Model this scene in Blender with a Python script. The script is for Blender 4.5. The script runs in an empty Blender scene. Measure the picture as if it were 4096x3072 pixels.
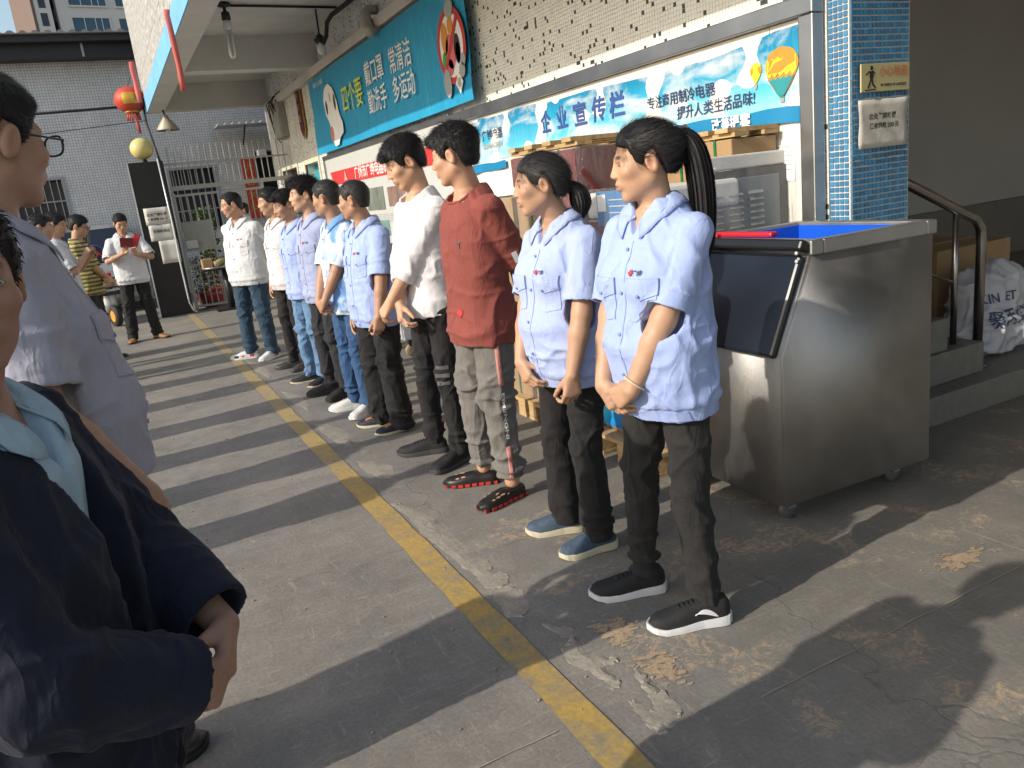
import bpy, bmesh, math, random
import numpy as np
from mathutils import Vector, Matrix, Euler
from mathutils.bvhtree import BVHTree

# ------------------------------------------------------------------ camera, sky, sun, exposure
SC = bpy.context.scene
COL = SC.collection
CAM_H = 1.43
cam_data = bpy.data.cameras.new('camera')
cam = bpy.data.objects.new('camera', cam_data)
COL.objects.link(cam)
cam_data.sensor_width = 36.0
cam_data.lens = 786.0 / 1024.0 * 36.0
cam_data.clip_start = 0.05
cam_data.clip_end = 400.0
_R = Matrix(((0.8832, -0.4553, -0.1122), (-0.2078, -0.1677, -0.9637), (0.4200, 0.8744, -0.2427)))
cam.matrix_world = Matrix.Translation((0, 0, CAM_H)) @ Matrix((
    (_R[0][0], -_R[1][0], -_R[2][0]), (_R[0][1], -_R[1][1], -_R[2][1]), (_R[0][2], -_R[1][2], -_R[2][2]))).to_4x4()
SC.camera = cam

SUN_EL = math.radians(29.0)
SUN_AZ = math.radians(5.0)          # light travels towards +X, a little towards +Y
world = bpy.data.worlds.new('World')
SC.world = world
world.use_nodes = True
_nt = world.node_tree
_sky = _nt.nodes.new('ShaderNodeTexSky')
_sky.sky_type = 'NISHITA'
_sky.sun_disc = False
_sky.sun_elevation = SUN_EL
_sky.air_density = 1.3
_sky.dust_density = 2.0
_to_sun = Vector((-math.cos(SUN_AZ), -math.sin(SUN_AZ), 0))
_sky.sun_rotation = math.atan2(_to_sun.x, _to_sun.y)
_bg = _nt.nodes['Background']
_bg.inputs['Strength'].default_value = 0.15
_nt.links.new(_sky.outputs[0], _bg.inputs['Color'])
sun_data = bpy.data.lights.new('sun', 'SUN')
sun_data.energy = 3.3
sun_data.angle = math.radians(0.6)
sun_data.color = (1.0, 0.92, 0.80)
sun = bpy.data.objects.new('sun', sun_data)
COL.objects.link(sun)
_dir = Vector((math.cos(SUN_EL) * math.cos(SUN_AZ), math.cos(SUN_EL) * math.sin(SUN_AZ), -math.sin(SUN_EL)))
sun.rotation_euler = _dir.to_track_quat('-Z', 'Y').to_euler()
SC.view_settings.view_transform = 'Standard'
SC.view_settings.look = 'None'
SC.view_settings.gamma = 1.0
SC.view_settings.exposure = 0.38
SC.view_settings.use_curve_mapping = False

# ------------------------------------------------------------------ helpers
def tag(o, label=None, cat=None, group=None, kind=None):
    if label: o['label'] = label
    if cat: o['category'] = cat
    if group: o['group'] = group
    if kind: o['kind'] = kind
    return o

def empty(name, loc=(0, 0, 0), rz=0.0):
    o = bpy.data.objects.new(name, None)
    o.empty_display_size = 0.1
    COL.objects.link(o)
    o.location = loc
    o.rotation_euler = (0, 0, rz)
    return o

def link(name, me, parent=None, mat=None, smooth=False):
    if mat is not None:
        me.materials.clear()
        me.materials.append(mat)
    if smooth:
        me.polygons.foreach_set('use_smooth', [True] * len(me.polygons))
    o = bpy.data.objects.new(name, me)
    COL.objects.link(o)
    if parent is not None:
        o.parent = parent
    return o

def raw(verts, faces):
    me = bpy.data.meshes.new('m')
    me.from_pydata([tuple(v) for v in verts], [], faces)
    me.update()
    return me

def np_mesh(V, Q):
    me = bpy.data.meshes.new('m')
    V = np.ascontiguousarray(V, dtype=np.float32); Q = np.ascontiguousarray(Q, dtype=np.int32)
    me.vertices.add(len(V)); me.vertices.foreach_set('co', V.ravel())
    n, k = Q.shape
    me.loops.add(n * k); me.loops.foreach_set('vertex_index', Q.ravel())
    me.polygons.add(n)
    me.polygons.foreach_set('loop_start', np.arange(0, n * k, k, dtype=np.int32))
    me.update(calc_edges=True)
    me.validate()
    return me

class MB:
    """collects simple solids into one mesh"""
    def __init__(self): self.v = []; self.f = []
    def add(self, verts, faces):
        n = len(self.v)
        self.v += [tuple(p) for p in verts]
        self.f += [tuple(i + n for i in f) for f in faces]
        return self
    def box(self, x0, x1, y0, y1, z0, z1):
        return self.add([(x0,y0,z0),(x1,y0,z0),(x1,y1,z0),(x0,y1,z0),(x0,y0,z1),(x1,y0,z1),(x1,y1,z1),(x0,y1,z1)],
                        [(0,3,2,1),(4,5,6,7),(0,1,5,4),(1,2,6,5),(2,3,7,6),(3,0,4,7)])
    def prism(self, poly, axis, a, b):
        """poly 2D extruded along axis from a to b"""
        def P(p, t):
            if axis == 'x': return (t, p[0], p[1])
            if axis == 'y': return (p[0], t, p[1])
            return (p[0], p[1], t)
        n = len(poly)
        vs = [P(p, a) for p in poly] + [P(p, b) for p in poly]
        fs = [tuple(range(n)), tuple(range(2*n-1, n-1, -1))]
        fs += [(i, (i+1) % n + 0, (i+1) % n + n, i + n) for i in range(n)]
        return self.add(vs, fs)
    def tube(self, pts, r, seg=8, closed_ends=True):
        pts = [Vector(p) for p in pts]
        rs = r if isinstance(r, (list, tuple)) else [r] * len(pts)
        rings = []
        up = None
        for i, p in enumerate(pts):
            t = (pts[min(i+1, len(pts)-1)] - pts[max(i-1, 0)])
            if t.length < 1e-9: t = Vector((0, 0, 1))
            t.normalize()
            if up is None:
                up = Vector((0, 0, 1)) if abs(t.z) < 0.9 else Vector((1, 0, 0))
            a = (up - t * up.dot(t))
            if a.length < 1e-6: a = t.orthogonal()
            a.normalize(); up = a
            b = t.cross(a)
            rings.append([p + (a * math.cos(2*math.pi*k/seg) + b * math.sin(2*math.pi*k/seg)) * rs[i] for k in range(seg)])
        vs = [q for ring in rings for q in ring]
        fs = []
        for i in range(len(pts)-1):
            for k in range(seg):
                k2 = (k+1) % seg
                fs.append((i*seg+k, i*seg+k2, (i+1)*seg+k2, (i+1)*seg+k))
        if closed_ends:
            fs.append(tuple(range(seg-1, -1, -1)))
            fs.append(tuple((len(pts)-1)*seg + k for k in range(seg)))
        return self.add(vs, fs)
    def lathe(self, prof, c=(0, 0, 0), seg=16, sx=1, sy=1):
        vs = []; fs = []
        for (r, z) in prof:
            for k in range(seg):
                a = 2*math.pi*k/seg
                vs.append((c[0]+r*sx*math.cos(a), c[1]+r*sy*math.sin(a), c[2]+z))
        for i in range(len(prof)-1):
            for k in range(seg):
                k2 = (k+1) % seg
                fs.append((i*seg+k, i*seg+k2, (i+1)*seg+k2, (i+1)*seg+k))
        fs.append(tuple(range(seg-1, -1, -1)))
        fs.append(tuple((len(prof)-1)*seg+k for k in range(seg)))
        return self.add(vs, fs)
    def xf(self, m):
        self.v = [tuple(m @ Vector(p)) for p in self.v]; return self
    def build(self, name, mat, parent=None, smooth=False, bevel=0.0, seg=2):
        me = raw(self.v, self.f)
        if bevel > 0:
            bm = bmesh.new(); bm.from_mesh(me)
            bmesh.ops.bevel(bm, geom=[e for e in bm.edges], offset=bevel, segments=seg, affect='EDGES', profile=0.5)
            bm.to_mesh(me); bm.free()
        o = link(name, me, parent, mat, smooth)
        return o

def ribbon(pts, w):
    """flat strip in a plane; pts (x,y)"""
    out = []
    for i, p in enumerate(pts):
        a = pts[max(i-1, 0)]; b = pts[min(i+1, len(pts)-1)]
        t = Vector((b[0]-a[0], b[1]-a[1])); t.normalize()
        out.append((p[0]-t.y*w/2, p[1]+t.x*w/2, p[0]+t.y*w/2, p[1]-t.x*w/2))
    return out

# ------------------------------------------------------------------ materials
MATS = {}
class NB:
    def __init__(self, name):
        self.m = bpy.data.materials.new(name); self.m.use_nodes = True
        self.t = self.m.node_tree; self.n = self.t.nodes; self.b = self.n['Principled BSDF']
    def node(self, typ, **kw):
        nd = self.n.new(typ)
        for k, v in kw.items():
            if k in nd.inputs: nd.inputs[k].default_value = v
            else: setattr(nd, k, v)
        return nd
    def L(self, a, b): self.t.links.new(a, b)
    def noise(self, scale, detail=4, rough=0.55, vec=None, dist=0.0):
        nd = self.node('ShaderNodeTexNoise'); nd.inputs['Scale'].default_value = scale
        nd.inputs['Detail'].default_value = detail; nd.inputs['Roughness'].default_value = rough
        nd.inputs['Distortion'].default_value = dist
        if vec is not None: self.L(vec, nd.inputs['Vector'])
        return nd.outputs['Fac']
    def coord(self, kind='Object', scale=(1, 1, 1), rot=(0, 0, 0)):
        tc = self.node('ShaderNodeTexCoord')
        mp = self.node('ShaderNodeMapping')
        mp.inputs['Scale'].default_value = scale; mp.inputs['Rotation'].default_value = rot
        self.L(tc.outputs[kind], mp.inputs['Vector'])
        return mp.outputs['Vector']
    def ramp(self, fac, stops):
        r = self.node('ShaderNodeValToRGB')
        els = r.color_ramp.elements
        while len(els) < len(stops): els.new(0.5)
        for e, (p, c) in zip(els, stops):
            e.position = p; e.color = (c[0], c[1], c[2], 1) if not isinstance(c, (int, float)) else (c, c, c, 1)
        self.L(fac, r.inputs['Fac'])
        return r.outputs['Color']
    def mix(self, fac, a, b, mode='MIX'):
        nd = self.node('ShaderNodeMix', data_type='RGBA', blend_type=mode)
        for sock, val in ((nd.inputs['Factor'], fac), (nd.inputs['A'] if False else nd.inputs[6], a), (nd.inputs[7], b)):
            if isinstance(val, bpy.types.NodeSocket): self.L(val, sock)
            elif isinstance(val, (int, float)): sock.default_value = val
            else: sock.default_value = (val[0], val[1], val[2], 1)
        return nd.outputs[2]
    def math(self, op, a, b=0.0, c=0.0):
        nd = self.node('ShaderNodeMath', operation=op)
        for s, v in zip(nd.inputs, (a, b, c)):
            if isinstance(v, bpy.types.NodeSocket): self.L(v, s)
            else: s.default_value = v
        return nd.outputs[0]
    def sep(self, vec):
        nd = self.node('ShaderNodeSeparateXYZ'); self.L(vec, nd.inputs[0]); return nd.outputs
    def color(self, c):
        s = self.b.inputs['Base Color']
        if isinstance(c, bpy.types.NodeSocket): self.L(c, s)
        else: s.default_value = (c[0], c[1], c[2], 1)
    def set(self, **kw):
        for k, v in kw.items():
            s = self.b.inputs[k.replace('_', ' ')]
            if isinstance(v, bpy.types.NodeSocket): self.L(v, s)
            else: s.default_value = v
    def bump(self, h, strength=0.3, dist=0.01):
        nd = self.node('ShaderNodeBump'); nd.inputs['Strength'].default_value = strength
        nd.inputs['Distance'].default_value = dist
        self.L(h, nd.inputs['Height']); self.L(nd.outputs['Normal'], self.b.inputs['Normal'])

def srgb(r, g, b):
    f = lambda c: c/12.92 if c <= 0.04045 else ((c+0.055)/1.055)**2.4
    return (f(r/255), f(g/255), f(b/255))

def mat(name, c, rough=0.6, metal=0.0, var=0.12, scale=6.0, bump=0.0, bscale=60.0, spec=0.5, coat=0.0):
    """plain coloured material with gentle mottling"""
    if name in MATS: return MATS[name]
    b = NB(name)
    v = b.coord()
    n = b.noise(scale, 5, 0.6, v)
    f = b.ramp(n, [(0.25, 1 - var), (0.75, 1 + var * 0.5)])
    b.color(b.mix(1.0, c, f, 'MULTIPLY'))
    b.set(Roughness=rough, Metallic=metal)
    b.b.inputs['Specular IOR Level'].default_value = spec
    if coat: b.b.inputs['Coat Weight'].default_value = coat
    if bump > 0:
        b.bump(b.noise(bscale, 3, 0.6, v), bump, 0.004)
    MATS[name] = b.m
    return b.m

def cloth_mat(name, c, var=0.10, weave=0.25, rough=0.85, sheen=0.04, pattern=None):
    if name in MATS: return MATS[name]
    b = NB(name)
    v = b.coord()
    n = b.noise(9.0, 5, 0.65, v)
    f = b.ramp(n, [(0.3, 1 - var), (0.72, 1 + var * 0.4)])
    base = c if pattern is None else pattern(b, v, c)
    b.color(b.mix(1.0, base, f, 'MULTIPLY'))
    b.set(Roughness=rough)
    b.b.inputs['Specular IOR Level'].default_value = 0.25
    b.b.inputs['Sheen Weight'].default_value = sheen
    b.b.inputs['Sheen Roughness'].default_value = 0.6
    n1 = b.noise(28.0, 6, 0.6, v, 0.4)
    n2 = b.noise(420.0, 2, 0.5, v)
    cr = b.math('ABSOLUTE', b.math('SUBTRACT', b.noise(11.0, 3, 0.5, b.coord('Object', (1, 1, .55), (.35, .25, 0)), 0.9), 0.5))
    cr = b.math('MINIMUM', cr, 0.07)
    h = b.math('ADD', b.math('MULTIPLY', n1, 0.5), b.math('MULTIPLY', n2, 0.06))
    h = b.math('SUBTRACT', h, b.math('MULTIPLY', cr, 5.5))
    b.bump(h, min(1.0, weave*1.3), 0.010)
    MATS[name] = b.m
    return b.m

def text_mesh(s, size=1.0, extrude=0.0, bold=0.0, sx=1.0):
    cu = bpy.data.curves.new('t', 'FONT')
    cu.body = s; cu.size = size; cu.extrude = extrude; cu.offset = bold
    cu.align_x = 'CENTER'; cu.align_y = 'CENTER'
    cu.resolution_u = 3
    o = bpy.data.objects.new('t', cu); COL.objects.link(o)
    dg = bpy.context.evaluated_depsgraph_get()
    me = bpy.data.meshes.new_from_object(o.evaluated_get(dg))
    bpy.data.objects.remove(o); bpy.data.curves.remove(cu)
    if sx != 1.0:
        for v in me.vertices: v.co.x *= sx
    return me

# text lying in a plane: right vector r, up vector u, centre c
def text_on(name, s, size, c, r, u, m, parent=None, bold=0.0, sx=1.0, off=0.0):
    me = text_mesh(s, size, 0.0, bold, sx)
    r = Vector(r).normalized(); u = Vector(u).normalized(); n = r.cross(u)
    M = Matrix(((r.x, u.x, n.x, c[0]+n.x*off), (r.y, u.y, n.y, c[1]+n.y*off), (r.z, u.z, n.z, c[2]+n.z*off), (0, 0, 0, 1)))
    me.transform(M)
    return link(name, me, parent, m)
# ------------------------------------------------------------------ implicit-surface modelling for people and cloth
def smin(a, b, k):
    h = np.clip(0.5 + 0.5 * (b - a) / k, 0, 1)
    return b + (a - b) * h - k * h * (1 - h)

def smax(a, b, k): return -smin(-a, -b, k)

class Grid:
    def __init__(self, lo, hi, dx, zs=None):
        self.xs = np.arange(lo[0], hi[0] + dx, dx, dtype=np.float32)
        self.ys = np.arange(lo[1], hi[1] + dx, dx, dtype=np.float32)
        self.zs = np.arange(lo[2], hi[2] + dx, dx, dtype=np.float32) if zs is None else zs.astype(np.float32)
        self.D = np.full((len(self.xs), len(self.ys), len(self.zs)), 0.2, dtype=np.float32)
    def sub(self, lo, hi):
        s = []
        for ax, l, h in zip((self.xs, self.ys, self.zs), lo, hi):
            a = int(np.searchsorted(ax, l)); b = int(np.searchsorted(ax, h, 'right'))
            if b - a < 1: return None
            s.append(slice(a, b))
        return tuple(s)
    def pts(self, s):
        return self.xs[s[0]][:, None, None], self.ys[s[1]][None, :, None], self.zs[s[2]][None, None, :]
    def apply(self, fn, lo, hi, k, op='u'):
        s = self.sub(lo, hi)
        if s is None: return
        X, Y, Z = self.pts(s)
        d = fn(X, Y, Z)
        if op == 'u': self.D[s] = smin(self.D[s], d, k)
        else: self.D[s] = smax(self.D[s], -d, k)
    def cone(self, a, b, ra, rb, k=0.02, op='u', cut=None):
        a = np.array(a, float); b = np.array(b, float); ba = b - a; l2 = max(float(ba @ ba), 1e-9)
        m = max(ra, rb) + k * 1.2 + 0.012
        def fn(X, Y, Z):
            px, py, pz = X - a[0], Y - a[1], Z - a[2]
            t = np.clip((px * ba[0] + py * ba[1] + pz * ba[2]) / l2, 0, 1)
            d = np.sqrt((px - ba[0]*t)**2 + (py - ba[1]*t)**2 + (pz - ba[2]*t)**2) - (ra + (rb - ra) * t)
            if cut is not None:
                q, n = cut
                d = np.maximum(d, (X-q[0])*n[0] + (Y-q[1])*n[1] + (Z-q[2])*n[2])
            return d
        self.apply(fn, np.minimum(a, b) - m, np.maximum(a, b) + m, k, op)
    def ell(self, c, r, k=0.02, op='u', R=None):
        m = max(r) + k * 1.2 + 0.012
        c = np.array(c, float)
        def fn(X, Y, Z):
            x, y, z = X - c[0], Y - c[1], Z - c[2]
            if R is not None:
                x, y, z = (R[0][0]*x + R[1][0]*y + R[2][0]*z, R[0][1]*x + R[1][1]*y + R[2][1]*z, R[0][2]*x + R[1][2]*y + R[2][2]*z)
            return ell_d(x, y, z, r)
        self.apply(fn, c - m, c + m, k, op)
    def stack(self, z, cx, cy, a, b, k=0.03, op='u', p=2.3, z0=None, z1=None, grow=0.0):
        z = np.array(z); 
        A = max(a) + grow; B = max(b) + grow
        zl = z[0] if z0 is None else z0; zh = z[-1] if z1 is None else z1
        lo = (min(cx) - A - .06, min(cy) - B - .06, zl - .06); hi = (max(cx) + A + .06, max(cy) + B + .06, zh + .06)
        def fn(X, Y, Z):
            zz = Z[0, 0]
            f = lambda v: np.interp(zz, z, v)[None, None, :].astype(np.float32)
            aa, bb = f(a) + grow, f(b) + grow
            d = ((np.abs((X - f(cx)) / aa)**p + np.abs((Y - f(cy)) / bb)**p)**(1.0/p) - 1) * np.minimum(aa, bb)
            return np.maximum(d, np.maximum(zl - Z, Z - zh))
        self.apply(fn, lo, hi, k, op)
    def mesh(self):
        return surface_nets(self.D, self.xs, self.ys, self.zs)

def ell_d(x, y, z, r):
    k0 = np.sqrt((x/r[0])**2 + (y/r[1])**2 + (z/r[2])**2)
    k1 = np.sqrt((x/r[0]**2)**2 + (y/r[1]**2)**2 + (z/r[2]**2)**2)
    return k0 * (k0 - 1.0) / np.maximum(k1, 1e-6)

def cone_d(X, Y, Z, a, b, ra, rb):
    ba = [b[i]-a[i] for i in range(3)]; l2 = sum(q*q for q in ba)
    px, py, pz = X-a[0], Y-a[1], Z-a[2]
    t = np.clip((px*ba[0]+py*ba[1]+pz*ba[2])/l2, 0, 1)
    return np.sqrt((px-ba[0]*t)**2+(py-ba[1]*t)**2+(pz-ba[2]*t)**2) - (ra+(rb-ra)*t)

def surface_nets(D, xs, ys, zs):
    S = (D < 0)
    c = np.zeros((D.shape[0]-1, D.shape[1]-1, D.shape[2]-1), np.uint8)
    for i in (0, 1):
        for j in (0, 1):
            for k in (0, 1):
                c += S[i:D.shape[0]-1+i, j:D.shape[1]-1+j, k:D.shape[2]-1+k]
    I, J, K = np.nonzero((c > 0) & (c < 8))
    n = len(I)
    acc = np.zeros((n, 3), np.float32); cnt = np.zeros(n, np.float32)
    base = np.stack([I, J, K], 1)
    cor = [(i, j, k) for i in (0, 1) for j in (0, 1) for k in (0, 1)]
    val = {q: D[I+q[0], J+q[1], K+q[2]] for q in cor}
    for q in cor:
        for ax in range(3):
            if q[ax] == 0:
                r = list(q); r[ax] = 1; r = tuple(r)
                a, b = val[q], val[r]
                m = (a < 0) != (b < 0)
                t = np.where(m, a / np.where(m, a - b, 1), 0)
                p = np.zeros((n, 3), np.float32)
                for e in range(3): p[:, e] = q[e]
                p[:, ax] = t
                acc += p * m[:, None]; cnt += m
    loc = acc / cnt[:, None]
    V = np.empty((n, 3), np.float32)
    for e, axv in enumerate((xs, ys, zs)):
        i = base[:, e]
        V[:, e] = axv[i] + loc[:, e] * (axv[i+1] - axv[i])
    idx = np.full(c.shape, -1, np.int32); idx[I, J, K] = np.arange(n)
    quads = []
    for ax in range(3):
        sl0 = [slice(None)]*3; sl1 = [slice(None)]*3
        sl0[ax] = slice(0, -1); sl1[ax] = slice(1, None)
        a = S[tuple(sl0)]; b = S[tuple(sl1)]
        e = np.nonzero(a != b)
        e = [x for x in e]
        u, w = (ax+1) % 3, (ax+2) % 3
        ok = (e[u] > 0) & (e[w] > 0) & (e[u] < c.shape[u]) & (e[w] < c.shape[w])
        e = [x[ok] for x in e]
        fl = a[tuple(e)]
        def at(du, dw):
            q = [x.copy() for x in e]; q[u] = q[u] + du; q[w] = q[w] + dw
            return idx[tuple(q)]
        q = np.stack([at(-1, -1), at(0, -1), at(0, 0), at(-1, 0)], 1)
        q[~fl] = q[~fl][:, ::-1]
        quads.append(q)
    Q = np.concatenate(quads)
    Q = Q[(Q >= 0).all(1)]
    return V, Q

def vnormals(V, Q):
    a, b, c, d = (V[Q[:, i]] for i in range(4))
    n = np.cross(c - a, d - b)
    N = np.zeros_like(V)
    for i in range(4): 
        for e in range(3): N[:, e] += np.bincount(Q[:, i], weights=n[:, e], minlength=len(V))
    return N / np.maximum(np.linalg.norm(N, axis=1, keepdims=True), 1e-9)

def relax(V, Q, it=1, f=0.5):
    for _ in range(it):
        S = np.zeros_like(V); C = np.zeros(len(V))
        for i in range(4):
            j = (i+1) % 4
            for e in range(3):
                S[:, e] += np.bincount(Q[:, i], weights=V[Q[:, j], e], minlength=len(V)) + np.bincount(Q[:, j], weights=V[Q[:, i], e], minlength=len(V))
            C += np.bincount(Q[:, i], minlength=len(V)) + np.bincount(Q[:, j], minlength=len(V))
        V = V + (S / np.maximum(C, 1)[:, None] - V) * f
    return V

def vnoise(P, seed=0):
    P = np.asarray(P, np.float64)
    i = np.floor(P).astype(np.int64); f = P - i
    f = f*f*(3-2*f)
    def h(x, y, z):
        n = (x*374761393 + y*668265263 + z*1442695041 + seed*1013904223) & 0x7fffffff
        n = ((n ^ (n >> 13)) * 1274126177) & 0x7fffffff
        return ((n ^ (n >> 16)) & 0xffff) / 32767.5 - 1
    r = 0
    for a in (0, 1):
        for b in (0, 1):
            for c in (0, 1):
                w = (f[:, 0] if a else 1-f[:, 0])*(f[:, 1] if b else 1-f[:, 1])*(f[:, 2] if c else 1-f[:, 2])
                r = r + w*h(i[:, 0]+a, i[:, 1]+b, i[:, 2]+c)
    return r

def ridge(P, seed): return 1 - 2*np.abs(vnoise(P, seed))
def crease(P, seed): return 2.2*np.clip(1 - 3.0*np.abs(vnoise(P, seed)), 0, 1)**1.4 - .55
def sstep(x, a, b):
    t = np.clip((x-a)/(b-a), 0, 1); return t*t*(3-2*t)

def ik(S, W, l1, l2, pole):
    S = np.array(S, float); W = np.array(W, float); pole = np.array(pole, float)
    d = W - S; L = np.linalg.norm(d); L2 = min(L, (l1+l2)*0.999)
    d = d/max(L, 1e-6); W = S + d*L2
    a = (l1*l1 - l2*l2 + L2*L2)/(2*L2)
    h = math.sqrt(max(l1*l1 - a*a, 0))
    p = pole - d*(pole @ d); p /= max(np.linalg.norm(p), 1e-6)
    return S + d*a + p*h, W

def unit(v):
    v = np.array(v, float); return v/np.linalg.norm(v)

def rotv(v, ax, ang):
    return v*math.cos(ang) + np.cross(ax, v)*math.sin(ang) + ax*(ax @ v)*(1-math.cos(ang))

def hand(g, W, u, t, side, s, curl=(25, 35, 25), thumb_in=0.35, spread=0.12):
    """five-fingered hand: W wrist, u finger direction, t thumb direction, side +1 left / -1 right"""
    u = unit(u); t = np.array(t, float); t = unit(t - u*(t @ u))
    n = np.cross(u, t)*side
    W = np.array(W, float)
    ax = np.cross(u, n)            # rotate u towards n
    lat = (0.030, 0.011, -0.008, -0.026)
    ln = ((.041, .025, .021), (.045, .028, .022), (.041, .026, .021), (.033, .020, .019))
    kn = (.082, .086, .082, .074)
    for f in range(4):
        k0 = W + (u*kn[f] + t*lat[f])*s
        g.cone(W + (u*0.012 + t*lat[f]*0.55)*s, k0, .0165*s, .0125*s, .012*s)
        d = unit(u + t*lat[f]*spread/0.03)
        p = k0; r = (.0092 if f < 3 else .008)*s
        ang = 0
        for q in range(3):
            ang = math.radians(curl[q]*(1 + 0.10*(f-1)))
            d = rotv(d, unit(ax), ang)
            e = p + d*ln[f][q]*s
            g.cone(p, e, r, r*0.92, .0035*s)
            p = e; r *= 0.92
    b = W + (u*0.022 + t*0.020 + n*0.006)*s
    d = unit(u*0.62 + t*(0.75 - thumb_in) + n*(0.15 + thumb_in))
    m = b + d*0.042*s
    g.cone(b, m, .0165*s, .0125*s, .010*s)
    d2 = unit(d + u*0.55 + n*thumb_in*0.6)
    e = m + d2*0.030*s
    g.cone(m, e, .0115*s, .0102*s, .004*s)
    d3 = unit(d2 + u*0.3 + n*thumb_in*0.5)
    g.cone(e, e + d3*0.024*s, .0102*s, .0085*s, .004*s)

def head_field(X, Y, Z, sex, ear=1.0, nose=1.0, jaw=1.0, cheek=1.0):
    """head in its own frame: -Y forward, Z up, units metres for a 0.23 m head"""
    ax = np.abs(X)
    d = ell_d(X, Y - 0.016, Z - 0.034, (0.0745, 0.0945, 0.081))
    d = smin(d, ell_d(X, Y + 0.026, Z + 0.030, (0.0610*cheek, 0.0640, 0.0790)), 0.030)
    d = smin(d, cone_d(ax, Y, Z, (0.047*jaw, 0.008, -0.050), (0.012*jaw, -0.059, -0.097), 0.020, 0.016), 0.022)
    d = smin(d, ell_d(X, Y + 0.064, Z + 0.097, (0.019*jaw, 0.015, 0.014)), 0.016)
    d = smin(d, ell_d(ax - 0.041*cheek, Y + 0.055, Z + 0.020, (0.023, 0.024, 0.020)), 0.018)
    d = smin(d, cone_d(ax, Y, Z, (0.008, -0.080, 0.024), (0.043, -0.064, 0.025), 0.0088 if sex == 'm' else 0.0065, 0.0080 if sex == 'm' else 0.006), 0.016)
    d = smax(d, -ell_d(ax - 0.031, Y + 0.096, Z - 0.004, (0.018, 0.018, 0.0105) if sex == 'm' else (0.016, 0.0155, 0.009)), 0.014)
    d = smin(d, ell_d(ax - 0.031, Y + 0.0715, Z - 0.004, (0.0145, 0.0105, 0.0105)), 0.004)
    d = smin(d, cone_d(X, Y, Z, (0, -0.082, 0.014), (0, -0.0975 - 0.002*nose, -0.026), 0.0080, 0.0105*nose), 0.012)
    d = smin(d, ell_d(ax - 0.0115, Y + 0.0925, Z + 0.030, (0.0085, 0.0105, 0.0078)), 0.005)
    d = smin(d, ell_d(X, Y + 0.082, Z + 0.058, (0.026, 0.013, 0.017)), 0.010)
    d = smin(d, cone_d(ax, Y, Z, (0, -0.0905, -0.0550), (0.019, -0.082, -0.0590), 0.0052, 0.003), 0.007)
    d = smin(d, cone_d(ax, Y, Z, (0, -0.0890, -0.0675), (0.016, -0.081, -0.0650), 0.0058, 0.003), 0.007)
    d = smax(d, -cone_d(ax, Y, Z, (0, -0.0985, -0.0612), (0.024, -0.087, -0.0615), 0.0034, 0.0028), 0.003)
    ez, ey = Z + 0.006, Y - 0.016
    yy = ey*0.96 + ez*0.28; zz = -ey*0.28 + ez*0.96
    e = ell_d(ax - 0.079*1.0, yy, zz, (0.0125*ear, 0.0195*ear, 0.033*ear))
    e = smax(e, -ell_d(ax - 0.092, yy + 0.004, zz - 0.002, (0.010, 0.0115, 0.021)), 0.005)
    d = smin(d, e, 0.007)
    return d

def hair_field(X, Y, Z, o):
    ax = np.abs(X)
    top = o.get('top', 0.016); side = o.get('side', 0.007); back = o.get('back', 0.010)
    up = np.clip((Z - 0.02)/0.08, 0, 1)
    bk = np.clip((Y - 0.0)/0.09, 0, 1)*(1-up)
    th = side + (top - side)*up + (back - side)*bk
    fr = o.get('front', 0.066); tp = o.get('temple', 0.042)
    zl = np.interp(Y, [-0.11, -0.080, -0.050, -0.030, -0.012, 0.004, 0.022, 0.042, 0.060, 0.12],
                   [fr, fr, tp, o.get('burn', 0.0), o.get('burn', 0.0)-0.012, 0.022, 0.034, 0.0, o.get('nape', -0.050), o.get('nape', -0.050)-0.010])
    ed = np.clip((Z - zl)/.035, 0, 1); ed = ed*(2-ed)
    th = th*(.10 + .90*ed)
    d = ell_d(X, Y - 0.016, Z - 0.034, (0.0745, 0.0945, 0.081)) - th
    d = smin(d, ell_d(X, Y - 0.050, Z + 0.030, (0.053, 0.050, 0.060)) - back*0.5*ed, 0.03)
    d = smax(d, (zl - Z)*0.75, 0.006)
    if o.get('fringe'):
        F = o['fringe']
        f = ell_d(X - F.get('x', 0), Y + F.get('y', 0.070), Z - F.get('z', 0.066), F.get('r', (0.060, 0.034, 0.026)))
        d = smin(d, f, 0.012)
    return d

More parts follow.
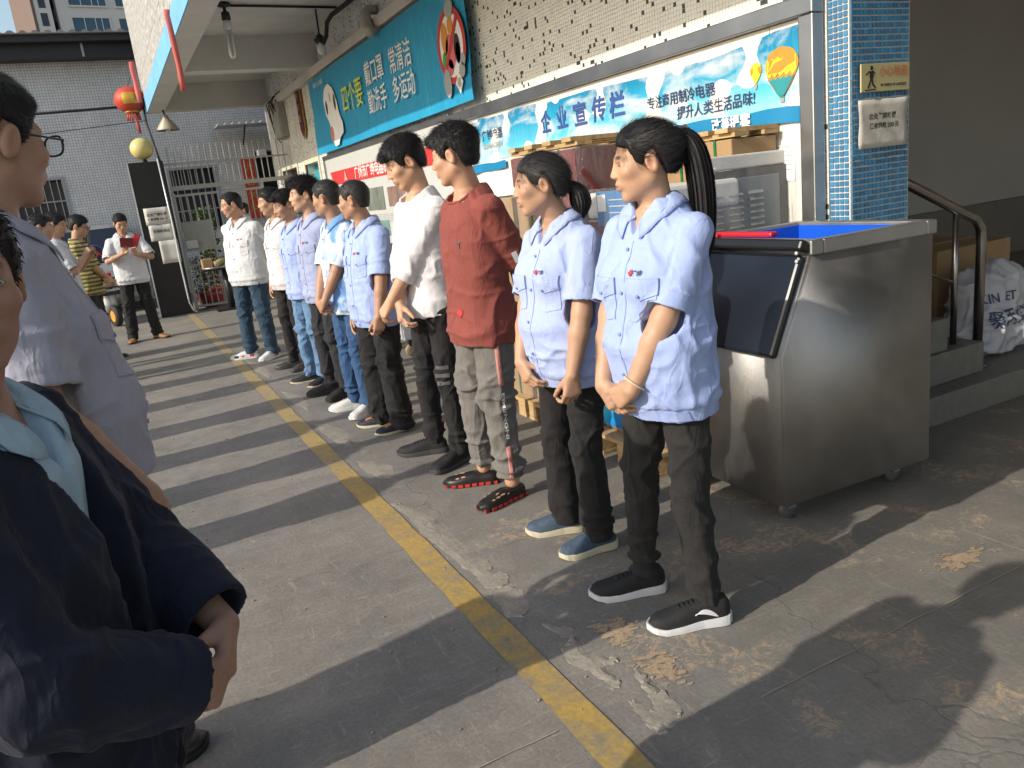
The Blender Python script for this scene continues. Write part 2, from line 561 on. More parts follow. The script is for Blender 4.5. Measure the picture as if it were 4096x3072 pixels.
def add_strands(V, Q, N, HR, hc, sc, ho, ns, sd):
    rs = np.random.RandomState(sd)
    R = np.array(HR)
    Nw = N @ R.T
    L = (V - hc) @ R/sc
    ix = rs.randint(0, len(V), ns)
    ix = ix[(L[ix, 2] > ho.get('smin', -.08)) | (rs.rand(len(ix)) < .3)]
    p = V[ix]; n = Nw[ix]; l = L[ix]
    # combing field in head frame: away from the crown
    crown = np.array(ho.get('crown', (0.01, .05, .11)))
    c = l - crown
    mode = ho.get('comb', 'down')
    if mode == 'back': c = np.tile(np.array(ho.get('to', (0, .10, .04))), (len(l), 1)) - l
    c = c/np.maximum(np.linalg.norm(c, axis=1, keepdims=True), 1e-6)
    c = (c + rs.randn(len(l), 3)*ho.get('rand', .25)) @ R.T
    t = c - n*(c*n).sum(1, keepdims=True)
    t /= np.maximum(np.linalg.norm(t, axis=1, keepdims=True), 1e-6)
    ln = ho.get('len', .022)*sc*(.5 + rs.rand(len(l), 1))
    zt = sstep(l[:, 2], .03, .10)[:, None]
    ln = ln*(ho.get('lside', .5) + (1-ho.get('lside', .5))*zt)
    lift = ho.get('lift', .35)*(.4 + .9*rs.rand(len(l), 1))
    a = p - n*.003*sc
    b = p + (t*.5 + n*lift*.5)*ln
    e = p + (t*1.0 + n*lift*.62)*ln
    sd_ = np.cross(t, n)
    w = ho.get('sw', .0016)*sc
    vs = np.concatenate([a - sd_*w, a + sd_*w, b + sd_*w*.8, b - sd_*w*.8, e + sd_*w*.15, e - sd_*w*.15, b + n*w*.9])
    m = len(p); o = len(V)
    I = np.arange(m) + o
    q1 = np.stack([I, I+m, I+2*m, I+3*m], 1); q2 = np.stack([I+3*m, I+2*m, I+4*m, I+5*m], 1)
    q3 = np.stack([I+3*m, I+6*m, I+4*m, I+5*m], 1); q4 = np.stack([I+6*m, I+2*m, I+4*m, I+5*m], 1)
    return np.concatenate([V, vs.astype(np.float32)]), np.concatenate([Q, q1, q2, q3[:0], q4[:0]]).astype(np.int32)

class Ctx: pass

def build_person(P):
    """P: dict of parameters. Local frame: forward -Y, left +X, feet on z = 0."""
    rnd = random.Random(P.get('seed', 1))
    s = P['H']/1.70
    w = P.get('w', 1.0)
    dx = P.get('dx', 0.006)
    sd = P.get('seed', 1)*17
    root = empty('person', (P['x'], P['y'], 0), P['yaw'])
    tag(root, P['label'], 'person', P.get('group'))
    C = Ctx(); C.root = root; C.s = s; C.w = w
    sv = lambda x, y, z: np.array((x*s, y*s, z*s))
    sway = P.get('sway', 0.0)
    hc = sv(P.get('hx', 0) + sway*0.6, -0.010 + P.get('hy', 0), 1.582 + P.get('hz', 0))
    HR = Euler((math.radians(P.get('hpitch', 0)), math.radians(P.get('hroll', 0)), math.radians(P.get('hyaw', 0)))).to_matrix()
    HR = Matrix.Rotation(math.radians(P.get('hyaw', 0)), 3, 'Z') @ Matrix.Rotation(math.radians(P.get('hpitch', 0)), 3, 'X') @ Matrix.Rotation(math.radians(P.get('hroll', 0)), 3, 'Y')
    C.HR, C.hc = HR, hc
    sh = P.get('shz', 0.0)
    Sh = {1: sv(.163*w + sway*.5, .014, 1.338 + sh), -1: sv(-.163*w + sway*.5, .014, 1.338 + sh)}
    arms = {}
    for side, key in ((1, 'L'), (-1, 'R')):
        A = P['arm'+key]
        Wt = sv(*A['w'])
        E, Wr = ik(Sh[side], Wt, .285*s, .245*s, A.get('pole', (side*0.6, 0.9, -0.2)))
        arms[side] = (Sh[side], E, Wr, A)
    C.arms = arms
    feet = {1: P.get('footL', (.11, 0.0, 8)), -1: P.get('footR', (-.11, 0.0, -8))}
    C.feet = feet
    hip = {q: sv(q*.086*w + sway, .010, .87) for q in (1, -1)}
    knee = {}; ank = {}
    for q in (1, -1):
        ank[q] = sv(feet[q][0], feet[q][1] + .02, .085)
        kb = P.get('knee', 0.025)
        knee[q] = (hip[q] + ank[q])/2 + sv(0, -kb, .015)
    # ---------------- body: head, neck, trunk, arms with hands, legs in one surface
    zs = []
    z = -0.01
    hz = hc[2]
    hands_z = [(min(arms[q][2][2], arms[q][1][2]) - .20*s, arms[q][2][2] + .06) for q in (1, -1)]
    fine = P.get('dxf', dx*0.65)
    while z < 1.80*s:
        f = (hz - .16*s < z < hz + .15*s) or any(a < z < b for a, b in hands_z)
        zs.append(z); z += fine if f else dx*1.6
    pts = np.array([arms[q][i] for q in (1, -1) for i in range(3)] + [hc])
    lo = np.minimum(pts.min(0) - .14*s, (-.25, -.2, 0)); hi = np.maximum(pts.max(0) + .14*s, (.25, .2, 0))
    dxy = P.get('dxy', dx*0.75)
    g = Grid(lo, hi, dxy, np.array(zs))
    tz = [.82, .95, 1.05, 1.15, 1.27, 1.35, 1.41]
    wo = w*0.92
    g.stack([q*s for q in tz], [sway*s*(1-.5*(q-.82)/.6) for q in tz], [.015*s]*7, [q*s*wo for q in (.135, .14, .128, .135, .145, .115, .06)],
            [q*s for q in (.085, .09, .085, .09, .095, .08, .06)], 0.02)
    nb = sv(sway*.5, .022, 1.40)
    g.cone(nb, hc + np.array(HR @ Vector((0, .018*s, -.055*s))), .060*s*P.get('neck', 1), .053*s*P.get('neck', 1), .03)
    for q in (1, -1):
        S_, E_, W_, A = arms[q]
        aw = P.get('armw', 1.0)
        g.cone(S_ + np.array((-q*.012, 0, -.014))*s, E_, .038*s*aw, .040*s*aw, .02)
        m = E_ + (W_ - E_)*0.35
        g.cone(E_, m, .038*s*aw, .040*s*aw, .012)
        g.cone(m, W_, .039*s*aw, .026*s*aw, .012)
        u = A.get('u'); 
        if u is None: u = unit(W_ - E_)
        hand(g, W_, u, A.get('t', (0, -1, 0)), q, s*P.get('hs', 1.0), A.get('curl', (22, 34, 24)), A.get('thumb', 0.35), A.get('spread', 0.12))
        g.cone(hip[q], knee[q], .060*s, .045*s, .02)
        g.cone(knee[q], ank[q], .045*s, .035*s, .02)
    # head
    m = .16*s
    si = g.sub(hc - m, hc + m)
    X, Y, Z = g.pts(si)
    x, y, zz = (X - hc[0])/s, (Y - hc[1])/s, (Z - hc[2])/s
    hs = P.get('headscale', 1.0)
    R = HR
    lx = (R[0][0]*x + R[1][0]*y + R[2][0]*zz)/hs; ly = (R[0][1]*x + R[1][1]*y + R[2][1]*zz)/hs; lz = (R[0][2]*x + R[1][2]*y + R[2][2]*zz)/hs
    hd = head_field(lx, ly, lz, P.get('sex', 'm'), P.get('ear', 1.0), P.get('nose', 1.0), P.get('jaw', 1.0), P.get('cheek', 1.0))*s*hs
    g.D[si] = smin(g.D[si], hd.astype(np.float32), 0.022*s)
    V, Q = g.mesh()
    V = relax(V, Q, 1, 0.35)
    # skin colour from the features themselves
    L = (V - hc) @ np.array(HR)/s/hs
    skin = np.array(P.get('skin', (0.46, 0.27, 0.175)))
    col = np.tile(skin, (len(V), 1))
    col *= (1 + 0.05*vnoise(V*22, sd) + 0.05*vnoise(V*60, sd+1))[:, None]
    onhead = np.abs(L).max(1) < .15
    def blob(c, r): 
        e = ((np.abs(L[:, 0]) - c[0])/r[0])**2 + ((L[:, 1]-c[1])/r[1])**2 + ((L[:, 2]-c[2])/r[2])**2
        return np.where(onhead, np.exp(-e*e), 0)[:, None]
    def tint(wt, c): 
        nonlocal col
        col = col*(1-wt) + (skin*np.array(c))*wt
    tint(blob((0, -.094, -.061), (.021, .02, .0095))*.5, P.get('lip', (.80, .50, .50)))
    tint(blob((0, -.094, -.0612), (.022, .02, .0022))*.8, (.35, .22, .22))
    tint(blob((.042, -.06, -.022), (.028, .03, .022))*.30, (1.05, .84, .80))
    tint(blob((.079, .016, -.006), (.018, .022, .034))*.35, (1.05, .78, .72))
    tint(blob((.031, -.085, .0105), (.018, .02, .0032))*.75, (.22, .18, .18))
    if P.get('sex', 'm') == 'm':
        tint(blob((.0, -.075, -.085), (.052, .05, .028))*.22, (.72, .72, .76))
        tint(blob((.0, -.092, -.047), (.022, .02, .006))*.30, (.62, .62, .66))
    bw = blob((.0305, -.0745, .0265), (.0185, .03, P.get('brow', .0052)))
    tint(bw*.95, (.08, .08, .085))
    kn = vnoise(V*140, sd+3)[:, None]*0.03
    col = np.clip(col*(1+kn), 0.003, 1)
    me = np_mesh(V, Q)
    ca = me.color_attributes.new('Col', 'FLOAT_COLOR', 'POINT')
    ca.data.foreach_set('color', np.concatenate([col, np.ones((len(V), 1))], 1).astype(np.float32).ravel())
    C.body = link('body', me, root, MATS['skin'], True)
    C.bodyV = V
    # ---------------- eyes
    if P.get('eyes', True):
        for q in (1, -1):
            mb = MB()
            prof = []
            n = 10
            vs = []; fs = []
            for i in range(7):
                for j in range(12):
                    r = i/6*1.0; a = 2*math.pi*j/12
                    ex = math.cos(a)*r*.0145; ez = math.sin(a)*r*(.0056 if math.sin(a) > 0 else .0044)
                    vs.append(Vector((q*.031 + ex, -.0806 - .0046*math.sqrt(max(0, 1-r*r*.9)) + abs(q*.031+ex)*.07, .0035 + ez)))
            for i in range(6):
                for j in range(12):
                    fs.append((i*12+j, i*12+(j+1) % 12, (i+1)*12+(j+1) % 12, (i+1)*12+j))
            M = lambda p: (HR @ (p*s*hs)) + Vector(hc)
            me = raw([M(p) for p in vs], fs)
            ca = me.color_attributes.new('Col', 'FLOAT_COLOR', 'POINT')
            cs = []
            for i in range(7):
                for j in range(12):
                    c = (.015, .010, .008) if i <= 3 else ((.36, .32, .29) if i < 6 else (.03, .02, .018))
                    cs += [c[0], c[1], c[2], 1]
            ca.data.foreach_set('color', cs)
            link('eye', me, C.body, MATS['eye'], True)
    # ---------------- hair
    ho = P.get('hair')
    if ho is not None:
        hd_ = ho.get('dx', max(0.0035, dx*0.6))
        gh = Grid((-.13, -.16, -.12), (.13, .16, .18), hd_)
        X, Y, Z = gh.pts((slice(None),)*3)
        gh.D[:] = hair_field(X, Y, Z, ho)
        for (a, b, ra, rb, k) in ho.get('cones', []): gh.cone(a, b, ra, rb, k)
        V, Q = gh.mesh()
        N = vnormals(V, Q)
        am = ho.get('mess', 0.004)
        st = V*np.array(ho.get('strand', (60, 14, 30)))
        dsp = am*(vnoise(st, sd+9)*.7 + vnoise(st*2.3, sd+10)*.4) + am*ho.get('tuft', 1.0)*np.maximum(0, vnoise(V*34, sd+11))*sstep(V[:, 2], .02, .09)
        V = V + N*dsp[:, None]
        V = (V*s*hs) @ np.array(HR).T + hc
        ns = ho.get('n', 0)
        if ns:
            V, Q = add_strands(V, Q, N, HR, hc, s*hs, ho, ns, sd)
        h = link('hair', np_mesh(V, Q), C.body, MATS[ho.get('mat', 'hair')], True)
        C.hair = h
        if ho.get('wisps'):
            rs = np.random.RandomState(sd+77); wv = []; wf = []
            for i in range(ho['wisps']):
                x0 = rs.uniform(-.055, .055); sg_ = 1 if x0 > 0 else -1
                y0 = -.078 + abs(x0)*.55; z0 = .066 - abs(x0)*.25; ln_ = rs.uniform(.03, .085); w_ = rs.uniform(.0004, .0009)
                sx_ = rs.uniform(-.006, .012)*sg_; fy = rs.uniform(.010, .022)
                for k in range(6):
                    t = k/5
                    p = Vector((x0 + sx_*t*2 + sg_*.012*t*t, y0 - fy*math.sin(t*2.2), z0 + .010*math.sin(t*3.1) - ln_*t*t))
                    for e in (-1, 1): wv.append(tuple(np.array(HR @ Vector((p.x + e*w_*(1-t*.8), p.y, p.z)))*s*hs + hc))
                    if k: b0 = len(wv) - 4; wf.append((b0, b0+1, b0+3, b0+2))
            link('loose_hair', raw(wv, wf), C.body, MATS[ho.get('mat', 'hair')], True)
        for tl in ho.get('tails', []):
            # ponytail: lofted lock of hair, points given in head frame or body frame
            pts = [np.array(HR @ Vector(p))*s*hs + hc if not tl.get('world') else np.array(p)*s for p in tl['pts']]
            mb = MB(); seg = 20
            n = len(pts); fine_p = []; fr = []
            for i in range((n-1)*6+1):
                t = i/6; a = min(int(t), n-2); f = t-a
                p0 = pts[max(a-1, 0)]; p1 = pts[a]; p2 = pts[a+1]; p3 = pts[min(a+2, n-1)]
                p = .5*((2*p1)+(-p0+p2)*f+(2*p0-5*p1+4*p2-p3)*f*f+(-p0+3*p1-3*p2+p3)*f**3)
                fine_p.append(p); fr.append((tl['r'][a]*(1-f)+tl['r'][a+1]*f)*s)
            mb.tube([tuple(p) for p in fine_p], fr, seg)
            me = raw(mb.v, mb.f)
            for i, v in enumerate(me.vertices):
                k = i % seg; row = i//seg
                if row < len(fine_p):
                    c0 = Vector(fine_p[row]); d = v.co - c0
                    f = 1 + .05*math.sin(k*2.51+sd) * (0.4+row/len(fine_p)) + .03*math.sin(k*7.1 + row*.1)
                    v.co = c0 + d*f
            V2 = np.array([v.co for v in me.vertices], np.float32); nr = len(fine_p)
            rs = np.random.RandomState(sd+5); q2 = []; v2 = []
            for _ in range(tl.get('n', 1600)):
                k = rs.randint(seg); r0 = rs.randint(0, max(1, nr-10)); ln_ = rs.randint(7, 16); off = 1 + .16*rs.rand()
                ww = .0008*s
                for step in range(0, ln_+1, 3):
                    rr = min(r0+step, nr-1)
                    c0 = fine_p[rr]; p = c0 + (V2[rr*seg+k]-c0)*(off + .10*rs.rand()*step/10) - np.array((0, 0, max(0, r0+step-nr+1)*.006))
                    sd2 = V2[rr*seg+(k+1) % seg]-V2[rr*seg+k]; sd2 = sd2/max(np.linalg.norm(sd2), 1e-6)*ww
                    v2 += [p - sd2, p + sd2]
                    if step: q2.append((len(v2)-4, len(v2)-3, len(v2)-1, len(v2)-2))
            bm_f = [tuple(p.vertices) for p in me.polygons]
            me = raw([tuple(v) for v in V2] + [tuple(map(float, v)) for v in v2], bm_f + [tuple(i + len(V2) for i in q) for q in q2])
            link('ponytail', me, C.body, MATS[ho.get('mat', 'hair')], True)
    # ---------------- garments
    C.Sh, C.hip, C.knee, C.ank, C.sway, C.sv, C.sd, C.dx = Sh, hip, knee, ank, sway, sv, sd, dx
    C.P = P
    P['top'](C)
    P['legs'](C)
    P['shoes'](C)
    if P.get('glasses'): glasses(C)
    return C

def make_shirt(C, m, hem=.76, sleeve=.78, long=None, collar=True, v=1.335, belly=0.0, bust=0.0, loose=0.0, band=True, wrinkle=1.0,
               pockets=True, buttons=True, name='shirt', sleeve_r=1.0, logo=False, tab=False, flare=0.0, shoulder=1.0, pocketR=True, open_front=0.0):
    P, s, w, dx = C.P, C.s, C.w, C.dx
    C.hem = hem
    sway = C.sway; sd = C.sd
    d = dx*0.95
    zt = [hem - .04, hem, hem + .06, .90, 1.00, 1.10, 1.20, 1.30, 1.368, 1.405, 1.445]
    l = loose
    a = [(.180+flare), (.180+flare), .180+flare*.6+l, .175+l, .170+l, .170+l, .172+l, .166+l*.5, .150, .120, .080]
    b = [.138+flare, .138+flare, .138+flare*.5+l, .130+l, .126+l, .126+l, .130+l, .120, .100, .084, .066]
    cy = [.008, .008, .006, .004, .004, .004, .006, .012, .016, .020, .024]
    if belly:
        for i, q in enumerate(zt):
            e = math.exp(-((q-.98)/.13)**2)
            b[i] += belly*e*.5; cy[i] -= belly*e*.5
            a[i] += belly*.3*e
    k = lambda arr: [q*s for q in arr]
    aw = [q*s*w for q in a]
    cx = [sway*s*(1-.5*min(1, max(0, (q-.82)/.6))) for q in zt]
    pts = np.array([C.arms[q][i] for q in (1, -1) for i in range(3 if long else 2)])
    lo = np.minimum(pts.min(0) - .10*s, (-.26*w*s, -.24*s - belly, (hem-.03)*s)); hi = np.maximum(pts.max(0) + .10*s, (.26*w*s, .22*s, 1.47*s))
    lo[2] = (hem - .03)*s if not long else min(lo[2], (hem-.03)*s)
    g = Grid(lo, hi, d)
    g.stack(k(zt), cx, k(cy), aw, k(b), .03, p=2.25)
    if bust:
        for q in (1, -1):
            g.ell(C.sv(q*.075*w + sway*.4, -.088, 1.205), (.072*s, (.055+bust)*s, .075*s), .05)
    for q in (1, -1):
        S_, E_, W_, A = C.arms[q]
        g.ell(S_ + np.array((-q*.010, 0.002, .000))*s, (.052*s*shoulder, .064*s, .042*s), .026)
        if long is None:
            end = S_ + (E_ - S_)*sleeve; n = unit(E_ - S_)
            r0, r1 = .055*s*sleeve_r, .068*s*sleeve_r
            g.cone(S_ + np.array((-q*.002, 0, -.004))*s, end + n*.03, r0, r1, .016, cut=(end, n))
        else:
            end = E_ + (W_ - E_)*long; n = unit(W_ - E_)
            g.cone(S_ + np.array((-q*.002, 0, -.004))*s, E_, .056*s*sleeve_r, .056*s*sleeve_r, .016)
            g.cone(E_, end + n*.03, .058*s*sleeve_r, .050*s*sleeve_r, .012, cut=(end, n))
    # openings
    for q in (1, -1):
        S_, E_, W_, A = C.arms[q]
        if long is None:
            end = S_ + (E_ - S_)*sleeve; n = unit(E_ - S_); r = .068*s*sleeve_r
        else:
            end = E_ + (W_ - E_)*long; n = unit(W_ - E_); r = .050*s*sleeve_r
        g.cone(end - n*.03, end + n*.05, r-.013, r-.009, .004, op='s')
    g.stack(k(zt), cx, k(cy), aw, k(b), .004, op='s', p=2.25, z0=(hem-.1)*s, z1=(hem+.035)*s, grow=-.016)
    si = slice(None)
    X, Y, Z = g.pts((si, si, si))
    if not long:
        g.D = np.maximum(g.D, hem*s - Z)
    else:
        tor = (np.abs(X) < .20*s*w) & (Z < (hem+.3)*s)
        g.D = np.where(tor, np.maximum(g.D, hem*s - Z), g.D)
    nb = C.sv(sway*.5, .022, 1.37); hc = C.hc
    top = nb + (hc - nb)*0.9
    g.cone(nb, top, .064*s*P.get('neck', 1), .064*s*P.get('neck', 1), .006, op='s')
    if collar:
        zv = v*s
        wd = np.abs(X - sway*s*.5) - np.clip((Z - zv)*.48, -.05, .1)
        wd = np.maximum(wd, Y + .01)
        g.D = smax(g.D, -wd.astype(np.float32), .004)
    else:
        wd = (np.sqrt((X-sway*s*.5)**2*0.9 + (Y+.02*s)**2) - .082*s)
        wd = np.maximum(wd, (1.375*s) - Z)
        g.D = smax(g.D, -wd.astype(np.float32), .006)
    if open_front:
        wd = np.abs(X - .012*s) - s*(open_front + np.clip(Z/s - .92, 0, 1)*.115)
        wd = np.maximum(np.maximum(wd, Y + .02), -.205*s - Y)
        g.D = smax(g.D, -wd.astype(np.float32), .004)
    V, Q = g.mesh()
    N = vnormals(V, Q)
    wr = wrinkle
    Pn = V/s
    low = sstep(1.25 - Pn[:, 2], 0, .35)
    wp = Pn + np.stack([vnoise(Pn*5, sd+60), vnoise(Pn*5, sd+61), vnoise(Pn*5, sd+62)], 1)*.045
    sg = np.sign(Pn[:, 0] + 1e-6)[:, None]
    diag = np.stack([wp[:, 0]*1.0 + sg[:, 0]*wp[:, 2]*.75, wp[:, 1], wp[:, 2] - sg[:, 0]*wp[:, 0]*.75], 1)
    arm = sstep(np.abs(Pn[:, 0]), .17*w, .21*w)
    dsp = .0055*vnoise(wp*np.array((7, 7, 1.8)), sd+20)*(.25+low) + .0040*wr*crease(diag*np.array((10, 10, 3.2)), sd+21)*(.6+.4*low) + \
        .0036*wr*crease(wp*np.array((5, 5, 12)), sd+22)*(.1+low*.7+arm*.5) + .0018*wr*crease(wp*np.array((16, 16, 9)), sd+24) + .0010*vnoise(Pn*45, sd+23)
    if band:
        bz = hem + .048
        dsp += np.where(Pn[:, 2] < bz, -.004, .005*np.exp(-((Pn[:, 2]-bz-.02)/.02)**2)*(1+.8*vnoise(Pn*np.array((40, 40, 6)), sd+30))) * (np.abs(Pn[:, 0]) < .23)
        dsp *= np.where(Pn[:, 2] < bz, .55, 1)
    for q in (1, -1):
        S_, E_, W_, A = C.arms[q]
        if long is None: end, n = S_ + (E_ - S_)*sleeve, unit(E_ - S_)
        else: end, n = E_ + (W_ - E_)*long, unit(W_ - E_)
        dd = (V - end) @ n
        onarm = (np.sign(V[:, 0]) == q) & (np.linalg.norm(V - end - dd[:, None]*n, axis=1) < .085*s) & (dd < .01)
        dsp = np.where(onarm & (dd > -.045), dsp*.25, dsp) - np.where(onarm, .0010*np.exp(-((dd + .026)/.0045)**2), 0)
        dsp = dsp - .0030*np.exp(-((V[:, 0]*q/s - .158*w)/.005)**2)*(Pn[:, 2] > 1.22)
    V = V + N*(dsp*s)[:, None]
    V = relax(V, Q, 1, 0.15)
    me = np_mesh(V, Q)
    o = link(name, me, C.root, m, True)
    C.shirt = o
    tri = [tuple(map(int, q)) for q in Q]
    bvh = BVHTree.FromPolygons([tuple(map(float, p)) for p in V], tri)
    C.bvh = bvh
    def proj(x, z, off):
        h = bvh.ray_cast(Vector((x, -.8, z)), Vector((0, 1, 0)))
        if h[0] is None: return None
        return h[0] + Vector((0, -1, 0))*off*.6 + h[1].normalized()*off*.6*(1 if h[1].y < 0 else -1)
    C.proj = proj
    def patch(nm, outline_fn, nx, nz, off=.0035, parent=o, mt=m):
        vs = []; ok = True
        for i in range(nx+1):
            for j in range(nz+1):
                x, z = outline_fn(i/nx, j/nz)
                p = proj(x, z, off)
                if p is None: return None
                vs.append(p)
        n = len(vs)
        vs += [p + Vector((0, .006, 0)) for p in vs]
        fs = []
        for i in range(nx):
            for j in range(nz):
                q = (i*(nz+1)+j, (i+1)*(nz+1)+j, (i+1)*(nz+1)+j+1, i*(nz+1)+j+1)
                fs.append(q)
        ed = [(i*(nz+1)) for i in range(nx+1)]
        per = [i*(nz+1) for i in range(nx+1)] + [nx*(nz+1)+j for j in range(1, nz+1)] + [i*(nz+1)+nz for i in range(nx-1, -1, -1)] + [j for j in range(nz-1, 0, -1)]
        for q in range(len(per)):
            r = (q+1) % len(per)
            fs.append((per[q], per[q]+n, per[r]+n, per[r]))
        return link(nm, raw(vs, fs), parent, mt, False)
    C.patch = patch
    cx0 = sway*s*.6
    if buttons:
        patch('placket', lambda a_, b_: (cx0 + (-.016 + .032*a_)*s, (hem + .004 + (v - hem - .02)*b_)*s), 2, 26, .0022)
        nbt = 5
        for i in range(nbt):
            z = (hem + .03 + (v - hem - .07)*i/(nbt-1))*s
            p = proj(cx0, z, .006)
            if p is not None:
                mb = MB().lathe([(.0, -.0015), (.0058*s, -.0015), (.0058*s, .0012), (.004*s, .0016), (.0, .0010)], (0, 0, 0), 10)
                mb.xf(Matrix.Translation(p) @ Matrix.Rotation(math.pi/2, 4, 'X'))
                mb.build('button', MATS['button_blue'], o, True)
    if pockets:
        for q in ((1, -1) if pocketR else (1,)):
            xc = (q*.086*w)*s + sway*s*.4
            pw = .056*s
            bz, tz = 1.085*s, 1.195*s
            patch('pocket', lambda a_, b_: (xc + (-1 + 2*a_)*pw, bz + (tz-bz)*b_ - (1-b_)*.010*s*(1-abs(2*a_-1))), 8, 8, .0030)
            patch('pocket_flap', lambda a_, b_: (xc + (-1 + 2*a_)*pw*1.06, tz - .028*s + .050*s*b_ - (1-b_)*.016*s*(1-abs(2*a_-1))), 8, 5, .0062)
            p = proj(xc, tz - .030*s, .010)
            if p is not None:
                mb = MB().lathe([(.0, -.0015), (.005*s, -.0015), (.005*s, .0014), (.0, .0014)], (0, 0, 0), 10)
                mb.xf(Matrix.Translation(p) @ Matrix.Rotation(math.pi/2, 4, 'X'))
                mb.build('button', MATS['button_blue'], o, True)
    if logo:
        xc = (.070*w)*s + sway*s*.4; z0 = 1.232*s
        for txt, sz, ox, mt in (('◆', .020, -.020, 'logo_red'), ('广绅', .017, .010, 'logo_dark')):
            me2 = text_mesh(txt, sz*s*1.15, 0, .0003)
            good = True
            for vv in me2.vertices:
                p = proj(xc + ox*s + vv.co.x, z0 + vv.co.y, .0042)
                if p is None: good = False; break
                vv.co = p
            if good: link('embroidered_logo', me2, o, MATS[mt])
    if collar:
        make_collar(C, m, v)
    elif P.get('rib', True):
        # ribbed neckband
        pts_ = []
        for i in range(25):
            an = 2*math.pi*i/24
            x = math.sin(an)*.081*s + sway*s*.5; y = -.018*s - math.cos(an)*.078*s
            z = 1.40*s + .012*s*(y/(.08*s)) + .012*s*abs(math.sin(an))
            h = bvh.find_nearest(Vector((x, y, z)))
            p = h[0] + h[1]*.001 if h[0] is not None else Vector((x, y, z))
            pts_.append(p)
        MB().tube(pts_, .0065*s, 8, False).build('neckband', m, o, True)
    if tab:
        patch('waist_tab', lambda a_, b_: ((.115 + .055*a_)*s*w, (hem + .008 + .034*b_)*s), 5, 3, .004)
    return o

def make_collar(C, m, v):
    s = C.s; P = C.P
    nb = Vector(C.sv(C.sway*.5, .022, 1.43))
    NT, NR = 34, 5
    nk = P.get('neck', 1)
    rows = []
    for i in range(NT+1):
        t = -1 + 2*i/NT
        an = t*math.radians(162)
        at = abs(t)
        front = sstep(np.array([at]), .45, 1.0)[0]
        dirv = Vector((math.sin(an), math.cos(an), 0))
        # inner fold line runs round the neck, dropping to the front
        ri = (.067 + .006*front)*s*nk
        zi = (.030 - .060*front)*s
        pi = nb + Vector((dirv.x*ri, dirv.y*ri*1.05, zi))
        # outer edge
        ro = (.105 + .012*front + (.030 if at > .9 else 0)*((at-.9)/.1))*s*nk
        zo = (-.012 - .085*front)*s
        po = nb + Vector((dirv.x*ro, dirv.y*ro*1.0, zo))
        row = []
        for j in range(NR+1):
            f = j/NR
            p = pi.lerp(po, f) + Vector((0, 0, .007*s*math.sin(f*math.pi)*(1-.4*front)))
            h = C.bvh.find_nearest(p)
            if h[0] is not None and j > 0:
                dv = p - h[0]
                dist = dv.dot(h[1])
                if dist < .005*s: p = h[0] + h[1]*(.005*s)
                elif f > .3: p = p.lerp(h[0] + h[1]*.005*s, min(1, (f-.3)*1.7))
            row.append(p)
        rows.append(row)
    vs = [p for r in rows for p in r]
    n = len(vs); w_ = NR+1
    fs = [(i*w_+j, (i+1)*w_+j, (i+1)*w_+j+1, i*w_+j+1) for i in range(NT) for j in range(NR)]
    me = raw(vs, fs)
    o = link('collar', me, C.shirt, m, True)
    sol = o.modifiers.new('s', 'SOLIDIFY'); sol.thickness = .0028*s; sol.offset = 1
    return o

def make_trousers(C, m, cuff=.035, thigh=1.0, kneew=1.0, hemw=1.0, rise=1.0, wrinkle=1.0, name='trousers', gather=0.0, stack_=1.0):
    P, s, w, dx, sd = C.P, C.s, C.w, C.dx, C.sd
    g = Grid((-.34*s*w, -.30*s, cuff*s - .03), (.34*s*w, .30*s, 1.03*s), dx*1.0)
    zt = [.78, .84, .90, .96, 1.02]
    sw = C.sway*s
    g.stack([q*s for q in zt], [sw]*5, [.012*s]*5, [q*s*w for q in (.165, .172, .170, .160, .152)], [q*s for q in (.112, .122, .120, .112, .108)], .03)
    for q in (1, -1):
        h, k_, a = C.hip[q], C.knee[q], C.ank[q]
        g.ell(h + np.array((0, .034, -.01))*s, (.085*s*w, .078*s, .09*s), .03)
        g.cone(h + np.array((0, 0, -.03))*s, k_, .094*s*thigh*w**.5, .066*s*kneew, .022)
        bot = a + (a - k_)*.25; bot[2] = min(bot[2], cuff*s - .02)
        g.cone(k_, bot, .066*s*kneew, .058*s*hemw, .015)
        if gather:
            e = a + np.array((0, 0, .05))*s
            g.ell(e + np.array((0, 0, .035))*s, (.066*s*hemw*gather, .066*s*hemw*gather, .05*s), .02)
    X, Y, Z = g.pts((slice(None),)*3)
    g.D = np.maximum(g.D, cuff*s - Z)
    V, Q = g.mesh()
    N = vnormals(V, Q)
    Pn = V/s
    z = Pn[:, 2]
    an = np.exp(-((z - cuff - .06)/.10)**2)*stack_; kn = np.exp(-((z-.50)/.10)**2); cr = np.exp(-((z-.80)/.08)**2)
    wp = Pn + np.stack([vnoise(Pn*6, sd+60), vnoise(Pn*6, sd+61), vnoise(Pn*6, sd+62)], 1)*.035
    dg = wp @ np.array(((1, 0, .8), (0, 1, .5), (-.8, -.5, 1))).T
    dsp = .006*vnoise(wp*np.array((9, 9, 2.6)), sd+40) + wrinkle*((.011*an + .0065*kn)*crease(wp*np.array((6, 6, 19)), sd+41)
          + .0060*(cr + kn*.7 + .25)*crease(dg*np.array((8, 8, 9)), sd+42) + .003*crease(wp*np.array((14, 14, 7)), sd+44)) + .0010*vnoise(Pn*40, sd+43)
    dsp = dsp - .020*sstep(z, getattr(C, 'hem', 9) + .02, getattr(C, 'hem', 9) + .10)
    V = V + N*(dsp*s)[:, None]
    V = relax(V, Q, 1, .15)
    o = link(name, np_mesh(V, Q), C.root, m, True)
    C.trousers = o
    C.tV, C.tQ = V, Q
    return o

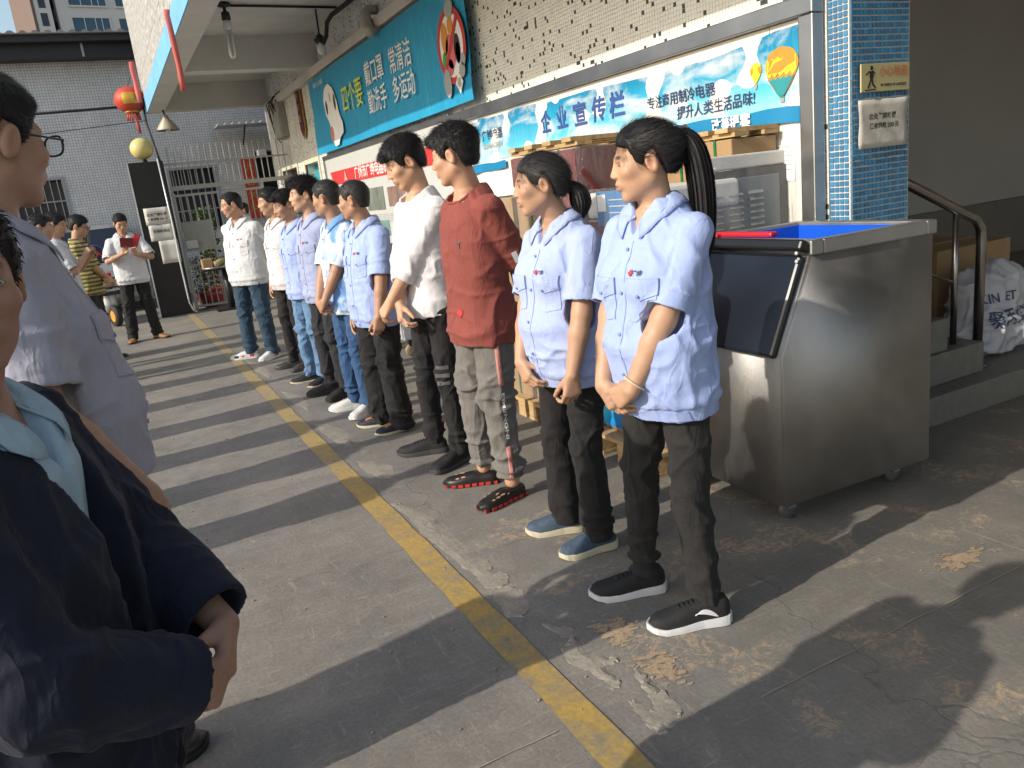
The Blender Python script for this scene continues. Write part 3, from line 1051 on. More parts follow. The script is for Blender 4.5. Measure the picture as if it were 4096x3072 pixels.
def shoe_mesh(L=.265, W=.098, heel_h=.075, kind='sneaker'):
    """upper lofted along y (toe at -y); returns (upper, sole) meshes, ankle above origin"""
    yb, yt = .075, .075 - L
    NS, NP = 18, 16
    vs = []
    for i in range(NS+1):
        t = i/NS
        y = yb + (yt - yb)*t
        hw = np.interp(t, [0, .04, .12, .35, .62, .78, .90, .97, 1], [.012, .030, .0355, .036, .0475, .0480, .040, .026, .006])*W/.098
        kz = 1.24 if kind == 'sneaker' else 1.0
        top = np.interp(t, [0, .03, .15, .30, .42, .58, .75, .90, .97, 1], [heel_h*.75, heel_h, heel_h*1.02, heel_h*.98, max(heel_h*.86, .068*kz), .060*kz, .048*kz, .042*kz, .036*kz, .028*kz])
        off = np.interp(t, [0, .4, .7, 1], [0, 0, .004, .010])
        for j in range(NP+1):
            a = math.pi*j/NP
            cx = math.cos(a); sx = math.sin(a)
            ee = .62
            vs.append((off + hw*math.copysign(abs(cx)**ee, cx), y, .016 + (top - .016)*abs(sx)**.72))
    fs = []
    w_ = NP+1
    for i in range(NS):
        for j in range(NP):
            fs.append((i*w_+j, i*w_+j+1, (i+1)*w_+j+1, (i+1)*w_+j))
    up = raw(vs, fs)
    # sole
    N = 40; rim = []
    for side in (1, -1):
        for i in range(N//2+1):
            t = i/(N//2) if side == 1 else 1 - i/(N//2)
            y = yb + .006 + (yt - yb - .012)*t
            hw = np.interp(t, [0, .04, .12, .35, .62, .78, .90, .97, 1], [.010, .032, .0385, .0385, .0505, .0510, .043, .029, .004])*W/.098
            off = np.interp(t, [0, .4, .7, 1], [0, 0, .004, .010])
            rim.append((off + side*hw, y))
    th = lambda y: np.interp((yb - y)/L, [0, .3, .6, .85, 1], [.034, .030, .024, .020, .026]) if kind == 'sneaker' else .016
    lift = lambda y: np.interp((yb - y)/L, [0, .82, 1], [0.002, 0.0, .012])
    n = len(rim)
    sv_ = [(x, y, lift(y)) for x, y in rim] + [(x*1.02, y, th(y)*.5 + lift(y)) for x, y in rim] + [(x, y, th(y) + lift(y)*.6) for x, y in rim]
    sf = [tuple(range(n)), tuple(range(3*n-1, 2*n-1, -1))]
    for q in (0, n):
        for i in range(n):
            j = (i+1) % n
            sf.append((q+i, q+n+i, q+n+j, q+j))
    so = raw(sv_, sf)
    return up, so

SHOES = {}
def make_shoes(C, upper, sole, kind='sneaker', laces=None, accent=None, name='shoe', L=.262, heel=.075, tongue=True, extra=None):
    s = C.s
    for q in (1, -1):
        fx, fy, fr = C.feet[q]
        key = (kind, L, heel, round(s, 3))
        if key not in SHOES:
            SHOES[key] = shoe_mesh(L*s, .098*s, heel, kind)
        up, so = SHOES[key]
        o = link(name, up.copy(), C.root, upper, True)
        o.location = (fx*s, fy*s + .01, 0.001); o.rotation_euler = (0, 0, math.radians(fr)); 
        if q == -1: o.scale = (-1, 1, 1)
        sl = link('sole', so.copy(), o, sole, False)
        if laces is not None:
            for i in range(5):
                t = .40 + .055*i
                y = .075 - L*s*t
                kz = 1.24 if kind == 'sneaker' else 1.0
                top = np.interp(t, [.30, .42, .58, .75], [heel*.98, max(heel*.86, .068*kz), .060*kz, .048*kz])
                MB().tube([(-.020, y + .006, top - .006), (-.008, y, top + .003), (.008, y, top + .003), (.020, y + .006, top - .006)], .0028, 6).build('lace', laces, o, True)
            MB().tube([(-.004, .0, heel*.92), (-.022, -.012, heel*.95), (-.030, -.03, heel*.80)], .0024, 6).build('lace', laces, o, True)
            MB().tube([(.004, .0, heel*.92), (.020, -.008, heel*.98), (.022, -.028, heel*.90)], .0024, 6).build('lace', laces, o, True)
        if extra is not None: extra(C, o, q, L*s, heel)

def glasses(C):
    s, HR, hc = C.s, C.HR, C.hc
    M = Matrix.Translation(Vector(hc)) @ HR.to_4x4() @ Matrix.Scale(s*C.P.get('headscale', 1.0), 4)
    o = empty('glasses'); o.parent = C.root
    fr = MB()
    for q in (1, -1):
        pts = []
        for i in range(17):
            a = 2*math.pi*i/16
            pts.append((q*.034 + .026*math.copysign(abs(math.cos(a))**.7, math.cos(a)), -.104, .002 + .019*math.copysign(abs(math.sin(a))**.7, math.sin(a))))
        fr.tube(pts, .0022, 6, False)
        fr.tube([(q*.060, -.104, .008), (q*.071, -.098, .009), (q*.079, -.02, .010), (q*.082, .018, .008), (q*.080, .034, -.012)], .0022, 6)
    fr.tube([(-.008, -.105, .006), (0, -.108, .009), (.008, -.105, .006)], .002, 6)
    fr.xf(M)
    g = fr.build('glasses_frame', MATS['black_plastic'], C.root, True)
    bpy.data.objects.remove(o)
    for q in (1, -1):
        mb = MB()
        vs = [(q*.034 + .025*math.copysign(abs(math.cos(a))**.7, math.cos(a)), -.104 - .0015, .002 + .018*math.copysign(abs(math.sin(a))**.7, math.sin(a))) for a in [2*math.pi*i/16 for i in range(16)]]
        vs2 = [(x, y+.0016, z) for x, y, z in vs]
        mb.add(vs + vs2, [tuple(range(16)), tuple(range(31, 15, -1))] + [(i, (i+1) % 16, 16+(i+1) % 16, 16+i) for i in range(16)])
        mb.xf(M)
        mb.build('lens', MATS['lens'], g)

def people_materials():
    b = NB('skin')
    at = b.node('ShaderNodeAttribute'); at.attribute_name = 'Col'
    v = b.coord()
    b.color(at.outputs['Color'])
    b.set(Roughness=0.52)
    b.b.inputs['Subsurface Weight'].default_value = 0.12
    b.b.inputs['Subsurface Radius'].default_value = (0.012, 0.005, 0.003)
    b.b.inputs['Subsurface Scale'].default_value = 1.0
    b.b.inputs['Specular IOR Level'].default_value = 0.4
    b.bump(b.noise(260, 3, .6, v), .12, .002)
    MATS['skin'] = b.m
    b = NB('eye')
    at = b.node('ShaderNodeAttribute'); at.attribute_name = 'Col'
    b.color(at.outputs['Color']); b.set(Roughness=0.15)
    MATS['eye'] = b.m
    for nm, c in (('hair', (.014, .013, .014)), ('hair_grey', (.026, .025, .026)), ('hair_brown', (.016, .011, .009))):
        b = NB(nm)
        v = b.coord('Object', (1, 1, 1))
        v2 = b.coord('Object', (240, 60, 60))
        n = b.noise(1.0, 4, .7, v2)
        b.color(b.mix(n, (c[0]*.6, c[1]*.6, c[2]*.6), (c[0]*1.7, c[1]*1.7, c[2]*1.7)))
        b.set(Roughness=0.5)
        b.b.inputs['Specular IOR Level'].default_value = 0.28
        b.bump(n, .35, .003)
        MATS[nm] = b.m
    mat('button_blue', (.20, .30, .55), .35, var=.05)
    mat('logo_red', (.55, .05, .04), .7)
    mat('logo_dark', (.02, .025, .05), .7)
    mat('black_plastic', (.008, .008, .009), .25, var=.05)
    b = NB('lens')
    b.color((.9, .93, .95)); b.set(Roughness=.03)
    b.b.inputs['Transmission Weight'].default_value = 1.0
    b.b.inputs['IOR'].default_value = 1.05
    MATS['lens'] = b.m

# arm poses (body frame, scaled): wrist target, finger direction, thumb direction, curl
def hang(q, fwd=.06, out=.225, z=.83, pole=None, curl=(20, 32, 22), **k):
    d = dict(w=(q*out, -fwd + .02, z), pole=pole or (q*.5, .8, 0), u=(q*-.02, -.10, -1), t=(q*-.25, -1, 0.1), curl=curl, thumb=.35)
    d.update(k); return d
# ------------------------------------------------------------------ setting materials
def concrete(name, c, dark, tan=0.0, scr=0.0):
    b = NB(name)
    v = b.coord()
    n1 = b.noise(1.3, 6, .62, v); n2 = b.noise(9.0, 6, .65, v); n3 = b.noise(70.0, 4, .7, v)
    base = b.mix(b.ramp(n1, [(.3, 0.0), (.7, 1.0)]), dark, c)
    base = b.mix(1.0, base, b.ramp(n2, [(.25, .78), (.75, 1.12)]), 'MULTIPLY')
    base = b.mix(1.0, base, b.ramp(n3, [(.3, .78), (.7, 1.12)]), 'MULTIPLY')
    # pale scuffs and scratches
    vs = b.coord('Object', (3.0, 26.0, 1), (0, 0, .5)); sc = b.noise(2.2, 5, .7, vs, .6)
    vs2 = b.coord('Object', (24.0, 4.0, 1), (0, 0, .25)); sc2 = b.noise(2.0, 5, .7, vs2, .8)
    m = b.ramp(b.math('MAXIMUM', sc, sc2), [(.585, 0.0), (.72, 1.0)])
    base = b.mix(b.math('MULTIPLY', m, .62), base, (.38, .34, .275))
    spots = b.ramp(b.noise(24.0, 3, .5, v), [(.70, 0.0), (.74, 1.0)])
    base = b.mix(b.math('MULTIPLY', spots, .25), base, (.36, .32, .25))
    if tan:
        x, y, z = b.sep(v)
        t1 = b.noise(2.6, 7, .72, v, .5)
        msk = b.ramp(t1, [(.52, 0.0), (.58, 1.0)])
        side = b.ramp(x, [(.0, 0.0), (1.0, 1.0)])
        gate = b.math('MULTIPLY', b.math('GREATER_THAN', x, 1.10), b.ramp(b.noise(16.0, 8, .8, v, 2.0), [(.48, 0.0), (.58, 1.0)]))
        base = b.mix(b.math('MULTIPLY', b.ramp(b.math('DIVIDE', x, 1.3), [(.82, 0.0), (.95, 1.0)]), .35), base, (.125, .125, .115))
        near = b.math('LESS_THAN', y, 3.0)
        base = b.mix(b.math('MULTIPLY', b.math('MULTIPLY', msk, gate), b.math('MULTIPLY', near, .85)), base, (.40, .30, .20))
    # hairline cracks
    vo = b.node('ShaderNodeTexVoronoi', feature='DISTANCE_TO_EDGE'); vo.inputs['Scale'].default_value = .55
    wv = b.node('ShaderNodeVectorMath', operation='ADD')
    nn = b.node('ShaderNodeTexNoise'); nn.inputs['Scale'].default_value = 2.5; nn.inputs['Detail'].default_value = 5
    b.L(v, nn.inputs['Vector'])
    sc_ = b.node('ShaderNodeVectorMath', operation='SCALE'); sc_.inputs['Scale'].default_value = .55
    b.L(nn.outputs['Color'], sc_.inputs[0]); b.L(v, wv.inputs[0]); b.L(sc_.outputs[0], wv.inputs[1]); b.L(wv.outputs[0], vo.inputs['Vector'])
    ck = b.ramp(vo.outputs['Distance'], [(.0, 1.0), (.0028, 0.0)])
    base = b.mix(b.math('MULTIPLY', ck, .30), base, (.05, .047, .042))
    b.color(base)
    b.set(Roughness=b.ramp(n2, [(.3, .72), (.7, .92)]))
    h = b.math('ADD', b.math('MULTIPLY', n3, .5), b.math('MULTIPLY', n2, .7))
    h = b.math('SUBTRACT', h, b.math('MULTIPLY', ck, .25))
    b.bump(h, .35, .012)
    MATS[name] = b.m
    return b.m

def mosaic(name, axes, pitch, gap, tile, grout, odd=None, odd_f=.06, var=.1, rough=.35, bump=.4, streak=0.0):
    """square tiles laid straight; a few odd ones"""
    b = NB(name)
    v = b.coord()
    xyz = b.sep(v)
    u = b.math('DIVIDE', xyz['XYZ'.index(axes[0])], pitch); w = b.math('DIVIDE', xyz['XYZ'.index(axes[1])], pitch)
    fu = b.math('FRACT', u); fw = b.math('FRACT', w)
    g = b.math('MINIMUM', b.math('GREATER_THAN', fu, gap), b.math('GREATER_THAN', fw, gap))
    cmb = b.node('ShaderNodeCombineXYZ'); b.L(b.math('FLOOR', u), cmb.inputs[0]); b.L(b.math('FLOOR', w), cmb.inputs[1])
    wn = b.node('ShaderNodeTexWhiteNoise'); wn.noise_dimensions = '3D'; b.L(cmb.outputs[0], wn.inputs['Vector'])
    tl = b.mix(1.0, tile, b.ramp(wn.outputs['Value'], [(0, 1 - var), (1, 1 + var)]), 'MULTIPLY')
    if odd is not None:
        wn2 = b.node('ShaderNodeTexWhiteNoise'); wn2.noise_dimensions = '4D'; wn2.inputs['W'].default_value = 3.3; b.L(cmb.outputs[0], wn2.inputs['Vector'])
        tl = b.mix(b.math('LESS_THAN', wn2.outputs['Value'], odd_f), tl, odd)
    col = b.mix(g, grout, tl)
    n = b.noise(1.2, 5, .65, v)
    col = b.mix(1.0, col, b.ramp(n, [(.3, .85), (.7, 1.05)]), 'MULTIPLY')
    if streak:
        vs = b.coord('Object', (6, 6, .35)); st = b.noise(1.6, 5, .6, vs)
        col = b.mix(b.math('MULTIPLY', b.ramp(st, [(.5, 0.0), (.75, 1.0)]), streak), col, (.09, .085, .07))
    b.color(col)
    b.set(Roughness=rough)
    b.bump(g, bump, .003)
    MATS[name] = b.m
    return b.m

def steel(name, c=(.46, .45, .44), rough=.28, axis=(1, 1, 60), br=.25):
    b = NB(name)
    v = b.coord('Object', axis)
    n = b.noise(18.0, 4, .6, v)
    v0 = b.coord(); n0 = b.noise(3.0, 5, .6, v0)
    b.color(b.mix(1.0, c, b.ramp(n0, [(.3, .82), (.7, 1.05)]), 'MULTIPLY'))
    b.set(Metallic=1.0, Roughness=b.ramp(b.math('ADD', b.math('MULTIPLY', n, .5), b.math('MULTIPLY', n0, .5)), [(.3, rough*.8), (.7, rough*1.35)]))
    b.bump(n, br, .001)
    MATS[name] = b.m
    return b.m

def film(name, tint=(.9, .92, .95), alpha=.25, rough=.12, scale=6.0):
    """wrinkled stretch film: mostly see-through with sharp glints"""
    b = NB(name)
    v = b.coord('Object', (1, 1, .45), (.4, .3, 0))
    n = b.noise(scale, 6, .65, v, 1.5)
    b.color(tint)
    b.set(Roughness=rough, Alpha=alpha)
    b.b.inputs['Specular IOR Level'].default_value = 1.0
    b.bump(b.math('ABSOLUTE', b.math('SUBTRACT', n, .5)), 1.0, .12)
    MATS[name] = b.m
    return b.m

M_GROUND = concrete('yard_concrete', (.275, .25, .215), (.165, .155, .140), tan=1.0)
M_PATCH = concrete('broken_concrete', (.33, .295, .24), (.25, .225, .19))
M_TAN = concrete('tan_paint', (.43, .32, .21), (.36, .265, .17))
def worn_yellow():
    b = NB('worn_yellow_paint')
    v = b.coord()
    n = b.noise(14.0, 7, .7, v); n2 = b.noise(2.0, 4, .6, v); n3 = b.noise(60, 4, .6, v)
    wear = b.ramp(b.math('ADD', b.math('MULTIPLY', n, .7), b.math('MULTIPLY', n2, .5)), [(.54, 0.0), (.74, 1.0)])
    c = b.mix(wear, (.44, .29, .075), (.25, .215, .15))
    y = b.sep(v)[1]
    fade = b.ramp(b.math('DIVIDE', y, 12.0), [(.2, 0.0), (.75, .62)])
    c = b.mix(fade, c, (.27, .235, .17))
    c = b.mix(1.0, c, b.ramp(n3, [(.3, .80), (.7, 1.08)]), 'MULTIPLY')
    b.color(c); b.set(Roughness=.75)
    b.bump(b.math('ADD', n3, n), .3, .006)
    return b.m
M_YELLOW = worn_yellow()
M_PLASTER = mat('canopy_plaster', (.62, .60, .56), .9, var=.18, scale=1.5, bump=.25, bscale=30)
M_PEBBLE = mat('pebble_dash', (.43, .425, .41), .95, var=.75, scale=13, bump=1.0, bscale=30)
M_BLUEP = mat('blue_paint', (.17, .43, .70), .7, var=.18, scale=3, bump=.5, bscale=45)
M_WALL = mosaic('white_mosaic', 'YZ', .0245, .09, (.79, .79, .75), (.56, .55, .51), (.075, .085, .07), .055, streak=.35)
M_GREYWALL = mat('recess_paint', (.46, .455, .45), .85, var=.08, scale=2)
M_SKIRT = mat('recess_skirting', (.20, .185, .175), .6, var=.1)
M_STEP = mat('step_terrazzo', (.17, .165, .15), .6, var=.2, scale=20)
M_BACKT = mosaic('far_tiles', 'XZ', .052, .13, (.64, .65, .67), (.25, .255, .265), None, var=.07, streak=.15)
M_DARK = mat('dark_metal', (.012, .013, .018), .5, var=.2)
M_STEEL = steel('brushed_steel', axis=(1, 1, 60))
M_STEELB = steel('bin_steel', (.43, .42, .41), .46, (3, 3, 130), .5)
M_FRAME = steel('board_frame_steel', (.42, .42, .43), .33, (1, 8, 40))
M_ALU = mat('white_aluminium', (.62, .63, .64), .35, .3, var=.06)
M_GALV = mat('galvanised_bars', (.36, .36, .35), .45, .7, var=.15)
M_PANEL = mat('white_board_panel', (.70, .69, .64), .55, var=.06, scale=2)
M_BLKTILE = mat('black_stone', (.010, .010, .011), .30, var=.2)
M_CARD = mat('cardboard', (.34, .22, .115), .85, var=.14, scale=5)
M_CARDL = mat('cardboard_pale', (.44, .31, .17), .85, var=.12, scale=5)
def wood():
    b = NB('pallet_wood')
    v = b.coord('Object', (14, 1.5, 14)); n = b.noise(2.0, 5, .65, v, .6)
    b.color(b.ramp(n, [(.3, (.30, .19, .085)), (.5, (.46, .31, .15)), (.75, (.55, .40, .22))])); b.set(Roughness=.75); b.bump(n, .3, .006)
    return b.m
M_WOOD = wood()
M_MAROON = mat('maroon_wrap', (.16, .035, .035), .22, var=.35, scale=7, bump=1.0, bscale=7)
M_GREENS = mat('green_strap', (.01, .16, .045), .4)
M_GREYCAB = mat('grey_cabinet', (.20, .225, .25), .42, .2, var=.06)
M_CABTOP = mat('foam_white', (.62, .62, .60), .7, var=.06)
M_FILM = film('stretch_film', alpha=.09, rough=.07, scale=4.0)
M_FILM2 = film('hazy_film', (.85, .86, .86), .14, .15, 4.0)
M_WHITE = mat('white_ink', (.78, .78, .78), .6, var=.04)
M_INKB = mat('blue_ink', (.035, .085, .30), .55, var=.05)
M_INKN = mat('navy_ink', (.03, .05, .13), .55, var=.05)
M_INKK = mat('black_ink', (.018, .018, .018), .6, var=.05)
M_INKR = mat('red_ink', (.50, .035, .035), .55, var=.05)
M_INKY = mat('yellow_ink', (.62, .66, .035), .55, var=.05)
M_INKG = mat('grey_ink', (.33, .35, .36), .6, var=.05)
M_INKO = mat('orange_ink', (.62, .26, .03), .55, var=.05)
M_INKS = mat('salmon_ink', (.55, .22, .10), .55, var=.05)
M_INKT = mat('teal_ink', (.02, .27, .30), .55, var=.05)
M_INKGR = mat('green_ink', (.03, .32, .05), .55, var=.05)
M_PAPER = mat('notice_paper', (.58, .56, .51), .8, var=.06, scale=4, bump=.3, bscale=14)
M_YSIGN = mat('yellowed_sign', (.50, .45, .24), .5, var=.1, scale=4)
M_RED = mat('lantern_red', (.50, .055, .030), .55, var=.12)
M_GOLD = mat('gold_print', (.62, .36, .06), .35, .5, var=.2, scale=30)
M_RIB = mat('red_ribbon', (.62, .13, .11), .6, var=.15)
M_GLOBE = mat('globe_glass', (.62, .53, .20), .32, var=.05)
M_SHADE = mat('enamel_shade', (.42, .38, .30), .4, var=.15)
M_GLASSD = mat('dark_glass', (.02, .025, .035), .08, var=.1)
M_GLASSB = mat('tower_glass', (.035, .085, .13), .12, var=.25, scale=1.0)
M_CREAM = mat('tower_render', (.62, .58, .53), .85, var=.05)
M_TUBE = mat('cfl_tube', (.72, .73, .74), .25, var=.02)
M_RUBBER = mat('rubber', (.02, .02, .02), .7)
M_LEAF = mat('leaf', (.055, .105, .025), .5, var=.4, scale=30)
M_LEAFD = mat('leaf_dark', (.035, .06, .028), .5, var=.4, scale=30)
M_POT = mat('red_pot', (.36, .045, .04), .35, var=.15)
M_TEALD = mat('teal_door', (.02, .30, .38), .5, var=.15)
M_CREAMP = mat('cream_paint', (.60, .56, .44), .7, var=.12)
M_SACK = mat('woven_sack', (.46, .47, .53), .4, var=.15, scale=6, bump=.9, bscale=9)
M_PVC = mat('white_pvc', (.46, .44, .38), .6, var=.2)
M_BLUELINER = mat('blue_liner', (.012, .10, .62), .3, var=.06)
M_PANELK = mat('black_door_panel', (.010, .014, .022), .22, var=.1)

# ------------------------------------------------------------------ ground, yellow line, broken edge
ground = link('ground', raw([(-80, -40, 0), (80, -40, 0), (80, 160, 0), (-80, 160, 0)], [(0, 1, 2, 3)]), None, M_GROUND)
tag(ground, kind='structure')
def strip_line():
    rs = random.Random(4); vs = []; fs = []
    n = 150
    for i in range(n+1):
        y = -1.0 + 15.6*i/n
        xc = .872 + .0085*y
        vs += [(xc - .056 + rs.uniform(-.004, .004), y, .004), (xc + .052 + rs.uniform(-.004, .004), y, .004)]
    fs = [(2*i, 2*i+1, 2*i+3, 2*i+2) for i in range(n)]
    return raw(vs, fs)
o = link('yellow_line', strip_line(), None, M_YELLOW); tag(o, kind='structure')
def blob_patch(name, poly, h, m, seed, relief=.010, parent=None):
    """irregular slab of spalled concrete: bumpy top, torn edge"""
    rs = random.Random(seed)
    pts = []
    n = len(poly)
    for i in range(n):
        a, b = poly[i], poly[(i+1) % n]
        for k in range(4):
            f = k/4
            pts.append((a[0]+(b[0]-a[0])*f + rs.uniform(-.006, .006), a[1]+(b[1]-a[1])*f + rs.uniform(-.009, .009)))
    bm = bmesh.new()
    vs = [bm.verts.new((x, y, .0006)) for x, y in pts]
    f = bm.faces.new(vs)
    bmesh.ops.triangulate(bm, faces=[f])
    bmesh.ops.subdivide_edges(bm, edges=bm.edges[:], cuts=2, use_grid_fill=True)
    bmesh.ops.triangulate(bm, faces=bm.faces[:])
    bnd = {v for e in bm.edges if e.is_boundary for v in e.verts}
    for v in bm.verts:
        if v in bnd: continue
        q = np.array([[v.co.x*16, v.co.y*12, seed]])
        v.co.z = .0006 + max(.001, h + relief*(vnoise(q, seed)[0] + .6*vnoise(q*2.7, seed+1)[0]))
    me = bpy.data.meshes.new('m'); bm.to_mesh(me); bm.free()
    o = link(name, me, parent, m, False)
    return o
PATCH = [
 [(0.962,3.538),(1.009,3.508),(1.033,3.373),(1.065,3.249),(1.064,3.072),(1.072,2.882),(1.066,2.739),(1.088,2.667),(1.068,2.582),(1.095,2.512),(1.083,2.474),(1.027,2.429),(0.979,2.467),(0.992,2.58),(0.979,2.672),(0.978,2.848),(0.965,2.993),(0.961,3.14),(0.976,3.305)],
 [(0.974,2.428),(1.051,2.439),(1.087,2.38),(1.063,2.286),(1.051,2.241),(1.0,2.204),(0.951,2.242),(0.971,2.318)],
 [(1.029,2.144),(1.058,2.109),(1.099,2.053),(1.074,2.002),(1.044,2.002),(1.034,2.067)],
 [(1.008,1.963),(1.082,2.007),(1.059,1.903),(1.092,1.847),(1.123,1.814),(1.105,1.796),(1.057,1.802),(1.061,1.732),(1.047,1.696),(1.024,1.695),(1.022,1.742),(1.01,1.817),(0.985,1.886)],
 [(1.134,1.755),(1.142,1.71),(1.128,1.655),(1.138,1.594),(1.135,1.528),(1.103,1.495),(1.061,1.47),(1.013,1.475),(1.012,1.521),(1.019,1.588),(1.032,1.637),(1.046,1.618),(1.053,1.563),(1.08,1.576),(1.093,1.645),(1.114,1.712)],
 [(1.02,4.3),(1.10,4.22),(1.16,4.05),(1.10,3.86),(1.03,3.92),(1.0,4.1)], [(1.01,5.35),(1.10,5.2),(1.14,4.9),(1.08,4.62),(1.02,4.75),(1.0,5.05)],
 [(1.03,6.6),(1.13,6.3),(1.12,5.9),(1.06,5.7),(1.02,6.1)], [(1.03,8.4),(1.12,8.0),(1.11,7.4),(1.05,7.2),(1.01,7.7)]]
for i, p in enumerate(PATCH):
    blob_patch('broken_concrete', p, .0022, M_PATCH, 40+i, .0030, ground)
for i, p in enumerate([[(1.15,2.026),(1.225,2.054),(1.251,2.008),(1.269,1.934),(1.244,1.883),(1.201,1.882),(1.163,1.846),(1.155,1.895),(1.162,1.969)],
                       [(1.166,1.791),(1.226,1.809),(1.242,1.765),(1.244,1.722),(1.194,1.681),(1.203,1.655),(1.228,1.628),(1.212,1.602),(1.157,1.598),(1.16,1.659),(1.17,1.718),(1.146,1.756)],
                       [(2.28,1.60),(2.38,1.63),(2.53,1.60),(2.55,1.55),(2.42,1.545),(2.33,1.56)]]):
    rs = random.Random(60+i); tm = MB()
    cx_ = sum(q[0] for q in p)/len(p); cy_ = sum(q[1] for q in p)/len(p)
    for k in range(130):
        q = rs.choice(p); f = rs.random()**.6*1.15
        x, y = cx_ + (q[0]-cx_)*f + rs.uniform(-.02, .02), cy_ + (q[1]-cy_)*f + rs.uniform(-.02, .02)
        r = rs.uniform(.003, .020)*(1.25 - f*.8); n = rs.randint(6, 9); st_ = rs.uniform(.35, 1.0); an = rs.uniform(-.5, .3)
        pts = []
        for j in range(n):
            a = 2*math.pi*j/n; rr = r*rs.uniform(.5, 1.3)
            u_, v_ = rr*math.cos(a)*1.6, rr*math.sin(a)*st_
            pts.append((x + u_*math.cos(an) - v_*math.sin(an), y + u_*math.sin(an) + v_*math.cos(an), .0011 + .000012*k))
        tm.add(pts, [tuple(range(n))])
    o = tm.build('tan_paint_patch', M_TAN, ground); tag(o, kind='stuff')
_jm = mat('joint_sand', (.34, .30, .24), .9, var=.2, scale=20)
for (x0, y0, x1, y1, w_) in ((1.33, 1.43, 3.6, 1.445, .0035), (2.61, 1.72, 2.61, .2, .006), (-2.0, 1.62, .80, 1.64, .004)):
    n = 40; rs = random.Random(int(x0*100)); vs = []
    for i in range(n+1):
        f = i/n; dx_, dy_ = x1-x0, y1-y0; l = math.hypot(dx_, dy_); nx, ny = -dy_/l, dx_/l
        jw = w_*.5*rs.uniform(.5, 1.3); j = rs.uniform(-.003, .003)
        vs += [(x0+dx_*f+nx*(jw+j), y0+dy_*f+ny*(jw+j), .0035), (x0+dx_*f-nx*(jw-j), y0+dy_*f-ny*(jw-j), .0035)]
    link('slab_joint', raw(vs, [(2*i, 2*i+1, 2*i+3, 2*i+2) for i in range(n)]), ground, _jm)
# small litter: pebbles
rs = random.Random(9)
pb = MB()
for i in range(60):
    x, y = rs.uniform(.1, 1.25), rs.uniform(1.3, 7.0); r = rs.uniform(.003, .008)
    pb.lathe([(r*.5, 0), (r, r*.5), (r*.6, r)], (x, y, .001), 6, 1, rs.uniform(.6, 1))
o = pb.build('grit', M_PATCH); tag(o, 'scattered grit and small stones on the yard', 'grit', kind='stuff')

# ------------------------------------------------------------------ main building: wall, canopy, column, recess
XW = 3.1
bld = empty('factory_building', (XW, 9, 0)); tag(bld, 'factory building with white mosaic wall, concrete canopy and blue tiled column', 'building')
def bpart(mb, name, m, **k):
    o = mb.build(name, m, bld, **k)
    o.matrix_parent_inverse = Matrix.Translation((-XW, -9, 0))
    return o
w = MB()
w.box(XW, XW+.35, 2.745, 12.25, 0, 3.85)
w.box(XW, XW+.35, 13.12, 13.72, 0, 3.85).box(XW, XW+.35, 14.9, 15.6, 0, 3.85)
w.box(XW, XW+.35, 12.25, 13.12, 2.12, 3.85).box(XW, XW+.35, 13.72, 14.9, 2.14, 3.85).box(XW, XW+.35, 13.72, 14.9, 0, .95)
bpart(w, 'wall', M_WALL)
# door and window at the far end
for (a, b_, z0, z1, nm, mt) in ((12.25, 13.12, 0, 2.12, 'door', M_TEALD), (13.72, 14.9, .95, 2.14, 'window', M_GLASSD)):
    o = bpart(MB().box(XW+.14, XW+.18, a, b_, z0, z1), nm, mt)
    fr = MB().box(XW-.02, XW+.02, a-.07, a, z0, z1+.07).box(XW-.02, XW+.02, b_, b_+.07, z0, z1+.07).box(XW-.02, XW+.02, a, b_, z1, z1+.07)
    f = fr.build('frame', M_CREAMP, o)
    if nm == 'window':
        MB().box(XW+.09, XW+.13, 14.0, 14.5, 1.5, 2.0).build('blue_sticker', M_TEALD, o)
cn = MB()
cn.box(1.35, XW+.35, -4, 15.38, 3.735, 3.85)
bpart(cn, 'ceiling', M_PLASTER)
bpart(MB().box(1.09, 1.35, -4, 15.38, 3.31, 3.85), 'edge_beam', M_PLASTER)
bpart(MB().box(1.078, 1.09, -4, 15.39, 3.31, 3.57), 'blue_band', M_BLUEP)
bpart(MB().box(1.082, 1.35, -4, 15.385, 3.85, 6.4).box(1.084, 1.09, -4, 15.38, 3.57, 3.85), 'parapet', M_PEBBLE)
for y0 in (15.10, 11.40, 6.2, .6):
    bpart(MB().box(1.35, XW, y0, y0+.26, 3.31, 3.735), 'cross_beam', M_PLASTER)
bpart(MB().box(XW-.10, XW, -4, 15.1, 3.20, 3.32), 'wall_ledge', M_PLASTER, bevel=.01)
bpart(MB().box(XW+.35, 14, -4, 15.38, 3.735, 6.4), 'upper_floor', M_PEBBLE)
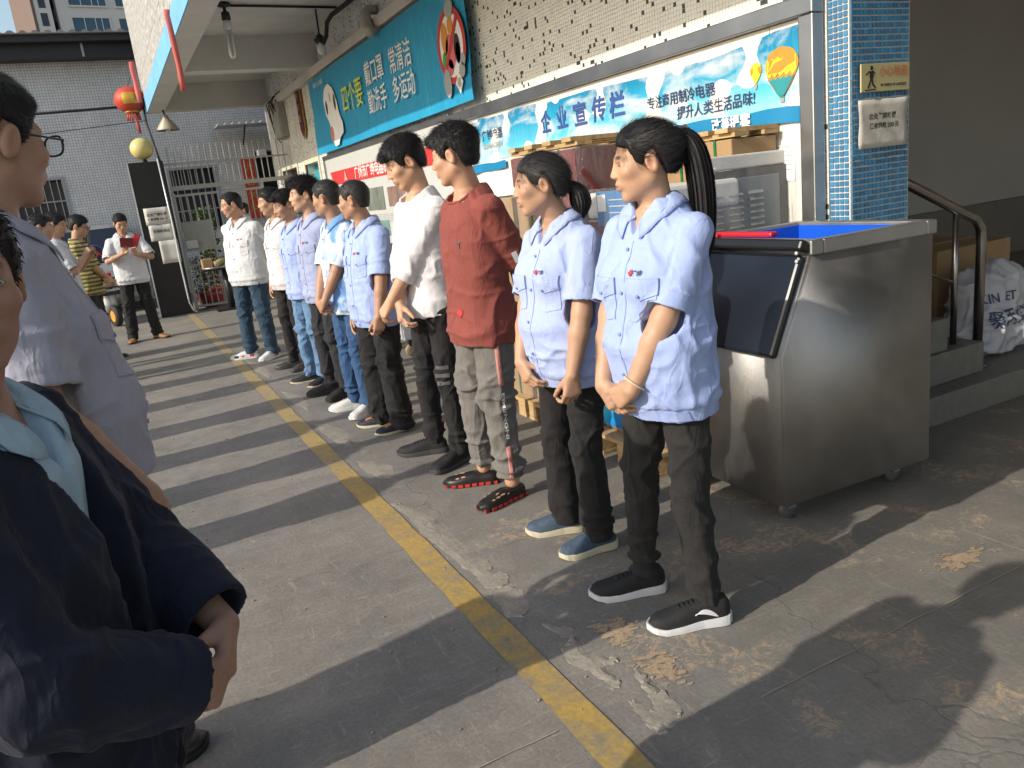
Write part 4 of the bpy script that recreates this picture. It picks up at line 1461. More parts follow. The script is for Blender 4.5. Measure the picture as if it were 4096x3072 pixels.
# column
bpart(MB().box(XW+.012, XW+.41, 2.632, 2.745, 0, 3.735), 'column', mat('column_grout', (.62, .62, .60), .8))
tile_me = {}
def tile_mesh(nm, m, ax, sz, th=.006):
    if ax == 'y': mb = MB().box(-sz/2, sz/2, -th, 0, -sz/2, sz/2)
    else: mb = MB().box(-th, 0, -sz/2, sz/2, -sz/2, sz/2)
    me = raw(mb.v, mb.f); me.materials.append(m); return me
TB = [mat('blue_tile_%d' % i, c, .18, var=.08, scale=40) for i, c in enumerate(((.050, .21, .40), (.055, .17, .32), (.060, .25, .46)))]
TBB = MB()
rs = random.Random(2); cnt = 0; rest = [MB(), MB(), MB()]
tmy = [tile_mesh('t', m, 'y', .0208) for m in TB]; tmx = [tile_mesh('t', m, 'x', .0208) for m in TB]
col_tiles = []
for iz in range(0, 122):
    z = .0160 + .0272*iz
    for ix in range(14): col_tiles.append(('y', XW+.030+.0275*ix, 2.632, z))
    for iy in range(4): col_tiles.append(('x', XW+.012, 2.650+.0275*iy, z))
col_tiles.sort(key=lambda t: abs(t[3]-1.55))
for (ax, x, y, z) in col_tiles:
    k = rs.choice((0, 0, 1, 1, 2))
    j = rs.uniform(-.0012, .0012)
    if cnt < 300:
        o = bpy.data.objects.new('tile', (tmy if ax == 'y' else tmx)[k]); COL.objects.link(o); o.parent = bld
        o.matrix_parent_inverse = Matrix.Translation((-XW, -9, 0)); o.location = (x+j, y, z+j) if ax == 'y' else (x, y+j, z+j)
        cnt += 1
    else:
        h = .0104
        if ax == 'y': rest[k].box(x-h, x+h, y-.006, y, z-h, z+h)
        else: rest[k].box(x-.006, x, y-h, y+h, z-h, z+h)
for k in range(3):
    o = bpart(rest[k], 'column_tiles', TB[k]); tag(o, kind='stuff')
# white wall tiles above the notice board, nearest ones as geometry
TW = mat('white_tile', (.80, .80, .75), .25, var=.10, scale=9); TK = mat('dark_green_tile', (.045, .055, .042), .3, var=.2)
tw, tk = tile_mesh('t', TW, 'x', .0222, .003), tile_mesh('t', TK, 'x', .0222, .0028)
cnt = {0: 0, 1: 0}; rest = [MB(), MB()]
wt = []
for iy in range(150):
    y = 2.765 + .0245*iy
    for iz in range(46):
        z = 2.136 + .0245*iz
        if z < 2.20 + (y - 2.75)*.25: wt.append((y, z))
for (y, z) in wt:
    k = 1 if rs.random() < .058 else 0
    if cnt[0] + cnt[1] < 300 and y > 2.9:
        o = bpy.data.objects.new('tile', (tw, tk)[k]); COL.objects.link(o); o.parent = bld
        o.matrix_parent_inverse = Matrix.Translation((-XW, -9, 0)); o.location = (XW-.001, y, z); cnt[k] += 1
    else:
        rest[k].box(XW-.004, XW-.001, y-.0111, y+.0111, z-.0111, z+.0111)
for k in range(2):
    o = bpart(rest[k], 'wall_tiles', (TW, TK)[k]); tag(o, kind='stuff')
# recess behind the column: back wall, side wall, steps
rc = MB().box(XW+.35, 9, 5.2, 5.4, 0, 3.735).box(9, 9.2, -4, 5.4, 0, 3.735)
bpart(rc, 'recess_wall', M_GREYWALL)
bpart(MB().box(XW+.35, 9, 5.15, 5.198, 0, .72), 'skirting', M_SKIRT)
bpart(MB().box(XW+.414, 9, 2.50, 5.14, 0, .155), 'step', M_STEP, bevel=.006)
bpart(MB().box(XW+.416, 4.13, 2.62, 5.13, .157, .325), 'step', M_STEP, bevel=.006)
bpart(MB().box(XW+.418, 3.85, 2.64, 5.12, .327, .50), 'step', M_STEP, bevel=.006)
hr = empty('handrail', (4.17, 2.70, .155)); tag(hr, 'polished steel handrail beside the steps in the dark entrance', 'handrail')
def hpart(mb, name):
    o = mb.build(name, steel('rail_steel', (.34, .33, .32), .22) if 'rail_steel' not in MATS else MATS['rail_steel'], hr, True); o.matrix_parent_inverse = Matrix.Translation((-4.17, -2.70, -.155)); return o
hpart(MB().tube([(4.19, 2.70, .157), (4.20, 2.70, .85), (4.19, 2.70, .93), (4.14, 2.70, .985), (4.05, 2.70, 1.02), (3.64, 2.70, 1.20), (3.3, 2.72, 1.35)], .026, 14), 'rail')
hpart(MB().tube([(3.98, 2.70, .327), (3.98, 2.70, 1.04)], .017, 10), 'post')
hpart(MB().tube([(3.98, 2.70, .66), (3.5, 2.71, .86)], .010, 8), 'mid_rail')
hpart(MB().lathe([(.05, 0), (.05, .008), (.03, .012)], (4.19, 2.70, .157), 16), 'base_plate')
ct = empty('cardboard_carton', (4.75, 3.15, .155)); tag(ct, 'brown cardboard carton standing behind the handrail post', 'carton')
o = MB().box(-.30, .42, -.02, .5, .001, .60).build('box', M_CARD, ct, False, .006)
MB().box(-.30, .42, .20, .26, .601, .604).build('tape', M_CARDL, ct)
sk = empty('woven_sack', (4.52, 2.86, .155)); tag(sk, 'white plastic woven sack with printed lettering beside the steps', 'sack')
g_ = Grid((-.42, -.24, -.01), (.46, .26, .62), .012)
g_.ell((.02, 0, .16), (.36, .17, .17), .06); g_.ell((.06, .02, .36), (.30, .15, .17), .08); g_.cone((-.30, 0, .05), (.34, 0, .05), .07, .07, .05)
V_, Q_ = g_.mesh(); N_ = vnormals(V_, Q_)
V_ = V_ + N_*(.012*crease(V_*np.array((5, 5, 8)), 3) + .008*crease(V_*14, 4) + .010*vnoise(V_*6, 5))[:, None]
V_[:, 2] = np.maximum(V_[:, 2], .002)
so = link('sack_body', np_mesh(V_, Q_), sk, M_SACK, True)
bv_ = BVHTree.FromPolygons([tuple(map(float, p)) for p in V_], [tuple(map(int, q)) for q in Q_])
for txt, size, cx_, cz_ in (('KIN  ET', .075, -.06, .345), ('聚丙烯', .105, -.02, .225)):
    me = text_mesh(txt, size, 0, .001)
    for v in me.vertices:
        h = bv_.ray_cast(Vector((cx_+v.co.x, -1, cz_+v.co.y)), Vector((0, 1, 0)))
        v.co = (h[0] + Vector((0, -.004, 0))) if h[0] is not None else Vector((cx_+v.co.x, -.1, cz_+v.co.y))
    link('printed_text', me, sk, M_INKN)

# signs on the column
RX, UZ = (1, 0, 0), (0, 0, 1)
sg = empty('warning_sign', (3.32, 2.62, 1.72)); tag(sg, 'yellowed slippery floor sign with walking figure on the blue column', 'sign')
MB().box(-.162, .162, -.012, -.004, -.061, .061).build('plate', M_YSIGN, sg, False, .002)
text_on('lettering', '小心地滑', .048, (.050, -.0135, .022), RX, UZ, M_INKS, sg, .0015)
text_on('lettering', 'BE CAREFUL OF LANDSLIDE', .0145, (.050, -.0135, -.034), RX, UZ, M_INKK, sg, .0006, .95)
fg = MB()
def flat(mb, pts, y=-.0135, th=.0008): mb.prism([(p[0], p[1]) for p in pts], 'y', y, y+th)
flat(fg, [(-.095 + .009*math.cos(a), .042 + .010*math.sin(a)) for a in [2*math.pi*i/14 for i in range(14)]])
flat(fg, [(-.110, .028), (-.086, .030), (-.082, .006), (-.090, -.008), (-.106, -.006)])
flat(fg, [(-.106, .026), (-.130, .010), (-.134, .016), (-.108, .032)]); flat(fg, [(-.090, .026), (-.074, .014), (-.070, .018), (-.086, .031)])
flat(fg, [(-.104, -.006), (-.124, -.044), (-.114, -.046), (-.095, -.008)]); flat(fg, [(-.098, -.006), (-.092, -.030), (-.074, -.046), (-.066, -.042), (-.084, -.026), (-.088, -.004)])
flat(fg, [(-.140, -.050), (-.068, -.048), (-.068, -.053), (-.140, -.055)])
fg.build('walking_figure', M_INKK, sg)
pn = empty('paper_notice', (3.31, 2.62, 1.52)); tag(pn, 'creased white paper notice about a 200 yuan fine on the blue column', 'notice')
vs = []; fs = []; rs = random.Random(5)
for i in range(13):
    for j in range(9):
        vs.append((-.163 + .326*i/12, -.008 + .003*math.sin(i*1.3+j) - (.012*(j/8)**6 if i > 9 else 0), -.108 + .215*j/8))
fs = [(i*9+j, (i+1)*9+j, (i+1)*9+j+1, i*9+j+1) for i in range(12) for j in range(8)]
link('paper', raw(vs, fs), pn, M_PAPER, True).modifiers.new('s', 'SOLIDIFY').thickness = .0015
text_on('lettering', '此处严禁吸烟', .030, (-.012, -.0135, .030), RX, UZ, M_INKK, pn, .0006)
text_on('lettering', '违者罚款 200 元', .028, (.0, -.0135, -.012), RX, UZ, M_INKK, pn, .0006)

# ------------------------------------------------------------------ notice board with sky-printed tarpaulin
RY = (0, -1, 0)
nb = empty('notice_board', (XW, 4.9, .9)); tag(nb, 'large steel-framed notice board with white panels on the mosaic wall', 'notice board')
def on(parent, off, mb, name, m, **k):
    o = mb.build(name, m, parent, **k); o.matrix_parent_inverse = Matrix.Translation(off); return o
NO = (-XW, -4.9, -.9)
yb_ = [2.84, 3.05, 3.834, 4.877, 5.813, 6.86]
for i in range(5):
    on(nb, NO, MB().box(XW-.045, XW-.030, yb_[i]+.002, yb_[i+1]-.002, .93, 2.030), 'panel', M_PANEL)
for (a, b_, z0, z1) in ((2.75, 7.0, 2.033, 2.118), (2.75, 7.0, .86, .925)):
    on(nb, NO, MB().box(XW-.085, XW-.012, a, b_, z0, z1), 'frame_rail', M_FRAME, bevel=.006)
for (a, b_) in ((2.752, 2.838), (6.862, 6.998)):
    on(nb, NO, MB().box(XW-.083, XW-.012, a, b_, .927, 2.031), 'frame_post', M_FRAME, bevel=.006)
def sky_print():
    b = NB('printed_sky')
    v = b.coord('Object', (1, 1, 2.6)); vz = b.sep(b.coord())[2]
    n = b.noise(2.3, 6, .58, v, .7)
    n2 = b.noise(6.0, 5, .6, v, .6)
    grad = b.ramp(b.math('DIVIDE', b.math('SUBTRACT', vz, 1.60), .42), [(0.0, (.42, .70, .80)), (.35, (.10, .50, .70)), (.70, (.012, .30, .52)), (1.0, (.008, .17, .36))])
    cl = b.ramp(b.math('ADD', b.math('MULTIPLY', n, .8), b.math('MULTIPLY', n2, .2)), [(.45, 0.0), (.60, .75), (.74, 1.0)])
    b.color(b.mix(cl, grad, (.66, .68, .68))); b.set(Roughness=.38)
    w_ = b.coord('Object', (1, 9, 2.0), (.5, 0, 0)); b.bump(b.noise(1.4, 4, .5, w_, .6), .35, .05)
    return b.m
M_SKYP = sky_print()
tp = empty('tarpaulin', (3.05, 4.8, 1.6)); tag(tp, 'wavy tarpaulin printed with blue sky, clouds and balloons on the notice board', 'banner')
TO = (-3.05, -4.8, -1.6)
topY = [2.82, 3.0, 3.207, 3.486, 3.834, 4.287, 4.877, 5.406, 5.813, 6.526, 6.80]; topZ = [1.998, 1.999, 1.986, 1.966, 1.958, 1.980, 1.982, 2.002, 2.005, 2.010, 2.012]
botY = [2.82, 3.3, 3.8, 4.465, 5.673, 6.8]; botZ = [1.655, 1.648, 1.660, 1.690, 1.66, 1.655]
NY, NZ = 160, 10; vs = []
def tx(y, z): return XW - .050 - .006*math.sin(y*9 + z*7) - .004*math.sin(y*23+1) - .003*math.sin(z*30 + y*4)
for i in range(NY+1):
    y = 2.82 + 3.98*i/NY
    zt_ = np.interp(y, topY, topZ) + .006*math.sin(y*7.0); zb_ = np.interp(y, botY, botZ)
    for j in range(NZ+1):
        z = zb_ + (zt_-zb_)*j/NZ
        vs.append((tx(y, z), y, z))
fs = [(i*(NZ+1)+j, i*(NZ+1)+j+1, (i+1)*(NZ+1)+j+1, (i+1)*(NZ+1)+j) for i in range(NY) for j in range(NZ)]
o = link('sheet', raw(vs, fs), tp, M_SKYP, True); o.matrix_parent_inverse = Matrix.Translation(TO)
def blue_strip(y0, y1, z0, z1, z2, z3):
    vs = []
    for i in range(21):
        f = i/20; y = y0 + (y1-y0)*f
        for a, b_ in ((z0, z1), (z2, z3)): vs.append((tx(y, 1.6) - .014, y, a + (b_-a)*f + .004*math.sin(y*13)))
    o = link('blue_strip', raw(vs, [(2*i, 2*i+1, 2*i+3, 2*i+2) for i in range(20)]), tp, mat('print_blue', (.01, .21, .44), .4, var=.1), True); o.matrix_parent_inverse = Matrix.Translation(TO)
blue_strip(2.86, 3.80, 1.572, 1.600, 1.648, 1.662)
blue_strip(5.95, 6.68, 1.580, 1.567, 1.640, 1.642)
def ttext(parent, off, s_, size, y, z, m, x=XW-.066, bold=.0, sx=1.0, name='lettering', rot=0.0, wave=True, lift=.005):
    me = text_mesh(s_, size, 0, bold, sx)
    for v in me.vertices:
        yy = y - v.co.x*math.cos(rot) ; zz = z + v.co.y + v.co.x*math.sin(rot)
        v.co = Vector((tx(yy, zz) - lift if wave else x, yy, zz))
    o = link(name, me, parent, m); o.matrix_parent_inverse = Matrix.Translation(off); return o
for c_, y, z in (('企', 5.27, 1.843), ('业', 5.029, 1.845), ('宣', 4.797, 1.841), ('传', 4.567, 1.843), ('栏', 4.346, 1.841)):
    ttext(tp, TO, c_, .165, y, z, M_INKB, bold=.004)
ttext(tp, TO, '专注商用制冷电器', .075, 3.745, 1.806, M_INKN, bold=.001)
ttext(tp, TO, '提升人类生活品味!', .075, 3.455, 1.718, M_INKN, bold=.001)
ttext(tp, TO, '改善提案', .075, 3.32, 1.613, M_WHITE, bold=.002, lift=.024)
ttext(tp, TO, '广绅电器', .092, 6.175, 1.86, M_INKN, bold=.001)
ttext(tp, TO, 'GUANGSHEN', .060, 6.18, 1.775, M_INKG, bold=.001)
def fpoly(parent, off, pts, m, name, lift=.006, x=None):
    vs = [((tx(y, z) - lift) if x is None else x - lift, y, z) for y, z in pts]
    o = link(name, raw(vs, [tuple(range(len(vs)))]), parent, m); o.matrix_parent_inverse = Matrix.Translation(off); return o
# diamond logo
for sc_, mt, lf in ((.062, M_INKR, .005), (.044, M_WHITE, .0065)):
    fpoly(tp, TO, [(6.475, 1.838+sc_), (6.475-sc_*.72, 1.838), (6.475, 1.838-sc_), (6.475+sc_*.72, 1.838)], mt, 'diamond_logo', lf)
fpoly(tp, TO, [(6.49, 1.868), (6.46, 1.855), (6.465, 1.845), (6.485, 1.852), (6.492, 1.824), (6.470, 1.815), (6.468, 1.832), (6.478, 1.834), (6.477, 1.842), (6.458, 1.838), (6.460, 1.805), (6.500, 1.818)], M_INKR, 'diamond_logo', .008)
def balloon(cy, zt, zb, hw, cols):
    n = 16
    def prof(f):   # f 0 top .. 1 bottom
        return hw*math.sqrt(max(0, 1-((f-.38)/.38)**2)) if f < .38 else hw*(1 - ((f-.38)/.62)**1.5*.86)
    zz = lambda f: zt + (zb-zt)*f
    L = [(cy + prof(i/n), zz(i/n)) for i in range(n+1)]; Rr = [(cy - prof(i/n), zz(i/n)) for i in range(n, -1, -1)]
    fpoly(tp, TO, L + Rr, cols[0], 'balloon', .006)
    def zig(f0, f1, m, lf, k=5, up=True):
        top = []; bot = []
        for i in range(2*k+1):
            u = -1 + i/k
            f = f0 + (.06 if i % 2 else 0)
            top.append((cy - u*prof(f)*.985, zz(f)))
            f = f1 + (.08 if i % 2 else 0)
            bot.append((cy - u*prof(f)*.985, zz(f)))
        fpoly(tp, TO, top + bot[::-1], m, 'balloon_panel', lf)
    if len(cols) > 1: zig(.20, .52, cols[1], .0075)
    if len(cols) > 2: zig(.60, .97, cols[2], .009)
    fpoly(tp, TO, [(cy+.012, zb-.004), (cy-.012, zb-.004), (cy-.010, zb-.03), (cy+.010, zb-.03)], M_INKG, 'balloon_basket', .006)
balloon(2.966, 1.929, 1.705, .104, (M_INKO, M_INKY, M_INKT))
balloon(3.145, 1.885, 1.790, .043, (M_INKY, M_INKO))
# thin notices pinned under the tarpaulin
for i, (y, z, w_, h_) in enumerate(((3.42, 1.38, .14, .20), (3.20, 1.39, .15, .20), (2.98, 1.40, .15, .20), (6.55, 1.36, .16, .22), (6.25, 1.37, .16, .22))):
    pp = empty('pinned_sheet', (XW-.048, y, z)); tag(pp, 'printed sheet pinned on the notice board, %s' % ('first left of the steel cabinet', 'second of the three sheets above the steel cabinet', 'rightmost sheet above the steel cabinet', 'leftmost sheet under the blue strip', 'second sheet under the left blue strip')[i], 'notice')
    MB().box(-.0015, .0015, -w_/2, w_/2, -h_/2, h_/2).build('paper', M_WHITE, pp)
    for k in range(6):
        MB().box(-.0022, -.0016, -w_*.38, w_*.38, h_*.32 - k*h_*.11, h_*.34 - k*h_*.11).build('text_line', M_INKG, pp)

# ------------------------------------------------------------------ second board and blue banner further along
b2 = empty('information_board', (XW, 9.4, .9)); tag(b2, 'white information board with red heading behind the row of men', 'notice board')
BO = (-XW, -9.4, -.9)
on(b2, BO, MB().box(XW-.05, XW-.012, 7.05, 11.70, .93, 2.085), 'panel', mat('grey_white_panel', (.52, .54, .53), .3, var=.06))
for (a, b_, z0, z1) in ((7.02, 11.76, 2.087, 2.14), (7.02, 11.76, .87, .928)): on(b2, BO, MB().box(XW-.07, XW-.012, a, b_, z0, z1), 'frame_rail', M_FRAME, bevel=.005)
for (a, b_) in ((7.004, 7.048), (11.702, 11.76)): on(b2, BO, MB().box(XW-.068, XW-.012, a, b_, .93, 2.085), 'frame_post', M_FRAME, bevel=.005)
fpoly(b2, BO, [(11.50, 1.90), (7.3, 1.90), (7.3, 1.72), (11.25, 1.72), (11.42, 1.78)], M_INKR, 'red_heading', .0, XW-.055)
ttext(b2, BO, '广州市广绅电器制造有限公司', .17, 9.2, 1.81, M_WHITE, XW-.058, .002, wave=False)
ttext(b2, BO, '人', .13, 10.75, 1.80, M_WHITE, XW-.058, .002, wave=False)
for (y0, y1, z0, z1, mt) in ((9.25, 9.95, 1.33, 1.60, mat('photo_grey', (.20, .23, .20), .4, var=.5, scale=5)), (8.5, 9.1, 1.36, 1.58, mat('photo_red', (.25, .16, .14), .4, var=.5, scale=6)), (9.2, 9.9, 1.02, 1.20, mat('photo_teal', (.20, .36, .34), .4, var=.4, scale=6))):
    on(b2, BO, MB().box(XW-.056, XW-.051, y0, y1, z0, z1), 'photo_print', mt)
for k in range(5):
    on(b2, BO, MB().box(XW-.054, XW-.051, 8.6, 9.9, 1.27-.022*k, 1.277-.022*k), 'text_line', M_INKG)
def banner_mat():
    b = NB('banner_blue')
    v = b.coord(); n = b.noise(1.2, 5, .6, v)
    b.color(b.mix(n, (.010, .25, .47), (.018, .35, .60))); b.set(Roughness=.45)
    w_ = b.coord('Object', (1, 2.5, .8), (.6, 0, 0)); b.bump(b.noise(1.6, 4, .55, w_, .8), .5, .08)
    return b.m
bn = empty('blue_banner', (XW, 9.0, 2.66)); tag(bn, 'blue public health banner with white and yellow slogans under the canopy', 'banner')
NBO = (-XW, -9.0, -2.66)
vs = []
for i in range(41):
    y = 6.30 + 5.42*i/40
    for j in range(9):
        z = 2.165 + .985*j/8
        vs.append((XW - .115 - .010*math.sin(y*2.3 + z*3) - .006*math.sin(z*9 + y), y, z))
o = link('sheet', raw(vs, [(i*9+j, i*9+j+1, (i+1)*9+j+1, (i+1)*9+j) for i in range(40) for j in range(8)]), bn, banner_mat(), True); o.matrix_parent_inverse = Matrix.Translation(NBO)
BX = XW - .138
for t_, sz, y, z, mt, sx_ in (('四个要', .34, 9.66, 2.66, M_INKY, .86), ('戴口罩', .27, 8.73, 2.79, M_WHITE, .82), ('常清洁', .27, 7.88, 2.775, M_WHITE, .82), ('勤洗手', .27, 8.73, 2.495, M_WHITE, .82), ('多运动', .27, 7.88, 2.50, M_WHITE, .82), ('健康生活 从我做起', .065, 11.1, 3.04, M_WHITE, 1.0)):
    ttext(bn, NBO, t_, sz, y, z, mt, BX, .002 if sz > .1 else 0, sx_, wave=False)
# white cartoon animal shape and prohibition ring
E_ = lambda cy, cz, ry, rz, n=20: [(cy + ry*math.cos(2*math.pi*i/n), cz + rz*math.sin(2*math.pi*i/n)) for i in range(n)]
fpoly(bn, NBO, [(10.62, 2.97), (10.45, 2.90), (10.33, 2.72), (10.30, 2.58), (10.20, 2.44), (10.22, 2.33), (10.40, 2.28), (10.52, 2.20), (10.70, 2.20), (10.78, 2.34), (10.80, 2.50), (10.92, 2.62), (10.95, 2.80), (10.86, 2.92), (10.74, 2.96)], M_WHITE, 'cartoon_animal', 0, BX)
for p, mt in ((E_(10.43, 2.72, .045, .10), M_INKK), (E_(10.83, 2.70, .045, .09), M_INKK), (E_(10.62, 2.80, .03, .06), M_INKG), (E_(10.75, 2.36, .08, .10), M_INKS)):
    fpoly(bn, NBO, p, mt, 'cartoon_animal', .002, BX)
ro = E_(6.60, 2.645, .30, .31, 36); ri = E_(6.60, 2.645, .245, .255, 36)
vs = [(BX, y, z) for y, z in ro] + [(BX, y, z) for y, z in ri]
o = link('red_ring', raw(vs, [(i, (i+1) % 36, 36+(i+1) % 36, 36+i) for i in range(36)]), bn, M_INKR); o.matrix_parent_inverse = Matrix.Translation(NBO)
fpoly(bn, NBO, E_(6.60, 2.645, .246, .256, 30), M_WHITE, 'ring_picture', -.002, BX)
for p, mt in ((E_(6.72, 2.72, .07, .13), M_INKO), (E_(6.62, 2.60, .10, .14), mat('pink_ink', (.62, .14, .16), .55)), (E_(6.48, 2.60, .06, .12), M_INKK), (E_(6.47, 2.57, .045, .08), M_INKS), (E_(6.76, 2.55, .05, .07), M_INKGR), (E_(6.58, 2.80, .06, .07), M_INKO), (E_(6.68, 2.48, .09, .07), mat('pink_ink', (.62, .14, .16), .55))):
    fpoly(bn, NBO, p, mt, 'ring_picture', .002, BX)
fpoly(bn, NBO, [(6.44, 2.87), (6.40, 2.84), (6.76, 2.43), (6.80, 2.46)], M_INKR, 'red_ring', .004, BX)
for p, mt in ((E_(6.75, 2.36, .08, .12), M_INKG), (E_(6.42, 2.42, .06, .06), M_INKG), (E_(6.38, 2.50, .05, .05), M_INKG), (E_(6.56, 2.93, .09, .07), M_INKG)):
    fpoly(bn, NBO, p, mt, 'grey_ornament', .006, BX)
fpoly(bn, NBO, [(6.50, 2.42), (6.42, 2.33), (6.50, 2.24), (6.58, 2.33)], M_WHITE, 'paper_diamond', .008, BX)
ttext(bn, NBO, '福', .08, 6.50, 2.33, M_INKG, BX-.010, .001, wave=False)

# pennant, meter box, elbow pipe, conduits, bulbs
pe = empty('pennant', (XW-.03, 12.75, 3.0)); tag(pe, 'maroon award pennant with gold fringe hanging on the mosaic wall', 'pennant')
vs = [(-.012, -.13, .36), (-.012, .13, .36), (-.012, .13, -.36), (-.012, 0, -.48), (-.012, -.13, -.36)]
link('cloth', raw(vs, [(0, 1, 2, 3, 4)]), pe, mat('maroon_cloth', (.085, .018, .022), .8)).modifiers.new('s', 'SOLIDIFY').thickness = .01
link('fringe', raw([(-.006, -.17, .30), (-.006, .17, .30), (-.006, .17, -.38), (-.006, 0, -.53), (-.006, -.17, -.38)], [(0, 1, 2, 3, 4)]), pe, M_GOLD).modifiers.new('s', 'SOLIDIFY').thickness = .008
for i, c_ in enumerate('保护环境'): text_on('lettering', c_, .11, (-.028, 0, .26 - .16*i), RY, UZ, M_GOLD, pe, .001)
mb_ = empty('meter_box', (XW, 14.16, 2.93)); tag(mb_, 'grey electric meter box with tangled cables on the far wall', 'meter box')
MB().box(-.12, -.001, -.28, .28, -.28, .28).build('case', mat('box_grey', (.28, .28, .27), .6), mb_, False, .01)
MB().box(-.13, -.121, -.24, .24, -.24, .24).build('lid', mat('box_grey2', (.33, .33, .31), .6), mb_)
cb = MB()
rs = random.Random(12)
for i in range(10):
    y = rs.uniform(-.2, .45); z = rs.uniform(.0, .5)
    cb.tube([(-.02, y, .45), (-.10 - rs.random()*.1, y + rs.uniform(-.1, .1), .3), (-.08, y + rs.uniform(-.2, .2), z - .2), (-.03, y, z - .35)], .010, 6)
cb.build('cable', M_RUBBER, mb_, True)
el = MB().tube([(3.09, 8.72, 3.42), (3.0, 8.72, 3.42), (2.955, 8.70, 3.38), (2.94, 8.66, 3.28), (2.925, 8.58, 3.19), (2.90, 8.46, 3.14)], [.05, .05, .055, .06, .06, .055], 16).build('elbow_pipe', M_PVC, None, True)
tag(el, 'grimy white plastic elbow pipe sticking out above the blue banner', 'pipe')
cd = MB().tube([(1.36, 9.74, 3.715), (3.02, 9.9, 3.715)], .014, 8).build('conduit', M_DARK, None, True); tag(cd, 'thin dark conduit running across the canopy ceiling to the wall', 'conduit')
gs = MB().tube([(2.98, 8.95, 3.62), (2.95, 9.5, 3.62), (2.90, 9.75, 3.60), (2.86, 9.85, 3.54), (2.84, 9.9, 3.40), (2.82, 10.0, 3.34), (2.80, 10.15, 3.37), (2.79, 10.2, 3.42)], .026, 10).build('cable_hose', M_RUBBER, None, True)
tag(gs, 'black flexible hose looping down beside the clear bulb', 'hose')
cl = empty('cfl_lamp', (1.70, 9.74, 3.72)); tag(cl, 'compact fluorescent lamp hanging from the canopy ceiling', 'lamp')
MB().lathe([(.075, 0), (.075, -.02), (.02, -.035), (.018, -.07), (.045, -.085), (.05, -.16), (.035, -.17)], (0, 0, 0), 16).build('holder', M_DARK, cl, True)
MB().lathe([(.035, -.17), (.05, -.20), (.05, -.25), (.035, -.27)], (0, 0, 0), 16).build('base', M_TUBE, cl, True)
for dx_, dy_ in ((-.022, -.02), (.022, -.02), (-.022, .02), (.022, .02)):
    MB().tube([(dx_, dy_, -.26), (dx_, dy_, -.52), (dx_*.6, dy_, -.545), (0, dy_, -.55)], .015, 8).build('tube', M_TUBE, cl, True)
bb = empty('clear_bulb', (2.79, 10.0, 3.72)); tag(bb, 'clear bulb in a caged holder on a rod under the canopy', 'lamp')
MB().tube([(0, 0, 0), (0, .02, -.28)], .012, 8).build('rod', M_DARK, bb, True)
MB().lathe([(.02, 0), (.045, -.03), (.045, -.09), (.03, -.10)], (0, .02, -.27), 12).build('socket', M_DARK, bb, True)
MB().lathe([(.028, 0), (.05, -.05), (.055, -.09), (.03, -.13), (.004, -.14)], (0, .02, -.37), 16).build('glass', M_TUBE, bb, True)
cone = empty('lamp_shade', (1.31, 14.95, 3.31)); tag(cone, 'enamel cone lamp shade hanging at the far corner of the canopy', 'lamp')
MB().tube([(0, 0, 0), (.02, 0, -.10)], .014, 8).build('stem', M_DARK, cone, True)
MB().lathe([(.035, -.08), (.05, -.13), (.19, -.32), (.19, -.328), (.045, -.145)], (.02, 0, 0), 24).build('shade', M_SHADE, cone, True)
MB().lathe([(.02, -.15), (.04, -.28), (.035, -.37), (.01, -.40)], (.02, 0, 0), 14).build('bulb', M_TUBE, cone, True)
# lantern and ribbons
ln = empty('red_lantern', (.87, 15.35, 3.55)); ln.scale = (.82, .82, .82); tag(ln, 'red and gold paper lantern with tassel at the canopy corner', 'lantern')
prof = [(.06, -.24)] + [(.30*math.sqrt(max(0, 1-(t/1.06)**2)), .25*t) for t in [x/8 for x in range(-8, 9)]] + [(.06, .25)]
seg = 32; vs = []; fs = []
for r, z in prof:
    for k in range(seg):
        a = 2*math.pi*k/seg; rr = r*(1 + .035*math.cos(k*math.pi)*0 + .03*abs(math.sin(a*8)))
        vs.append((rr*math.cos(a), rr*math.sin(a), z))
fs = [(i*seg+k, i*seg+(k+1) % seg, (i+1)*seg+(k+1) % seg, (i+1)*seg+k) for i in range(len(prof)-1) for k in range(seg)]
link('paper_globe', raw(vs, fs), ln, M_RED, True)
for z0, z1 in ((.17, .255), (-.26, -.20)): MB().lathe([(.12 if z0 < 0 else .20, z0), (.16 if z0 < 0 else .16, (z0+z1)/2), (.09, z1)], (0, 0, 0), 24).build('gold_rim', M_GOLD, ln, True)
vs = []; fs = []
for i in range(9):
    for j in range(7):
        a = -math.pi/2 - .55 + 1.1*i/8; z = -.10 + .22*j/6
        r = .302*math.sqrt(1-(z/.25/1.06)**2)*1.035
        vs.append((r*math.cos(a), r*math.sin(a), z))
link('gold_print', raw(vs, [(i*7+j, (i+1)*7+j, (i+1)*7+j+1, i*7+j+1) for i in range(8) for j in range(6)]), ln, M_GOLD, True)
tsl = MB()
for k in range(14):
    a = 2*math.pi*k/14; tsl.tube([(.10*math.cos(a), .10*math.sin(a), -.25), (.13*math.cos(a), .13*math.sin(a), -.40)], .014, 5)
tsl.tube([(.02, 0, -.3), (.05, 0, -.50), (.06, 0, -.66)], [.006, .03, .026], 8)
tsl.build('tassel', M_RED, ln, True)
MB().tube([(.0, 0, .25), (.1, .0, .45)], .006, 6).build('hook', M_DARK, ln, True)
